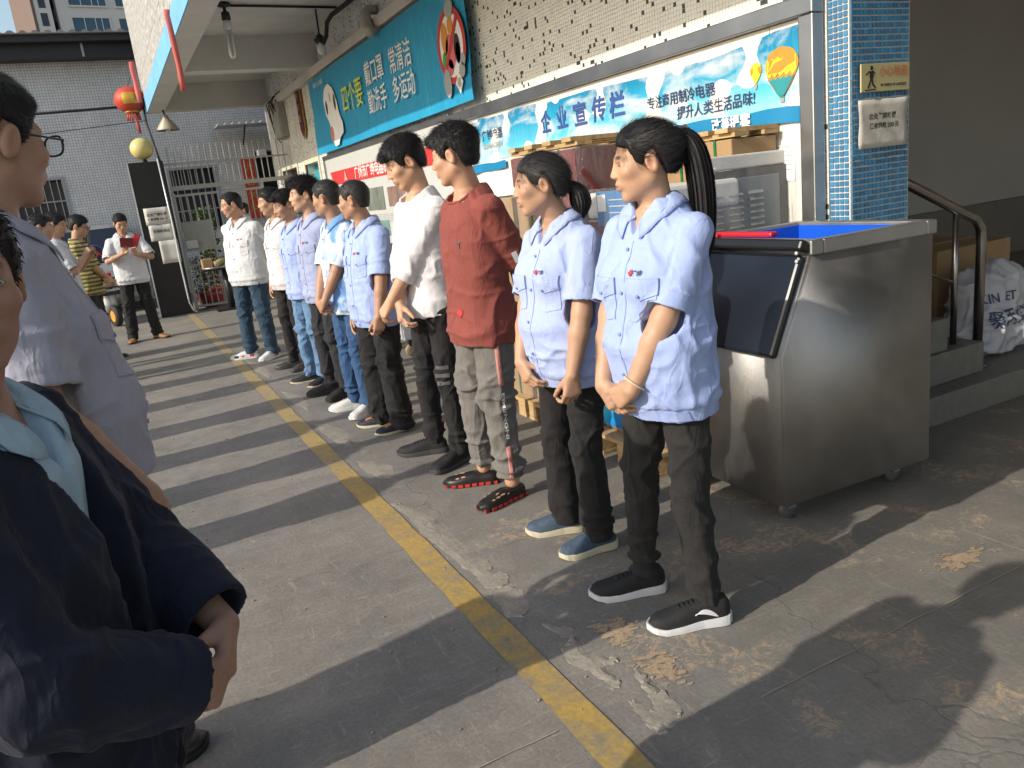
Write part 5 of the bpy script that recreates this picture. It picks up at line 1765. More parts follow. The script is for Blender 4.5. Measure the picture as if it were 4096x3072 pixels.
def ribbon_thing(pts, w_, label):
    vs = []
    for i, (x, y, z) in enumerate(pts):
        tw = .5*math.sin(i*1.1)
        vs += [(x - .05 - w_*math.cos(tw), y, z), (x - .05 + w_*math.cos(tw)*.9, y + w_*math.sin(tw)*.8, z)]
    o = link('red_ribbon', raw(vs, [(2*i, 2*i+1, 2*i+3, 2*i+2) for i in range(len(pts)-1)]), None, M_RIB, True)
    o.modifiers.new('s', 'SOLIDIFY').thickness = .004
    tag(o, label, 'ribbon')
ribbon_thing([(1.05, 8.83, 3.46), (1.04, 8.80, 3.40), (1.045, 8.80, 3.32), (1.05, 8.81, 3.15), (1.06, 8.84, 2.95), (1.06, 8.86, 2.82), (1.06, 8.87, 2.71)], .030, 'long pale red ribbon hanging from the blue canopy edge')
ribbon_thing([(1.05, 15.16, 4.12), (1.04, 15.13, 3.98), (1.05, 15.1, 3.8), (1.045, 15.05, 3.62), (1.05, 15.02, 3.45)], .040, 'short red ribbon fixed above the paper lantern')
# ------------------------------------------------------------------ far end: pillar, gate, rear building, tower, vehicles
pl = empty('gate_pillar', (.81, 13.9, 0)); tag(pl, 'black stone gate pillar with paper notices and globe lamp socket', 'pillar')
o = MB().box(-.25, .25, 0, .5, 0, 1.74).build('lower_block', M_BLKTILE, pl, False, .006)
MB().box(-.253, .253, -.003, .503, 1.752, 2.43).build('upper_block', M_BLKTILE, pl, False, .006)
MB().box(-.245, .245, .004, .49, 1.738, 1.756).build('joint', M_DARK, pl)
MB().box(-.272, -.254, -.01, .03, 0, 2.43).build('white_trim', M_ALU, pl)
MB().tube([(.18, -.03, 2.46), (.20, -.035, 1.4), (.19, -.035, .9), (.20, -.035, .18), (.24, -.05, .05), (.30, -.06, .01)], .013, 8).build('cable_pipe', M_ALU, pl, True)
gl = empty('globe_lamp', (.81, 14.1, 2.43)); tag(gl, 'yellowish globe lamp on top of the black gate pillar', 'lamp')
MB().lathe([(.07, 0), (.05, .03), (.03, .05), (.08, .07)], (0, 0, 0), 16).build('foot', M_DARK, gl, True)
MB().lathe([(.05, .05)] + [(.17*math.cos(a), .215 + .165*math.sin(a)) for a in [(-80 + 160*i/16)*math.pi/180 for i in range(17)]] + [(.005, .381)], (0, 0, 0), 24).build('globe', M_GLOBE, gl, True)
for i, (x, z, w_, h_, t_, lb) in enumerate(((.0, 1.60, .36, .26, '此处严禁吸烟', 'upper white notice taped on the black pillar'), (.02, 1.34, .36, .25, '环境检测点', 'middle white notice with one bold line on the black pillar'), (.08, 1.03, .28, .36, '', 'blank curled sheet at the bottom of the pillar notices'))):
    pn_ = empty('pillar_notice', (.81 + x, 13.885, z)); tag(pn_, lb, 'notice')
    vs = [(-w_/2 + w_*a/6, -.006 - .006*math.sin(a*1.1 + i), -h_/2 + h_*b_/4) for a in range(7) for b_ in range(5)]
    link('paper', raw(vs, [(a*5+b_, (a+1)*5+b_, (a+1)*5+b_+1, a*5+b_+1) for a in range(6) for b_ in range(4)]), pn_, M_PAPER, True).modifiers.new('s', 'SOLIDIFY').thickness = .002
    if t_: text_on('lettering', t_, .05, (0, -.017, .02), RX, UZ, M_INKK, pn_, .001)
    if i == 0: text_on('lettering', '违者罚款 200 元', .042, (0, -.017, -.05), RX, UZ, M_INKK, pn_, .001)
# gate
ga = empty('metal_gate', (1.1, 14.05, 0)); tag(ga, 'grey steel bar gate with spikes and sheet panel beside the black pillar', 'gate')
def gp(mb, name, m=M_GALV, **k): return mb.build(name, m, ga, **k)
gp(MB().box(0, .05, 0, .04, .03, 1.92), 'frame_post'); gp(MB().box(.50, .53, 0, .04, .06, 1.86), 'frame_post'); gp(MB().box(1.40, 1.46, 0, .05, .03, 2.0), 'frame_post')
for z in (.06, .74, .98, 1.86): gp(MB().box(.05, 1.40, .003, .037, z, z+.035), 'rail')
gp(MB().box(0, 1.95, .004, .036, 1.965, 2.03), 'rail'); gp(MB().box(-.1, 1.95, .006, .030, 2.36, 2.385), 'rail')
for i in range(14):
    x = .085 + .097*i; gp(MB().box(x, x+.016, .010, .026, .09, .74), 'bar')
for i in range(20):
    x = .06 + .096*i
    gp(MB().tube([(x, .018, 2.03), (x, .018, 2.60), (x, .018, 2.66)], [.009, .009, .002], 6), 'spike')
for i in range(9):
    x = .60 + .09*i; gp(MB().box(x, x+.016, .010, .026, 1.015, 1.86), 'bar')
for i in range(4):
    x = .12 + .10*i; gp(MB().box(x, x+.016, .010, .026, 1.47, 1.86), 'bar')
gp(MB().box(.055, .50, .0, .012, 1.0, 1.46), 'sheet_panel', mat('panel_taupe', (.26, .25, .23), .5))
gp(MB().box(.06, .24, -.05, .0, 1.03, 1.16), 'letter_box', mat('lb_grey', (.42, .42, .42), .5))
# potted plant
def leafy(name, c, pot, label, n, rx, rz, z0, m, seed, leaf=.05, cat='plant'):
    t = empty(name, c); tag(t, label, cat)
    if pot: MB().lathe([(.10, 0), (.14, .02), (.20, .18), (.22, .26), (.205, .27), (.19, .24), (.0, .23)], (0, 0, 0), 24).build('pot', M_POT, t, True)
    rs = random.Random(seed); lf = MB(); stm = MB()
    for i in range(9):
        a = rs.uniform(0, 6.28); stm.tube([(0, 0, .1), (.06*math.cos(a), .06*math.sin(a), z0), (rx*.6*math.cos(a), rx*.5*math.sin(a), z0+rz*.8)], .006, 5)
    for i in range(n):
        a = rs.uniform(0, 6.28); r = rx*math.sqrt(rs.random()); z = z0 + rz*rs.random()
        p = Vector((r*math.cos(a), r*math.sin(a), z))
        d = Vector((rs.uniform(-1, 1), rs.uniform(-1, 1), rs.uniform(-.4, .9))).normalized(); s_ = d.orthogonal().normalized()
        s_ = Matrix.Rotation(rs.uniform(0, 6.28), 3, d) @ s_
        l = leaf*rs.uniform(.6, 1.3); w_ = l*.28; up = d.cross(s_)
        lf.add([p, p + d*l*.5 + s_*w_, p + d*l, p + d*l*.5 - s_*w_, p + d*l*.5 + up*w_*.3], [(0, 1, 4), (1, 2, 4), (2, 3, 4), (3, 0, 4)])
    lf.build('foliage', m, t); stm.build('stem', M_WOOD, t)
    return t
leafy('potted_plant', (1.40, 14.5, 0), True, 'bushy plant in a glazed red pot behind the gate', 900, .24, .62, .24, M_LEAFD, 3)
leafy('potted_plant', (1.62, 15.0, 0), True, 'taller green leafy plant behind the gate panel', 500, .16, 1.15, .5, M_LEAF, 5, .09)
tb = empty('folding_table', (1.52, 13.55, 0)); tag(tb, 'small dark table with boxes in front of the gate', 'table')
MB().box(-.26, .42, -.16, .16, .66, .69).build('top', M_DARK, tb)
MB().tube([(.10, 0, .02), (.10, 0, .66)], .055, 10).build('leg', M_DARK, tb, True)
MB().box(-.14, .34, -.15, .15, 0, .03).build('base', M_DARK, tb)
def item(name, mb, m, label, cat, **k):
    o = mb.build(name, m, None, **k); tag(o, label, cat); return o
item('carton', MB().box(1.29, 1.44, 13.44, 13.66, .691, .85), M_CARD, 'small tan carton at the left end of the gate table', 'carton', bevel=.004)
item('paper_roll', MB().tube([(1.46, 13.45, .75), (1.66, 13.62, .79)], .055, 12), M_CARDL, 'pale paper roll lying on the gate table', 'roll', smooth=True)
item('green_box', MB().box(1.68, 1.86, 13.44, 13.6, .691, .82), mat('green_plastic', (.01, .30, .14), .4), 'bright green plastic box on the gate table', 'box', bevel=.008)
item('tray', MB().lathe([(.16, 0), (.18, .03), (.16, .03), (.14, .01)], (1.45, 13.40, .691), 20), M_GALV, 'grey metal tray at the front of the gate table', 'tray', smooth=True)
ch = empty('stool', (1.86, 13.3, 0)); tag(ch, 'thin metal stool frame beside the gate table', 'stool')
for dx_, dy_ in ((-.14, -.12), (.14, -.12), (-.14, .12), (.14, .12)): MB().tube([(dx_*1.2, dy_*1.2, 0), (dx_, dy_, .45)], .009, 6).build('leg', M_GALV, ch, True)
MB().box(-.16, .16, -.14, .14, .45, .475).build('seat', M_DARK, ch, False, .01)

# rear building
rb = empty('rear_building', (0, 18, 0)); tag(rb, 'low grey tiled building with barred windows across the yard end', 'building')
w = MB().box(-14, -2.1, 0, 6, 0, 4.66).box(-2.1, -.46, 0, 6, 2.58, 4.66).box(-2.1, -.46, 0, 6, 0, 1.25).box(-.46, 1.40, 0, 6, 0, 4.66).box(1.40, 2.35, 0, 6, 2.56, 4.66).box(1.40, 2.35, 0, 6, 0, 1.25).box(2.35, 3.2, 0, 6, 0, 4.66).box(3.2, 4.2, 0, 6, 2.75, 4.66).box(4.2, 12, 0, 6, 0, 4.66)
w.build('wall', M_BACKT, rb)
for (x0, x1, z0, z1) in ((-2.1, -.46, 1.25, 2.58), (1.40, 2.35, 1.25, 2.56)):
    wn = MB().box(x0, x1, .30, .33, z0, z1).build('window', mat('purple_glass', (.035, .028, .05), .15), rb)
    MB().box(x0, x0+.05, -.03, .06, z0, z1).box(x1-.05, x1, -.03, .06, z0, z1).box(x0+.05, x1-.05, -.03, .06, z1-.05, z1).box(x0+.05, x1-.05, -.03, .06, z0, z0+.05).build('frame', mat('window_grey', (.30, .31, .33), .6), wn)
    n = int((x1-x0)/.125)
    for i in range(1, n): MB().box(x0 + i*(x1-x0)/n - .008, x0 + i*(x1-x0)/n + .008, -.01, .006, z0+.05, z1-.05).build('bar', M_GALV, wn)
    for q in (.33, .66): MB().box(x0+.05, x1-.05, -.016, -.010, z0+(z1-z0)*q-.012, z0+(z1-z0)*q+.012).build('bar', M_GALV, wn)
MB().box(3.2, 4.2, .3, .33, 0, 2.75).build('door', M_DARK, rb)
MB().box(-14, 12, -.45, -.02, 4.66, 4.90).build('eave', M_DARK, rb)
for i in range(-6, 6): MB().box(i*2.1 + .35, i*2.1 + .39, -.46, -.451, 4.66, 4.90).build('bracket', M_GALV, rb)
MB().box(-14, 12, -.65, -.30, 4.902, 5.03).build('gutter', mat('gutter', (.030, .032, .036), .6), rb)
rf = MB(); n = 130
for i in range(n):
    x = -13.8 + .2*i
    rf.prism([(x, 5.035), (x+.05, 5.075), (x+.10, 5.075), (x+.15, 5.035), (x+.2, 5.035), (x+.2, 5.02), (x, 5.02)], 'y', -.75, 6)
rf.build('corrugated_roof', mat('asbestos_roof', (.22, .21, .20), .9, var=.2), rb)
cp = empty('door_couplet', (3.02, 17.97, 2.0)); tag(cp, 'vertical red couplet strip with gold characters beside the far door', 'couplet')
MB().box(-.13, .13, -.012, 0, -.62, .62).build('paper', M_RED, cp)
for i, c_ in enumerate('大吉大利'): text_on('lettering', c_, .20, (0, -.016, .42 - .28*i), RX, UZ, M_GOLD, cp, .003)
aw = empty('door_awning', (3.0, 17.9, 3.25)); tag(aw, 'small corrugated metal awning over the far door', 'awning')
am = MB()
for i in range(9):
    x = -.55 + .14*i
    am.prism([(x, 0), (x+.04, .05), (x+.08, .05), (x+.12, 0), (x+.14, 0), (x+.14, -.012), (x, -.012)], 'y', -.7, 0)
am.build('sheet', mat('awning_metal', (.50, .52, .53), .4, .4), aw)
MB().tube([(.0, 0, -.35), (.0, -.55, -.03)], .015, 6).build('strut', M_DARK, aw); MB().box(.20, .36, -.35, -.15, -.62, -.50).build('floodlight', M_ALU, aw, False, .01)
bc = empty('hanging_cable', (0, 0, 0)); 
bpy.data.objects.remove(bc)
def cable(pts, r, label):
    o = MB().tube(pts, r, 6).build('cable', M_RUBBER, None, True); tag(o, label, 'cable'); return o
cable([(-6, 15.6, 3.50), (-2, 15.6, 3.46), (-.5, 15.55, 3.44), (1.08, 15.45, 3.47)], .022, 'thick bundle of black cables strung to the canopy corner')
cable([(-6, 15.6, 3.15), (-1.5, 15.6, 3.06), (1.08, 15.45, 3.22)], .006, 'thin single wire strung below the cable bundle')
cable([(1.06, 15.42, 3.45), (1.02, 15.0, 3.15), (1.03, 14.5, 2.75), (1.05, 14.25, 2.45)], .018, 'black cable sloping from the canopy corner to the pillar')

# tower block beyond the roof
tw_ = empty('apartment_tower', (.35, 60, 0), math.radians(9)); tag(tw_, 'pale apartment tower with blue windows above the far roof', 'building')
MB().box(0, 16, 0, 12, 0, 30).build('wall', M_CREAM, tw_)
for fl in range(2, 9):
    for ix in range(4):
        x0 = .75 + ix*2.75; z0 = 1.2 + fl*2.05
        if x0 > 9: continue
        wv = MB().box(x0, x0+2.15, -.02, .01, z0, z0+1.32).build('window', M_GLASSB, tw_)
        MB().box(x0-.08, x0+2.23, -.05, -.021, z0+1.32, z0+1.42).box(x0-.08, x0, -.05, -.021, z0, z0+1.32).box(x0+2.15, x0+2.23, -.05, -.021, z0, z0+1.32).box(x0-.08, x0+2.23, -.09, -.021, z0-.1, z0).build('frame', M_CREAM, wv)
        for q in (.32, .62, .80): MB().box(x0+2.15*q-.02, x0+2.15*q+.02, -.04, -.021, z0, z0+1.32).build('mullion', M_ALU, wv)
    for iy in range(4):
        y0 = .9 + iy*2.8
        MB().box(-.03, .01, y0, y0+1.1, 1.2+fl*2.05, 2.5+fl*2.05).build('window', M_GLASSB, tw_)
    MB().box(-.9, -.001, 2.2, 2.6, 1.0+fl*2.05, 1.15+fl*2.05).build('ledge', M_CREAM, tw_)
MB().box(-1.25, -.35, -.2, 9, 0, 30).build('fin_wall', M_CREAM, tw_)
MB().box(-1.42, -1.26, -.22, 9, 0, 30).build('brown_edge', mat('tower_brown', (.16, .11, .09), .8), tw_)
for fl in range(2, 16): MB().box(-1.0, -.62, -.22, -.201, .6+fl*1.05, 1.35+fl*1.05).build('slot_window', M_GLASSD, tw_)

# parked car behind the man with the booklet
car = empty('parked_car', (-.28, 15.7, 0)); tag(car, 'dark car with pale roof parked facing the yard behind the pillar', 'car')
side = [(-.0, .30), (-.02, .62), (.75, .92), (1.35, 1.52), (1.7, 1.60), (3.2, 1.58), (3.9, 1.15), (4.2, 1.05), (4.25, .40), (4.2, .28), (.05, .26)]
bm = bmesh.new()
secs = []
for (hw, inset) in ((.86, 0), (.80, .06)):
    pass
def car_section(x):
    ax_ = abs(x)/.86
    return [(p[0], p[1] - (.10*ax_**4 if p[1] > 1.0 else .03*ax_**4)) for p in side]
xs_ = [-.86, -.80, -.5, 0, .5, .80, .86]
vs = []; fs = []
for x in xs_:
    for (y, z) in car_section(x):
        k = .82 if z > 1.0 else 1.0
        vs.append((x*k, y, z))
m_ = len(side)
for i in range(len(xs_)-1):
    for j in range(m_): fs.append((i*m_+j, i*m_+(j+1) % m_, (i+1)*m_+(j+1) % m_, (i+1)*m_+j))
fs += [tuple(range(m_)), tuple(range(len(vs)-1, len(vs)-m_-1, -1))]
link('body', raw(vs, fs), car, mat('car_paint', (.34, .35, .37), .25, .3, coat=.6))
vs = [(-.62, .80, .97), (.62, .80, .97), (.56, 1.33, 1.50), (-.56, 1.33, 1.50)]
link('windscreen', raw([(x, y-.03, z+.02) for x, y, z in vs], [(0, 1, 2, 3)]), car, M_GLASSD).modifiers.new('s', 'SOLIDIFY').thickness = .01
MB().box(-.55, .55, -.05, 0, .36, .60).build('grille', M_DARK, car, False, .02)
for q in (-1, 1):
    MB().box(q*.70-.12, q*.70+.12, -.03, .05, .56, .68).build('headlight', M_ALU, car, False, .02)
    for y in (.75, 3.4):
        wh = MB().lathe([(.18, -.09), (.31, -.10), (.32, -.06), (.32, .06), (.31, .10), (.18, .09)], (0, 0, 0), 24).xf(Matrix.Translation((q*.74, y, .32)) @ Matrix.Rotation(math.pi/2, 4, 'Y')).build('wheel', M_RUBBER, car, True)
        MB().lathe([(.0, -.08), (.19, -.085), (.19, .085), (.0, .08)], (0, 0, 0), 16).xf(Matrix.Translation((q*.76, y, .32)) @ Matrix.Rotation(math.pi/2, 4, 'Y')).build('hub', M_ALU, wh)
# scooter
sc = empty('electric_scooter', (-.10, 13.75, 0), math.radians(20)); tag(sc, 'silver electric scooter with dark lettered box parked by the car', 'scooter')
for y in (-.02, 1.05):
    wh = MB().lathe([(.10, -.04), (.155, -.045), (.165, 0), (.155, .045), (.10, .04)], (0, 0, 0), 20).xf(Matrix.Translation((0, y, .166)) @ Matrix.Rotation(math.pi/2, 4, 'Y')).build('wheel', M_RUBBER, sc, True)
    MB().lathe([(.0, -.04), (.09, -.045), (.09, .045), (.0, .04)], (0, 0, 0), 14).xf(Matrix.Translation((0, y, .166)) @ Matrix.Rotation(math.pi/2, 4, 'Y')).build('hub', M_INKO, wh)
MB().tube([(0, -.02, .17), (0, .06, .5), (0, .14, .98)], .025, 8).build('steering_column', M_ALU, sc, True)
g_ = Grid((-.2, -.15, .15), (.2, 1.3, .85), .02)
g_.cone((0, .10, .35), (0, .12, .60), .11, .10, .05); g_.cone((0, .15, .30), (0, .75, .28), .09, .10, .05); g_.cone((0, .75, .32), (0, 1.15, .48), .13, .10, .05)
V_, Q_ = g_.mesh(); link('body', np_mesh(V_, Q_), sc, mat('scooter_silver', (.45, .46, .47), .3, .4), True)
MB().tube([(-.32, .18, .98), (-.1, .14, 1.0), (.1, .14, 1.0), (.32, .18, .98)], .014, 8).build('handlebar', M_DARK, sc, True)
MB().box(-.13, .13, .62, 1.18, .60, .68).build('seat', M_DARK, sc, False, .03)
MB().box(-.17, .17, -.14, .10, .50, .76).build('front_box', M_DARK, sc, False, .015)
text_on('lettering', 'Linda', .09, (0, -.145, .66), RX, UZ, M_WHITE, sc, .001); text_on('lettering', 'Line&life', .06, (0, -.145, .58), RX, UZ, M_WHITE, sc, .001)
MB().box(-.03, .03, -.15, -.12, .78, .84).build('lamp', M_INKR, sc)
rsn = empty('round_sign', (-.19, 14.6, 1.11)); tag(rsn, 'round dark sign with blue ring and red characters near the car', 'sign')
MB().tube([(0, .03, -1.10), (0, .03, 0)], .012, 6).build('post', M_DARK, rsn)
MB().lathe([(.0, 0), (.165, 0), (.165, .03), (.0, .03)], (0, 0, 0), 28).xf(Matrix.Rotation(math.pi/2, 4, 'X')).build('disc', M_DARK, rsn)
MB().tube([(.15*math.cos(2*math.pi*i/24), -.034, .15*math.sin(2*math.pi*i/24)) for i in range(25)], .010, 6, False).build('blue_ring', mat('ring_blue', (.05, .08, .45), .4), rsn, True)
text_on('lettering', '出入', .11, (0, -.035, 0), RX, UZ, M_INKR, rsn, .003)
# ------------------------------------------------------------------ goods stacked in front of the wall, steel ice bin
def pallet(x0, x1, y0, y1, z0, label):
    t = empty('pallet', ((x0+x1)/2, (y0+y1)/2, z0)); tag(t, label, 'pallet')
    a, b_ = (x1-x0)/2, (y1-y0)/2
    for q in (-1, 0, 1): MB().box(-a, a, q*(b_-.05)-.045, q*(b_-.05)+.045, .022, .095).build('runner', M_WOOD, t)
    n = 5
    for i in range(n):
        x = -a + (2*a-.10)*i/(n-1); MB().box(x, x+.10, -b_, b_, .097, .118).build('deck_board', M_WOOD, t)
    for q in (-1, 0, 1): MB().box(-a, a, q*(b_-.05)-.05, q*(b_-.05)+.05, .0, .020).build('bottom_board', M_WOOD, t)
    return t
def crate_unit(name, label, cat, x0, x1, y0, y1, z0, z1, m, straps=True, wrap=None, corners=None, frame=False):
    t = empty(name, ((x0+x1)/2, (y0+y1)/2, z0)); tag(t, label, cat)
    a, b_, h = (x1-x0)/2, (y1-y0)/2, z1-z0
    MB().box(-a, a, -b_, b_, .001, h).build('carton', m, t, False, .006)
    MB().box(-a-.002, -a, -.03, .03, .01, h-.01).build('tape', M_CARDL, t)
    if straps:
        for q in (-.55, .5):
            MB().box(-a-.006, -a-.003, q*b_-.008, q*b_+.008, .002, h+.004).box(-a-.006, a+.006, q*b_-.008, q*b_+.008, h+.003, h+.007).build('strap', M_GREENS, t)
    if wrap is not None:
        vs = []; fs = []; rs = random.Random(int(x0*100+y0*77))
        # loose film sheet around front, near side and top
        path = [(-a-.012, b_+.012), (-a-.012, -b_-.012), (a+.012, -b_-.012)]
        pts = []
        for i in range(2):
            for k in range(10):
                f = k/10; pts.append((path[i][0]+(path[i+1][0]-path[i][0])*f, path[i][1]+(path[i+1][1]-path[i][1])*f))
        pts.append(path[-1])
        n = 14
        for (x, y) in pts:
            for j in range(n+1):
                z = h*1.0*j/n + .004
                k = vnoise(np.array([[x*7, y*7, z*5]]), 7)[0]*.012
                sx = -1 if x < -a else 1
                vs.append((x - abs(k)*(1 if x < 0 else -1), y - abs(k), z))
        fs = [(i*(n+1)+j, (i+1)*(n+1)+j, (i+1)*(n+1)+j+1, i*(n+1)+j+1) for i in range(len(pts)-1) for j in range(n)]
        link('plastic_wrap', raw(vs, fs), t, wrap, True)
    if frame:
        for (p, q) in (((-a-.03, -b_-.03), (-a+.04, -b_+.03)), ((-a-.03, b_-.04), (-a+.04, b_+.03)), ((a-.04, -b_-.03), (a+.03, -b_+.03))):
            pass
        for i in range(4):
            y = -b_ + (2*b_-.09)*i/3; MB().box(-a-.02, a+.02, y, y+.09, h+.030, h+.052).build('top_board', M_WOOD, t)
        for q in (-1, 1): MB().box(q*(a-.05)-.045, q*(a-.05)+.045, -b_-.02, b_+.02, h+.008, h+.028).build('top_runner', M_WOOD, t)
    return t
pallet(2.14, 2.86, 4.30, 5.00, 0, 'bare wooden pallet under the left cardboard carton')
pallet(2.14, 2.90, 3.52, 4.26, 0, 'wooden pallet under the maroon wrapped carton')
pallet(2.10, 2.72, 2.90, 3.46, 0, 'wooden pallet under the blue labelled machine')
crate_unit('wrapped_carton', 'plain cardboard carton with green strap behind the women', 'carton', 2.20, 2.84, 4.30, 4.98, .119, 1.365, M_CARD, True, M_FILM)
crate_unit('maroon_crate', 'tall carton in maroon film with wooden pallet frame on top', 'crate', 2.20, 2.84, 3.54, 4.24, .119, 1.585, M_CARD, True, M_FILM, frame=True)
MB_ = MB().box(2.19, 2.197, 3.72, 4.24, .35, 1.30)
# cardboard face showing through the maroon film
t = [o for o in bpy.data.objects if o.name.startswith('maroon_crate')][0]
MB().box(-.324, .326, -.356, -.352, .02, 1.46).box(-.326, -.322, -.356, .05, .02, 1.46).box(-.326, -.3221, .05, .354, 1.30, 1.46).build('maroon_wrap', M_MAROON, t)
for a0, a1 in (((-.30, -.358, .7), (.30, -.358, 1.35)), ((-.30, -.358, 1.35), (.30, -.358, .7))):
    MB().tube([a0, a1], .02, 6).build('diagonal_fold', M_MAROON, t)
mu = empty('ice_cream_machine', (2.46, 3.20, .12)); tag(mu, 'plastic-wrapped machine with blue label and blue swoosh panel behind the women', 'machine')
MB().box(-.27, .27, -.26, .26, .001, 1.10).build('body', mat('machine_grey', (.30, .28, .27), .4, .3), mu, False, .01)
MB().box(-.278, -.271, -.22, .24, .98, 1.09).build('top_panel', mat('maroon_side', (.20, .05, .05), .4), mu)
MB().box(-.285, -.272, -.16, .14, 1.07, 1.235).build('blue_label', mat('label_blue', (.03, .17, .42), .4), mu)
MB().box(-.27, .27, -.26, .26, 1.101, 1.23).build('foam_top', M_CABTOP, mu, False, .02)
MB().box(-.288, -.286, .06, .13, 1.14, 1.22).build('label_mark', M_WHITE, mu)
for z in (1.10, 1.13, 1.16, 1.19): MB().box(-.288, -.286, -.14, .03, z, z+.006).build('label_line', M_ALU, mu)
def swoosh():
    b = NB('swoosh_panel')
    v = b.coord(); x, y, z = b.sep(v)
    t_ = b.math('ADD', b.math('MULTIPLY', z, 2.2), b.math('MULTIPLY', y, 1.6))
    b.color(b.ramp(t_, [(.15, (.02, .10, .50)), (.45, (.01, .30, .70)), (.62, (.05, .55, .75)), (.70, (.70, .75, .75)), (.80, (.05, .45, .70)), (1.0, (.65, .72, .75))])); b.set(Roughness=.25)
    return b.m
MB().box(-.279, -.272, -.255, .255, .02, .95).build('swoosh_panel', swoosh(), mu)
vs = [(-.30 - .015*abs(math.sin(i*1.7+j*.9)), .30 - .60*i/14, .3 + .95*j/10) for i in range(15) for j in range(11)]
link('plastic_wrap', raw(vs, [(i*11+j, (i+1)*11+j, (i+1)*11+j+1, i*11+j+1) for i in range(14) for j in range(10)]), mu, M_FILM2, True)
wc = crate_unit('wood_framed_carton', 'cardboard carton with wooden top frame standing close to the wall', 'carton', 2.56, 3.00, 3.50, 3.53, .001, .5, M_CARD, False) if False else None
crate_unit('wood_framed_carton', 'cardboard carton with wooden frame close to the wall beside the steel cabinet', 'carton', 2.74, 3.03, 3.00, 3.50, .001, 1.53, M_CARD, True, None, frame=True)
cbn = empty('steel_cabinet', (2.73, 3.0, 0)); tag(cbn, 'grey steel cabinet with louvred vents under clear plastic near the column', 'cabinet')
_c = MB().box(-.20, .28, -.05, -.012, .06, 1.30).box(-.20, .28, -.012, -.002, .06, 1.30)
MB().box(-.27, .34, -.04, -.002, .02, 1.385).build('case', mat('cabinet_dark', (.085, .085, .082), .5), cbn)
MB().box(-.235, .26, -.052, -.042, .05, 1.345).build('door_panel', M_GREYCAB, cbn, False, .003)
for cx_ in (-.16, -.03, .10):
    for i in range(7):
        z = 1.28 - .030*i
        MB().add([(cx_-.045, -.053, z), (cx_+.045, -.053, z), (cx_+.045, -.066, z-.014), (cx_-.045, -.066, z-.014), (cx_-.045, -.053, z-.016), (cx_+.045, -.053, z-.016)],
                 [(0, 3, 2, 1), (3, 4, 5, 2), (0, 4, 3), (1, 2, 5), (0, 1, 5, 4)]).build('louvre', M_GREYCAB, cbn)
MB().box(-.27, .34, -.03, -.005, 1.387, 1.455).build('foam_top', M_CABTOP, cbn, False, .008)
vs = [(-.31 + .70*i/16, -.085 - .02*abs(math.sin(i*1.3)) - .012*math.sin(j*.8+i), .4 + 1.03*j/12 + .02*math.sin(i*.7)) for i in range(17) for j in range(13)]
link('plastic_wrap', raw(vs, [(i*13+j, (i+1)*13+j, (i+1)*13+j+1, i*13+j+1) for i in range(16) for j in range(12)]), cbn, M_FILM, True)
# small freezer cart with castors further back
fc = empty('freezer_cart', (2.5, 7.15, 0)); tag(fc, 'pale blue freezer cart on castors behind the man in the sweater', 'cart')
MB().box(-.25, .3, -.3, .35, .16, .95).build('body', mat('pale_cart', (.55, .60, .66), .4), fc, False, .02)
MB().box(-.26, -.251, -.28, .33, .18, .80).build('door', M_ALU, fc)
for x in (-.18, .22):
    for y in (-.24, .28):
        MB().box(x-.02, x+.02, y-.025, y+.025, .10, .16).build('castor_fork', M_DARK, fc)
        MB().lathe([(.02, -.016), (.055, -.018), (.058, 0), (.055, .018), (.02, .016)], (0, 0, 0), 18).xf(Matrix.Translation((x, y, .059)) @ Matrix.Rotation(math.pi/2, 4, 'X')).build('castor', mat('castor_tan', (.30, .25, .16), .5), fc, True)

# ice storage bin
ib = empty('ice_bin', (2.54, 2.46, 0), math.radians(-2)); tag(ib, 'stainless steel ice bin with sloping black front door and blue liner', 'ice bin')
X0, XK, XT, X1 = -.40, -.40, -.235, .415
ZB, ZK, ZT = .095, .70, 1.08
Y0, Y1 = -.36, .36
sec = [(X0, ZB), (X1, ZB), (X1, ZT), (XT, ZT), (XK, ZK)]
bm = bmesh.new()
va = [bm.verts.new((x, Y0, z)) for x, z in sec]; vb = [bm.verts.new((x, Y1, z)) for x, z in sec]
bm.faces.new(va); bm.faces.new(vb[::-1])
for i in range(5):
    j = (i+1) % 5
    if i == 2: continue
    bm.faces.new((va[j], va[i], vb[i], vb[j]))
bmesh.ops.recalc_face_normals(bm, faces=bm.faces[:])
bmesh.ops.bevel(bm, geom=[e for e in bm.edges if not e.is_boundary], offset=.010, segments=3, affect='EDGES')
me = bpy.data.meshes.new('m'); bm.to_mesh(me); bm.free()
link('body', me, ib, M_STEELB, True)
ib.children[0].modifiers.new('s', 'SOLIDIFY').thickness = .004
# top rim with opening to the blue liner
rim = MB()
rim.box(XT-.012, XT+.05, Y0-.008, Y1+.008, ZT-.02, ZT+.035).box(X1-.05, X1+.008, Y0-.008, Y1+.008, ZT-.022, ZT+.034).box(XT+.05, X1-.05, Y0-.008, Y0+.045, ZT-.021, ZT+.0345).box(XT+.05, X1-.05, Y1-.045, Y1+.008, ZT-.021, ZT+.0345)
rim.build('top_rim', M_STEELB, ib, False, .006)
ln_ = MB()
ln_.box(XT+.045, XT+.05, Y0+.04, Y1-.04, .5, ZT+.02).box(X1-.055, X1-.05, Y0+.04, Y1-.04, .5, ZT+.02).box(XT+.05, X1-.055, Y0+.04, Y0+.045, .5, ZT+.02).box(XT+.05, X1-.055, Y1-.05, Y1-.045, .5, ZT+.02).box(XT+.05, X1-.055, Y0+.045, Y1-.05, .5, .51)
ln_.build('liner', M_BLUELINER, ib)
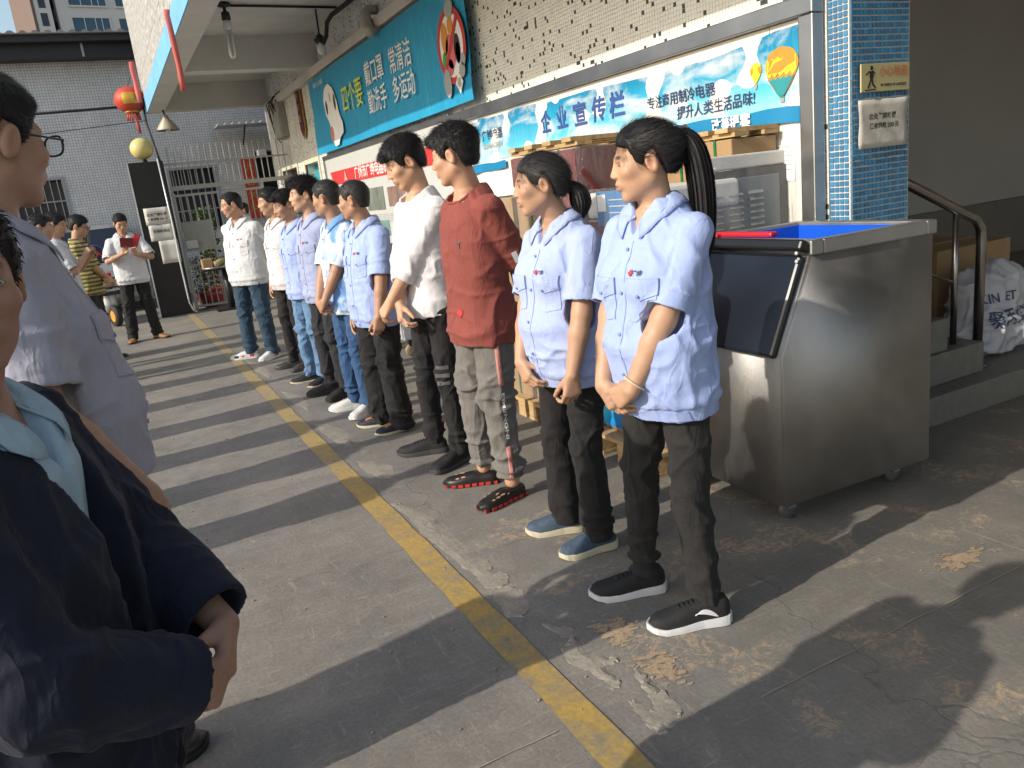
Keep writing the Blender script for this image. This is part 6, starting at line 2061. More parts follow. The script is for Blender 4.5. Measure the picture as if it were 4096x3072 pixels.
# sloping door: slab lying on the slope
sl = Vector((XT-XK, 0, ZT-ZK)).normalized(); nn_ = Vector((-sl.z, 0, sl.x))
def door_slab(y0, y1, a0, a1, t0, t1, m, name, bev):
    base = Vector((XK, 0, ZK)); L_ = (Vector((XT, 0, ZT))-base).length
    vs = []
    for t_ in (t0, t1):
        for (yy, aa) in ((y0, a0), (y1, a0), (y1, a1), (y0, a1)):
            p = base + sl*(aa*L_) + nn_*t_; vs.append((p.x, yy, p.z))
    return MB().add(vs, [(0, 3, 2, 1), (4, 5, 6, 7), (0, 1, 5, 4), (1, 2, 6, 5), (2, 3, 7, 6), (3, 0, 4, 7)]).build(name, m, ib, False, bev)
door_slab(Y0+.012, Y1-.012, -.02, .93, .004, .038, M_PANELK, 'door', .012)
door_slab(Y0+.002, Y1-.002, .955, 1.06, .004, .060, mat('bin_hinge', (.010, .011, .013), .35), 'hinge_rail', .010)
MB().box(XT-.050, XT-.012, Y0+.02, Y1-.0, ZT+.018, ZT+.038).build('top_trim', M_ALU, ib, False, .004)
for q in (Y0+.018, Y1-.018):
    for zz in (1.045, 1.075):
        MB().lathe([(.0, 0), (.008, 0), (.007, .004), (.0, .005)], (0, 0, 0), 10).xf(Matrix.Translation((XT-.06, q, zz)) @ Matrix.Rotation(-math.pi/2, 4, 'Y')).build('screw', M_ALU, ib, True)
for x in (X0+.10, X1-.12):
    for y in (Y0+.09, Y1-.09):
        MB().box(x-.02, x+.02, y-.022, y+.022, .05, ZB).build('castor_fork', M_GALV, ib)
        MB().lathe([(.012, -.014), (.044, -.015), (.047, 0), (.044, .015), (.012, .014)], (0, 0, 0), 18).xf(Matrix.Translation((x, y, .048)) @ Matrix.Rotation(math.pi/2, 4, 'X')).build('castor', mat('castor_grey', (.10, .10, .10), .5), ib, True)
rsx = empty('ice_scoop', (2.36, 2.52, 1.118)); tag(rsx, 'red plastic scoop handle lying on top of the ice bin', 'scoop')
MB().box(-.02, .02, -.16, .16, .0, .020).build('handle', mat('scoop_red', (.52, .012, .03), .35), rsx, False, .008)
MB().box(-.04, .04, .13, .22, .0, .014).build('blade', mat('scoop_red', (.52, .012, .03), .35), rsx, False, .004)
# ------------------------------------------------------------------ the people
people_materials()
RT = lambda deg: math.radians(deg)
blue = lambda n, c=(.35, .44, .75): cloth_mat('workshirt_'+n, c, .07, .22)
BLUE = blue('blue'); BLUE2 = blue('blue_faded', (.38, .455, .73)); BLUEG = blue('greyblue', (.33, .375, .56)); WHITE = blue('white', (.62, .63, .65)); WHITEP = blue('offwhite', (.63, .60, .61))
GREYW = blue('grey_white', (.36, .355, .42))
def no_logo(c): return None
BLACK = cloth_mat('black_cotton', (.016, .0155, .017), .25, .25)
BLACK2 = cloth_mat('black_washed', (.022, .021, .021), .25, .30)
CHAR = cloth_mat('charcoal_cloth', (.026, .026, .032), .2, .3)
def jeans_pat(b, v, c):
    n = b.noise(5.0, 4, .6, v)
    return b.mix(n, (c[0]*.55, c[1]*.6, c[2]*.65), (c[0]*1.5, c[1]*1.45, c[2]*1.35))
JEANS = cloth_mat('dark_denim', (.030, .060, .100), .25, .45, pattern=jeans_pat)
JEANSL = cloth_mat('light_denim', (.12, .22, .38), .25, .45, pattern=jeans_pat)
JEANSM = cloth_mat('blue_denim', (.035, .085, .20), .25, .45, pattern=jeans_pat)
GREYJ = cloth_mat('grey_jogger', (.165, .155, .145), .18, .35)
PINK = cloth_mat('pink_stripe', (.50, .22, .20), .1, .3)
RED = cloth_mat('brick_red_cotton', (.235, .062, .050), .12, .25)
KNIT = cloth_mat('white_knit', (.68, .68, .70), .05, .15)
NAVYJ = cloth_mat('navy_jacket', (.012, .0145, .030), .2, .3)
PALEB = cloth_mat('pale_blue_cotton', (.36, .50, .62), .08, .25)
def plaid(b, v, c):
    x, y, z = b.sep(v)
    s1 = b.ramp(b.noise(5.0, 2, .5, v, .3), [(.42, (.16, .32, .62)), (.52, (.62, .70, .82)), (.62, (.70, .76, .86))])
    w1 = b.math('SINE', b.math('MULTIPLY', z, 52.0)); w2 = b.math('SINE', b.math('MULTIPLY', b.math('ADD', x, y), 52.0))
    k = b.math('GREATER_THAN', b.math('ADD', w1, w2), .55)
    return b.mix(b.math('MULTIPLY', k, .55), s1, (.14, .30, .62))
PLAID = cloth_mat('blue_white_check', (1, 1, 1), .06, .22, pattern=plaid)
def stripes(b, v, c):
    x, y, z = b.sep(v)
    k = b.math('GREATER_THAN', b.math('SINE', b.math('MULTIPLY', z, 145.0)), .15)
    return b.mix(k, (.42, .36, .13), (.10, .085, .055))
STRIPE = cloth_mat('yellow_striped_jersey', (1, 1, 1), .06, .2, pattern=stripes)
sh_black = mat('shoe_black_mesh', (.012, .012, .013), .75, var=.25, bump=.5, bscale=300)
sh_leather = mat('shoe_black_leather', (.010, .009, .009), .35, var=.2)
sh_white = mat('shoe_white', (.62, .61, .58), .5, var=.12)
sh_sole_w = mat('sole_white', (.66, .66, .68), .5, var=.12)
sh_sole_c = mat('sole_cream', (.55, .50, .36), .6, var=.15)
sh_sole_k = mat('sole_black', (.012, .012, .012), .6)
sh_blue = mat('shoe_blue_knit', (.055, .085, .13), .8, var=.35, scale=60, bump=.6, bscale=200)
sh_grey = mat('shoe_grey_knit', (.17, .18, .20), .8, var=.35, scale=60, bump=.6, bscale=200)
sh_navy = mat('shoe_navy', (.012, .016, .034), .7)
sh_tan = mat('shoe_tan', (.28, .13, .055), .6)
sh_red = mat('shoe_red', (.55, .035, .03), .5)
sh_clog = mat('clog_rubber', (.016, .013, .012), .42, var=.2)
sh_clogg = mat('clog_grey_rubber', (.055, .052, .050), .55, var=.2)
lace_k = mat('lace_black', (.008, .008, .008), .8)
lace_w = mat('lace_white', (.6, .6, .6), .8)

M_HAIR = dict(top=.018, side=.008, back=.010, mess=.003, front=.064)
def clasp(z=.80, y=-.19, x=.0):
    L = dict(w=(.075 + x, y - .020, z + .012), pole=(.9, .45, -.2), u=(-.80, -.10, -.46), t=(-.45, -.1, .8), curl=(28, 42, 30), thumb=.45)
    R = dict(w=(-.065 + x, y, z), pole=(-.9, .45, -.2), u=(.72, -.10, -.62), t=(.6, -.1, .7), curl=(30, 45, 35), thumb=.45)
    return L, R
def behind(z=.90):
    L = dict(w=(.060, .185, z), pole=(.9, .45, 0), u=(-.75, .1, -.5), t=(-.4, .1, .8), curl=(35, 45, 30), thumb=.4)
    R = dict(w=(-.065, .205, z - .01), pole=(-.9, .45, 0), u=(.75, .1, -.5), t=(.4, .1, .8), curl=(35, 45, 30), thumb=.4)
    return L, R

def sneaker_mark(C, o, q, L, h):
    # white swoosh-like stripe on the outer side
    vs = []; fs = []
    for i in range(9):
        t = i/8
        y = .030 - .075*t; z = .040 + .022*math.sin(t*2.4)
        x = .0365 + .0045*t
        wd = .0075*math.sin(min(1, t*1.15)*math.pi)**.7 + .0008
        vs += [(x, y, z - wd), (x - .003, y, z + wd)]
    fs = [(2*i, 2*i+1, 2*i+3, 2*i+2) for i in range(8)]
    link('side_mark', raw(vs, fs), o, sh_sole_w).modifiers.new('s', 'SOLIDIFY').thickness = .003

def tan_toe(C, o, q, L, h):
    vs = []; 
    for i in range(7):
        t = .50 + .24*i/6
        y = .075 - L*t
        top = np.interp(t, [.42, .58, .75, .90], [h*.86, .060, .048, .040]) + .0025
        for j in range(7):
            a = (j/6 - .5)*1.5
            vs.append((.004 + .040*math.sin(a), y, top - .016*abs(math.sin(a))**2.2))
    fs = [(i*7+j, i*7+j+1, (i+1)*7+j+1, (i+1)*7+j) for i in range(6) for j in range(6)]
    link('tan_panel', raw(vs, fs), o, sh_tan, True).modifiers.new('s', 'SOLIDIFY').thickness = .004

def clog_detail(holem, redm):
    def fn(C, o, q, L, h):
        for i, (t, aa, ln) in enumerate(((.46, 48, .022), (.56, 52, .026), (.66, 52, .024), (.76, 55, .018), (.51, 78, .020), (.62, 80, .020), (.51, 125, .022), (.62, 128, .026), (.73, 125, .020))):
            y = .075 - L*t; a_ = math.radians(aa)
            top = np.interp(t, [0, .03, .15, .30, .42, .58, .75, .90, .97, 1], [h*.75, h, h*1.02, h*.98, h*.86, .060, .048, .040, .034, .026])
            hw = np.interp(t, [0, .04, .12, .35, .62, .78, .90, .97, 1], [.012, .030, .0355, .036, .0475, .0480, .040, .026, .006])*C.s
            cx_ = math.cos(a_)
            c = Vector((.003 + hw*math.copysign(abs(cx_)**.62, cx_), y, .016 + (top-.016)*math.sin(a_)**.72))
            nv = Vector((math.copysign(abs(cx_)**1.2, cx_), -.12, math.sin(a_))).normalized()
            a = Vector((0, -1, .1)); a = (a - nv*a.dot(nv)).normalized(); b_ = nv.cross(a)
            vs = [tuple(c + nv*.0028 + a*math.cos(k*math.pi/5)*ln*.5 + b_*math.sin(k*math.pi/5)*.0042) for k in range(10)]
            vs2 = [tuple(c - nv*.006 + a*math.cos(k*math.pi/5)*ln*.5 + b_*math.sin(k*math.pi/5)*.0042) for k in range(10)]
            link('vent_opening', raw(vs + vs2, [tuple(range(10)), tuple(range(19, 9, -1))] + [(k, (k+1) % 10, 10+(k+1) % 10, 10+k) for k in range(10)]), o, holem)
        if redm is not None:
            for i in range(8):
                t = .06 + .125*i
                y = .075 - L*t
                hw = np.interp(t, [0, .04, .12, .35, .62, .78, .90, .97, 1], [.010, .032, .0385, .0385, .0505, .0510, .043, .029, .004])
                off = np.interp(t, [0, .4, .7, 1], [0, 0, .004, .010])
                for sg in (1, -1):
                    MB().box(off + sg*hw*.985 - .004, off + sg*hw*.985 + .004, y - .012, y + .012, .003, .017).build('red_tread', redm, o)
    return fn

def jogger_trim(C):
    """pink side stripe with white lettering on the left leg"""
    s = C.s
    bv = BVHTree.FromPolygons([tuple(map(float, p)) for p in C.tV], [tuple(map(int, q)) for q in C.tQ])
    h, k_, a = C.hip[1], C.knee[1], C.ank[1]
    def at(z, off, lift):
        f = (h[2]-z)/(h[2]-a[2]); c = h + (a - h)*f if z < h[2] else h
        org = Vector((c[0] + .5, c[1] - .28 + off, z)); d = Vector((c[0], c[1] + off*.4, z)) - org
        r = bv.ray_cast(org, d.normalized())
        return None if r[0] is None else r[0] + r[1]*lift
    def strip(z0, z1, wd, nm, mt):
        n = 14; vs = []
        for i in range(n+1):
            z = z0 + (z1-z0)*i/n
            for e in (-1, -.33, .33, 1):
                p = at(z, e*wd, .003)
                if p is None: return
                vs.append(p)
        fs = [(i*4+j, i*4+j+1, (i+1)*4+j+1, (i+1)*4+j) for i in range(n) for j in range(3)]
        link(nm, raw(vs, fs), C.trousers, mt, True).modifiers.new('s', 'SOLIDIFY').thickness = .002
    strip(.80*s, .565*s, .022*s, 'pink_stripe', PINK)
    strip(.275*s, .12*s, .024*s, 'pink_stripe', PINK)
    me = text_mesh('EIMENGNI', .052*s, 0, .0012)
    ok = True
    for v in me.vertices:
        p = at((.42*s - v.co.x*.92), v.co.y*.9 - .0*s, .0035)
        if p is None: ok = False; break
        v.co = p
    if ok: link('printed_lettering', me, C.trousers, MATS['print_white'])
mat('print_white', (.75, .75, .74), .7)
mat('print_red', (.60, .03, .03), .7)
mat('print_grey', (.085, .085, .09), .7)
mat('red_phone', (.45, .02, .03), .35)
mat('phone_black', (.01, .01, .012), .2)
mat('bracelet', (.62, .50, .36), .25)
mat('clip', (.35, .22, .12), .25, .6)

# ---- the row facing the forecourt, nearest first
def top_A(C):
    make_shirt(C, BLUE, hem=.745, belly=.05, bust=.012, sleeve=.86, loose=.010, v=1.34, tab=True, logo=True, sleeve_r=1.10)
L_, R_ = clasp(.795, -.20, -.03)
PA = build_person(dict(H=1.585, x=1.455, y=1.94, yaw=RT(-84), hyaw=-36, hpitch=4, seed=1, dx=.0052, dxf=.0032, dxy=.0040, sex='f', w=1.03, armL=L_, armR=R_, armw=1.05,
    footL=(.145, -.02, -31), footR=(-.16, -.03, -28), neck=.92, nose=.88, jaw=.90, hs=.98, hz=-.022, hy=-.012, shz=.006,
    skin=(.50, .295, .19), lip=(.85, .50, .48), eyes=True,
    hair=dict(top=.014, side=.010, back=.024, mess=.0022, front=.060, temple=.045, burn=-.005, nape=-.045, strand=(90, 10, 40), tuft=.3, dx=.0032, n=5200, comb='back', to=(0, .11, .05), len=.045, lift=.08, rand=.08, sw=.0007, lside=.9,
        wisps=130,
        tails=[dict(pts=[(0, .095, .045), (.0, .135, .050), (.012, .158, .0), (.02, .165, -.09), (.025, .160, -.19), (.03, .150, -.28), (.03, .14, -.34)], r=[.016, .026, .034, .036, .034, .026, .008])]),
    top=top_A, legs=lambda C: make_trousers(C, BLACK2, cuff=.082, thigh=.93, kneew=.90, hemw=.78, wrinkle=1.0),
    shoes=lambda C: make_shoes(C, sh_black, sh_sole_w, laces=lace_k, extra=sneaker_mark, L=.285, heel=.098),
    label='woman in light blue work shirt with long high ponytail and white-soled black sneakers'))
def top_B(C):
    make_shirt(C, BLUE2, hem=.745, belly=.055, bust=.014, sleeve=.84, loose=.012, v=1.33, logo=True, sleeve_r=1.12, tab=True)
PB = build_person(dict(H=1.545, x=1.485, y=2.565, yaw=RT(-84), hyaw=-32, hpitch=3, seed=2, dx=.0056, dxf=.0034, dxy=.0044, sex='f', w=1.05, armw=1.05,
    armL=hang(1, .17, .20, .775, curl=(38, 55, 35)), armR=dict(w=(-.09, -.20, .80), pole=(-.9, .4, -.2), u=(.6, -.1, -.7), t=(.6, 0, .7), curl=(30, 40, 30)),
    footL=(.11, -.03, -18), footR=(-.145, -.02, -32), neck=.94, nose=.9, jaw=.93, hs=.98, hy=-.055, hz=-.015, skin=(.47, .275, .175), lip=(.85, .52, .5),
    hair=dict(top=.011, side=.008, back=.020, mess=.0022, front=.062, temple=.045, burn=-.005, nape=-.055, strand=(90, 10, 40), tuft=.3, dx=.0034, mat='hair_grey', n=5200, comb='back', to=(0, .11, -.02), len=.045, lift=.07, rand=.08, sw=.0007, lside=.9,
        wisps=110,
        tails=[dict(pts=[(0, .100, -.020), (.0, .128, -.030), (.0, .150, -.060), (.005, .155, -.105), (.005, .145, -.150)], r=[.016, .022, .034, .034, .012])]),
    top=top_B, legs=lambda C: make_trousers(C, BLACK, cuff=.055, thigh=1.0, kneew=1.05, hemw=1.18, wrinkle=.7),
    shoes=lambda C: make_shoes(C, sh_blue, sh_sole_c, L=.262, heel=.068),
    label='woman in light blue work shirt with short low ponytail and blue slip-on shoes'))

# bangle and hair clip of the nearest woman
_w = PA.arms[1]
_n = unit(_w[2] - _w[1]); _c = _w[2] - _n*.022
_a = unit(np.cross(_n, (0, 0, 1))); _b = np.cross(_n, _a)
MB().tube([tuple(_c + (_a*math.cos(2*math.pi*i/20) + _b*math.sin(2*math.pi*i/20))*.0345 + _n*.006*math.sin(2*math.pi*i/20)) for i in range(21)], .0034, 8, False).build('bangle', MATS['bracelet'], PA.root, True)
_p = [PA.HR @ Vector((q*.93 for q in p))  + Vector(PA.hc) for p in ((.006, .118, .055), (.004, .128, .078), (.0, .140, .084), (-.004, .150, .070), (-.006, .146, .050))]
MB().tube(_p, .006, 8).build('hair_clip', MATS['clip'], PA.root, True)

def top_C(C):
    make_shirt(C, RED, hem=.745, collar=False, pockets=False, buttons=False, band=False, sleeve=.98, sleeve_r=1.16, loose=.004, flare=.010, wrinkle=1.0, name='t_shirt')
    s = C.s
    for txt, x, z, sz, mt in (('T', .085, 1.195, .036, 'print_grey'), ('●', .045, .895, .044, 'print_red')):
        me = text_mesh(txt, sz*s, 0, .0008); ok = True
        for v in me.vertices:
            p = C.proj(x*s + v.co.x, z*s + v.co.y, .004)
            if p is None: ok = False; break
            v.co = p
        if ok: link('print', me, C.shirt, MATS[mt])
    S_, E_, W_, A = C.arms[1]
    c = Vector(S_ + (E_ - S_)*.86); h = C.bvh.ray_cast(c + Vector((.3, -.12, 0)), Vector((-.3, .12, 0)).normalized())
    if h[0] is not None:
        n = h[1]; u = (Vector(S_ - E_)).normalized(); r = u.cross(n).normalized(); p = h[0] + n*.003
        link('sleeve_label', raw([p - r*.012 - u*.026, p + r*.012 - u*.026, p + r*.012 + u*.026, p - r*.012 + u*.026], [(0, 1, 2, 3)]), C.shirt, MATS['print_white']).modifiers.new('s', 'SOLIDIFY').thickness = .002
def legs_C(C):
    make_trousers(C, GREYJ, cuff=.110, thigh=1.05, kneew=1.16, hemw=.80, wrinkle=1.2, gather=1.2, name='joggers')
    jogger_trim(C)
L_, R_ = behind(.84)
for _a in (L_, R_): _a['w'] = (_a['w'][0]*1.4, .235, .84); _a['pole'] = (math.copysign(.7, _a['w'][0]), .9, 0)
PC = build_person(dict(H=1.715, x=1.465, y=3.30, yaw=RT(-84), hyaw=-50, hpitch=8, seed=3, dx=.006, dxf=.0038, dxy=.0048, w=.99, armL=L_, armR=R_, hy=-.03, hz=-.012,
    footL=(.12, -.03, 6), footR=(-.155, -.02, -34), skin=(.52, .30, .195), neck=1.0,
    hair=dict(top=.028, side=.010, back=.016, mess=.004, front=.060, temple=.044, burn=-.012, nape=-.050, n=6500, len=.030, lift=.42, rand=.40, sw=.0010, fringe=dict(x=0, y=.070, z=.080, r=(.062, .030, .026))),
    top=top_C, legs=legs_C,
    shoes=lambda C: make_shoes(C, sh_clog, sh_clog, kind='clog', extra=clog_detail(mat('skin_shadow', (.42, .25, .17), .6), sh_red), name='clog', L=.275, heel=.060),
    label='tall young man in brick red t-shirt and grey joggers with pink stripe'))

def top_D(C):
    make_shirt(C, KNIT, hem=.80, collar=False, pockets=False, buttons=False, band=False, long=.46, sleeve_r=1.02, loose=.002, wrinkle=.9, name='sweater')
def legs_D(C):
    make_trousers(C, BLACK, cuff=.06, thigh=.92, kneew=.92, hemw=.86, wrinkle=.9)
    bv = BVHTree.FromPolygons([tuple(map(float, p)) for p in C.tV], [tuple(map(int, q)) for q in C.tQ])
    s = C.s; k = C.knee[1]
    for i in range(3):
        z = k[2] + (.035 - .042*i)*s; vs = []
        for a in range(7):
            for e in (0, 1):
                an = math.radians(-20 - 70*a/6)
                o = Vector((k[0] + math.cos(an)*.4, k[1] + math.sin(an)*.4, z + (.020*e)*s))
                h = bv.ray_cast(o, Vector((-math.cos(an), -math.sin(an), 0)))
                vs.append(h[0] + h[1]*.003 if h[0] is not None else o)
        link('knee_bar', raw(vs, [(2*j, 2*j+2, 2*j+3, 2*j+1) for j in range(6)]), C.trousers, MATS['print_grey'], True)
PD = build_person(dict(H=1.74, x=1.475, y=3.95, yaw=RT(-80), hyaw=-22, hpitch=22, seed=4, dx=.0064, dxf=.004, dxy=.005, w=.96, hy=-.035, hz=-.016,
    armL=dict(w=(-.03, -.245, .865), pole=(.9, .55, -.3), u=(-.55, -.35, -.75), t=(-.7, .2, .5), curl=(40, 42, 25), thumb=.3),
    armR=dict(w=(.02, -.205, .845), pole=(-.9, .5, -.3), u=(.45, -.30, -.85), t=(.8, -.2, .4), curl=(38, 45, 30), thumb=.3),
    footL=(.12, -.03, 8), footR=(-.15, -.03, -36), skin=(.53, .315, .205),
    hair=dict(top=.026, side=.012, back=.014, mess=.004, front=.056, temple=.040, burn=-.012, nape=-.052, n=6500, len=.032, lift=.28, rand=.32, sw=.0010, fringe=dict(x=0, y=.074, z=.070, r=(.064, .030, .028))),
    top=top_D, legs=legs_D, shoes=lambda C: make_shoes(C, sh_black, mat('sole_dark_grey', (.05, .05, .055), .6), laces=lace_k, L=.285, heel=.085),
    label='young man in white long-sleeved sweater with crossed wrists and black trousers'))

PE = build_person(dict(H=1.575, x=1.415, y=4.78, yaw=RT(-78), hyaw=-52, hpitch=4, seed=5, dx=.0068, dxf=.0045, dxy=.0055, w=1.04, hy=-.035, hz=-.015,
    armL=hang(1, .13, .215, .80, curl=(38, 50, 35)), armR=hang(-1, .08, .215, .82), footL=(.11, -.02, -16), footR=(-.13, -.03, -40), skin=(.42, .235, .15),
    hair=dict(top=.013, side=.007, back=.009, mess=.002, front=.062, temple=.046, n=2200, len=.014, lift=.55, rand=.3, sw=.0014, mat='hair_grey'),
    top=lambda C: make_shirt(C, BLUE, hem=.735, belly=.03, sleeve=.92, loose=.016, logo=True, sleeve_r=1.12),
    legs=lambda C: make_trousers(C, BLACK, cuff=.03, thigh=1.05, kneew=1.25, hemw=1.42, wrinkle=1.1),
    shoes=lambda C: make_shoes(C, sh_navy, sh_sole_c, kind='flat', extra=tan_toe, L=.265, heel=.06),
    label='man in light blue work shirt with wide black trousers and navy tan slip-ons'))
L_, R_ = clasp(.82, -.20, -.02)
PF = build_person(dict(H=1.61, x=1.395, y=5.36, yaw=RT(-80), hyaw=-55, hpitch=4, seed=6, dx=.0072, dxf=.0048, dxy=.006, w=.98, armL=L_, armR=R_, hy=-.03, hz=-.012,
    footL=(.12, -.03, 14), footR=(-.13, -.03, -26), skin=(.42, .24, .155),
    hair=dict(top=.014, side=.005, back=.006, mess=.002, front=.060, temple=.046, n=2000, len=.014, lift=.6, rand=.3, sw=.0014, mat='hair_grey'),
    top=lambda C: make_shirt(C, PLAID, hem=.75, sleeve=.9, band=False, pockets=False, loose=.010, sleeve_r=1.05),
    legs=lambda C: make_trousers(C, JEANSM, cuff=.05, kneew=1.0, hemw=1.0, name='jeans'),
    shoes=lambda C: make_shoes(C, sh_white, sh_sole_w, laces=lace_w, L=.275),
    label='man in blue and white checked shirt with white sneakers and clasped hands'))
L_, R_ = behind(.92)
PG = build_person(dict(H=1.65, x=1.385, y=6.00, yaw=RT(-76), hyaw=-20, hpitch=0, seed=7, dx=.0078, dxf=.005, dxy=.0062, w=.97, armL=L_, armR=R_, hy=-.02,
    footL=(.11, -.02, 8), footR=(-.12, -.03, -26), skin=(.52, .31, .21),
    hair=dict(top=.034, side=.007, back=.010, mess=.004, front=.060, temple=.046, n=3500, len=.034, lift=.8, rand=.35, sw=.0014, fringe=dict(x=0, y=.072, z=.088, r=(.046, .030, .024))),
    top=lambda C: make_shirt(C, BLUEG, hem=.77, sleeve=.95, loose=.006, logo=True, sleeve_r=1.05),
    legs=lambda C: make_trousers(C, CHAR, cuff=.05, thigh=.95, kneew=.95, hemw=.9, wrinkle=1.1),
    shoes=lambda C: make_shoes(C, sh_black, sh_sole_k, laces=lace_k, L=.27),
    label='young man in grey-blue work shirt with spiky black hair, hands behind his back'))
PH = build_person(dict(H=1.605, x=1.375, y=6.62, yaw=RT(-74), hyaw=-8, hpitch=14, seed=8, dx=.0084, dxf=.0055, dxy=.0066, w=.95, armL=behind(.9)[0], armR=behind(.9)[1], hy=-.035, hz=-.012,
    footL=(.11, -.02, 8), footR=(-.12, -.03, -26), skin=(.45, .26, .17),
    hair=dict(top=.026, side=.008, back=.010, mess=.004, front=.062, temple=.044, n=2000, len=.03, lift=.4, rand=.3, sw=.002, fringe=dict(x=.01, y=.078, z=.080, r=(.052, .030, .022))),
    top=lambda C: make_shirt(C, BLUE, hem=.77, sleeve=.9, loose=.006, logo=False, sleeve_r=1.05),
    legs=lambda C: make_trousers(C, JEANSL, cuff=.05, thigh=.95, kneew=.95, hemw=.92, wrinkle=1.2, name='jeans'),
    shoes=lambda C: make_shoes(C, sh_black, sh_sole_c, kind='flat', laces=lace_k, L=.265, heel=.065),
    label='man in light blue work shirt looking down, pale washed jeans'))
PI = build_person(dict(H=1.65, x=1.405, y=7.42, yaw=RT(-72), hyaw=-22, hpitch=6, seed=9, dx=.009, dxf=.006, dxy=.007, w=1.0, armL=hang(1), armR=hang(-1), hy=-.03,
    footL=(.11, -.02, 0), footR=(-.12, -.03, -24), skin=(.45, .26, .17),
    hair=dict(top=.018, side=.008, back=.010, mess=.003, front=.062, n=1500, len=.02, lift=.5, rand=.3, sw=.002),
    top=lambda C: make_shirt(C, WHITEP, hem=.77, sleeve=.9, loose=.008, logo=False, belly=.01, wrinkle=.6),
    legs=lambda C: make_trousers(C, BLACK, cuff=.06, thigh=.95, kneew=.95, hemw=.95),
    shoes=lambda C: make_shoes(C, sh_clogg, sh_clogg, kind='clog', extra=clog_detail(sh_sole_k, None), name='clog', L=.27, heel=.06),
    label='man in off-white work shirt with black trousers and grey clogs'))
L_, R_ = behind(.92)
def shoe_J(C, o, q, L, h):
    for t, x, mt in ((.55, .036, sh_red), (.20, .036, sh_red), (.75, .040, sh_black)):
        y = .075 - L*t
        for sg in (1, -1):
            MB().box(sg*x - .006, sg*x + .006, y - .022, y + .022, .022, .045).build('colour_panel', mt, o, bevel=.004)
PJ = build_person(dict(H=1.685, x=1.215, y=8.36, yaw=RT(-52), hyaw=-38, hpitch=10, seed=10, dx=.009, dxf=.006, dxy=.007, w=1.16, armL=L_, armR=R_, hy=-.05, hz=-.01,
    footL=(.14, -.03, 2), footR=(-.16, -.03, -60), skin=(.46, .26, .17),
    hair=dict(top=.010, side=.009, back=.011, mess=.002, front=.092, temple=.070, burn=-.005, n=1400, len=.02, lift=.2, rand=.2, sw=.002),
    top=lambda C: make_shirt(C, WHITE, hem=.77, sleeve=.95, loose=.012, logo=True, belly=.03, sleeve_r=1.08, wrinkle=.6),
    legs=lambda C: make_trousers(C, JEANS, cuff=.05, thigh=1.05, kneew=1.15, hemw=1.12, wrinkle=1.0, name='jeans'),
    shoes=lambda C: make_shoes(C, sh_sole_w, sh_sole_w, laces=lace_w, extra=shoe_J, L=.29),
    label='balding man in white work shirt, dark jeans and red-trimmed sneakers'))
PK = build_person(dict(H=1.64, x=1.93, y=12.7, yaw=RT(-70), hyaw=-10, seed=11, dx=.012, dxf=.009, dxy=.010, armL=hang(1), armR=hang(-1), skin=(.40, .23, .15), eyes=False,
    hair=dict(top=.014, side=.008, back=.010, n=500, len=.02, lift=.5, sw=.003), dummy=1,
    top=lambda C: make_shirt(C, CHAR, pockets=False, buttons=False), legs=lambda C: make_trousers(C, BLACK, cuff=.04), shoes=lambda C: make_shoes(C, sh_leather, sh_sole_k),
    label='man in dark clothes mostly hidden behind the balding man, near the gate'))
# ---- far end and the facing row
PL = build_person(dict(H=1.655, x=.22, y=11.45, yaw=RT(4), hyaw=6, hpitch=24, seed=12, dx=.010, dxf=.0065, dxy=.008, w=1.06, hy=-.03, hz=-.012,
    armR=dict(w=(-.065, -.26, 1.185), pole=(-.8, .1, -.8), u=(.35, -.45, .8), t=(.6, -.4, .3), curl=(30, 40, 25)),
    armL=dict(w=(.085, -.27, 1.155), pole=(.8, .1, -.8), u=(-.35, -.35, .8), t=(-.6, -.4, .3), curl=(35, 45, 30)),
    footL=(.15, -.02, 34), footR=(-.16, -.03, -14), skin=(.43, .25, .16),
    hair=dict(top=.016, side=.007, back=.010, mess=.002, front=.064, n=1200, len=.018, lift=.5, sw=.0025),
    top=lambda C: make_shirt(C, WHITE, hem=.77, sleeve=.92, loose=.018, sleeve_r=1.15, wrinkle=.7),
    legs=lambda C: make_trousers(C, BLACK, cuff=.04, thigh=1.0, kneew=1.12, hemw=1.25),
    shoes=lambda C: make_shoes(C, sh_tan, sh_sole_k, kind='flat', L=.28, heel=.07),
    label='man in white shirt holding a red booklet and phone by the black pillar'))
PM = build_person(dict(H=1.645, x=-.26, y=10.12, yaw=RT(78), hyaw=-2, hpitch=18, seed=13, dx=.009, dxf=.006, dxy=.0072, w=1.02, hy=-.03,
    armL=dict(w=(-.02, -.22, .93), pole=(.9, .4, -.3), u=(-.8, -.2, -.2), t=(-.2, -.2, .9), curl=(30, 40, 30)),
    armR=dict(w=(.03, -.24, .92), pole=(-.9, .4, -.3), u=(.8, -.2, -.2), t=(.2, -.2, .9), curl=(30, 40, 30)),
    footL=(.11, -.02, 8), footR=(-.12, -.02, -6), skin=(.44, .26, .165), glasses=True,
    hair=dict(top=.022, side=.010, back=.012, mess=.003, front=.060, n=1400, len=.024, lift=.4, sw=.0022),
    top=lambda C: make_shirt(C, STRIPE, hem=.80, sleeve=.9, band=False, pockets=False, buttons=False, belly=.03, name='polo_shirt'),
    legs=lambda C: make_trousers(C, CHAR, cuff=.04, kneew=1.05, hemw=1.1),
    shoes=lambda C: make_shoes(C, sh_leather, sh_sole_k, kind='flat', L=.275, heel=.07),
    label='man in yellow striped polo shirt and glasses with folded hands'))
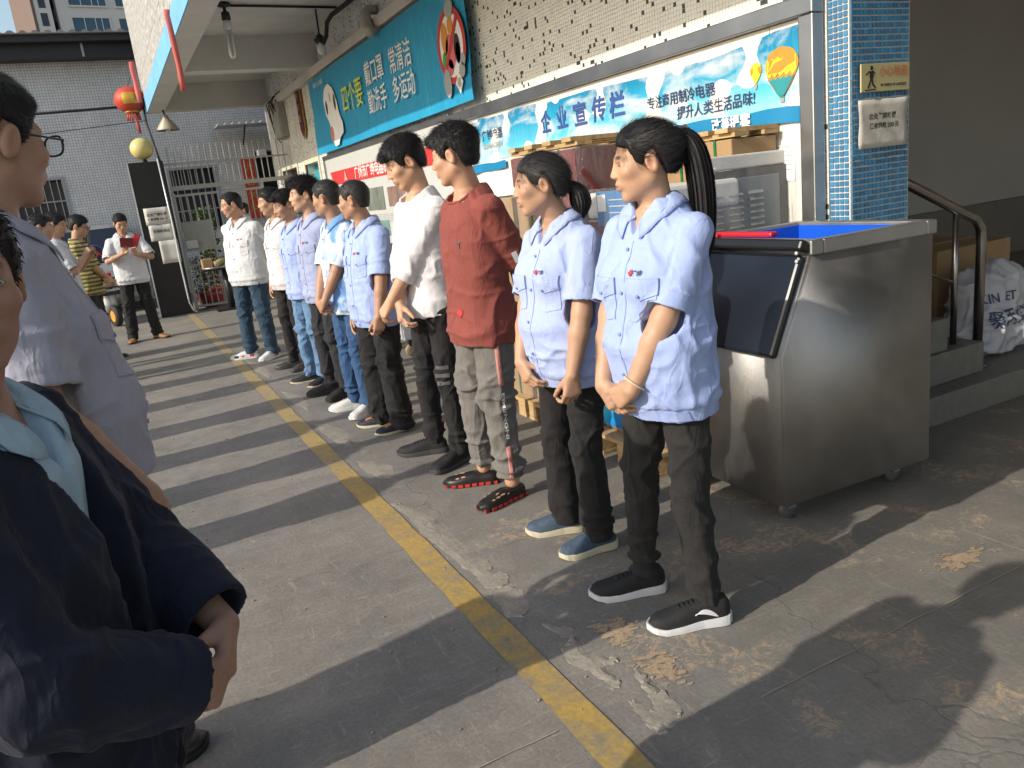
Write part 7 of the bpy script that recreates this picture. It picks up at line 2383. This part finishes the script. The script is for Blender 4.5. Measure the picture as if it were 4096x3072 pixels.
PN = build_person(dict(H=1.685, x=-.44, y=9.45, yaw=RT(82), hyaw=-6, hpitch=16, seed=14, dx=.009, dxf=.006, dxy=.0072, w=.98, hy=-.02,
    armR=dict(w=(-.03, -.235, 1.235), pole=(-.7, .2, -.9), u=(.2, -.5, .75), t=(.5, .5, .5), curl=(35, 35, 20)),
    armL=dict(w=(.10, -.24, 1.20), pole=(.7, .2, -.9), u=(-.3, -.5, .7), t=(-.5, .5, .5), curl=(35, 35, 20)),
    footL=(.11, -.02, 8), footR=(-.12, -.02, -6), skin=(.47, .275, .18),
    hair=dict(top=.020, side=.010, back=.012, mess=.003, front=.060, n=1400, len=.024, lift=.4, sw=.0022),
    top=lambda C: make_shirt(C, WHITE, hem=.77, sleeve=.9, logo=False, loose=.01),
    legs=lambda C: make_trousers(C, BLACK, cuff=.04), shoes=lambda C: make_shoes(C, sh_leather, sh_sole_k, kind='flat', heel=.07),
    label='man in white shirt looking at a phone in front of the striped polo'))
# phone and booklet
def slab(name, c, u, n, w, h, t, m, label, cat, bev=.003):
    u = Vector(u).normalized(); n = Vector(n); n = (n - u*n.dot(u)).normalized(); r = u.cross(n)
    M = Matrix(((r.x, u.x, n.x, c[0]), (r.y, u.y, n.y, c[1]), (r.z, u.z, n.z, c[2]), (0, 0, 0, 1)))
    o = MB().box(-w/2, w/2, -h/2, h/2, -t/2, t/2).build(name, m, None, False, bev)
    o.matrix_world = M
    tag(o, label, cat)
    return o
_h = PL.root.matrix_basis @ Vector(PL.arms[-1][2])
slab('booklet', (.235, 11.125, 1.285), (.1, -.2, 1), (0, -1, .3), .15, .12, .02, mat('booklet_red', (.17, .018, .022), .5), 'dark red booklet held open by the man beside the black pillar', 'booklet')
slab('phone', (.345, 11.13, 1.30), (.45, 0, 1), (0, -1, .2), .075, .16, .009, MATS['red_phone'], 'bright red phone held beside the dark red booklet', 'phone', .004)
slab('phone', (-.145, 9.42, 1.385), (.2, .1, 1), (-1, .25, .3), .075, .155, .009, MATS['phone_black'], 'dark phone held up by the man in white shirt at left', 'phone', .004)

# ---- two people right in front on the left
PO = build_person(dict(H=1.765, x=-.20, y=2.02, yaw=RT(97), hyaw=32, hpitch=6, seed=15, dx=.0056, dxf=.0034, dxy=.0045, w=1.06, hy=-.02, headscale=1.07, hz=-.005,
    armR=hang(-1, .145, .235, .86, curl=(35, 45, 30)), armL=hang(1, .02, .235, .845), footL=(.11, 0, 8), footR=(-.11, 0, -8), skin=(.40, .235, .16), glasses=True, cheek=1.04,
    hair=dict(top=.020, side=.010, back=.012, mess=.003, front=.062, n=9000, len=.018, lift=.30, rand=.3, sw=.0009),
    top=lambda C: make_shirt(C, GREYW, hem=.80, sleeve=.88, loose=.028, logo=False, belly=.05, sleeve_r=1.2, wrinkle=1.1),
    legs=lambda C: make_trousers(C, JEANS, cuff=.04, thigh=1.0, name='jeans'), shoes=lambda C: make_shoes(C, sh_leather, sh_sole_k, kind='flat', heel=.07),
    label='man in grey-white work shirt and glasses seen from behind at upper left'))
def top_P(C):
    make_shirt(C, PALEB, hem=.78, sleeve=.95, sleeve_r=.72, loose=-.022, pockets=False, buttons=False, band=False, name='shirt', v=1.30)
    inner = C.shirt
    jacket(C)
def jacket(C):
    P, s, w, dx, sd = C.P, C.s, C.w, C.dx, C.sd
    a0 = make_shirt(C, NAVYJ, hem=.70, long=.92, collar=False, pockets=False, buttons=False, band=False, loose=.030, wrinkle=1.2, sleeve_r=1.32, name='jacket', flare=.01, open_front=.016)
    for m_ in list(a0.children):
        if m_.name.startswith('neckband'): bpy.data.objects.remove(m_)
L_, R_ = clasp(.95, -.235, .0)
PP = build_person(dict(H=1.49, x=-.195, y=1.17, yaw=RT(74), hyaw=-56, hpitch=2, seed=16, dx=.0056, dxf=.0036, dxy=.0046, w=1.08, armL=L_, armR=R_, skin=(.36, .205, .145), hy=-.015, headscale=1.02,
    footL=(.11, 0, 8), footR=(-.11, 0, -8),
    hair=dict(top=.020, side=.012, back=.014, mess=.003, front=.060, n=2000, len=.024, lift=.35, sw=.0016),
    top=top_P, legs=lambda C: make_trousers(C, CHAR, cuff=.04, thigh=1.1), shoes=lambda C: make_shoes(C, sh_leather, sh_sole_k, kind='flat', heel=.07),
    label='person in open navy jacket over pale blue shirt, closest to the camera'))
# ---- the rest of the facing row: one half hidden behind the man in grey-white, the others just left of the view with their shadows across the yard
L_, R_ = clasp(.83, -.19, 0)
build_person(dict(H=1.66, x=-.50, y=8.55, yaw=RT(86), hyaw=0, hpitch=8, seed=29, dx=.010, dxf=.007, dxy=.008, armL=L_, armR=R_, skin=(.45, .26, .17), eyes=False,
    hair=dict(top=.016, side=.008, back=.010, n=900, len=.02, lift=.5, sw=.003), top=lambda C: make_shirt(C, WHITE, hem=.77, sleeve=.9, pockets=False), legs=lambda C: make_trousers(C, BLACK, cuff=.04),
    shoes=lambda C: make_shoes(C, sh_leather, sh_sole_k, kind='flat', heel=.07), label='person with clasped hands half hidden behind the man in grey-white shirt'))
FAC = [(2.0, 1.68, BLUE), (3.63, 1.66, WHITE), (4.36, 1.70, BLUE2), (5.10, 1.64, GREYW), (5.91, 1.67, BLUEG), (6.85, 1.63, WHITEP), (7.75, 1.69, BLUE), (8.68, 1.66, WHITE), (10.08, 1.68, BLUE2)]
for i, (yy, hh, mm) in enumerate(FAC):
    L_, R_ = clasp(.83, -.19, 0)
    build_person(dict(H=hh, x=-1.45 - .015*(i % 3), y=yy, yaw=RT(88), hyaw=4*i - 8, hpitch=4, seed=30 + i, dx=.013, dxf=.010, dxy=.011, w=1.0, armL=L_, armR=R_, skin=(.43, .25, .165), eyes=False,
        hair=dict(top=.016, side=.008, back=.010), top=lambda C, mm=mm: make_shirt(C, mm, hem=.77, sleeve=.9, pockets=False, buttons=False), legs=lambda C: make_trousers(C, BLACK, cuff=.04),
        shoes=lambda C: make_shoes(C, sh_leather, sh_sole_k, kind='flat', heel=.07), group='people of the facing row left of the view',
        label='person of the facing row left of the view, only the shadow shows'))
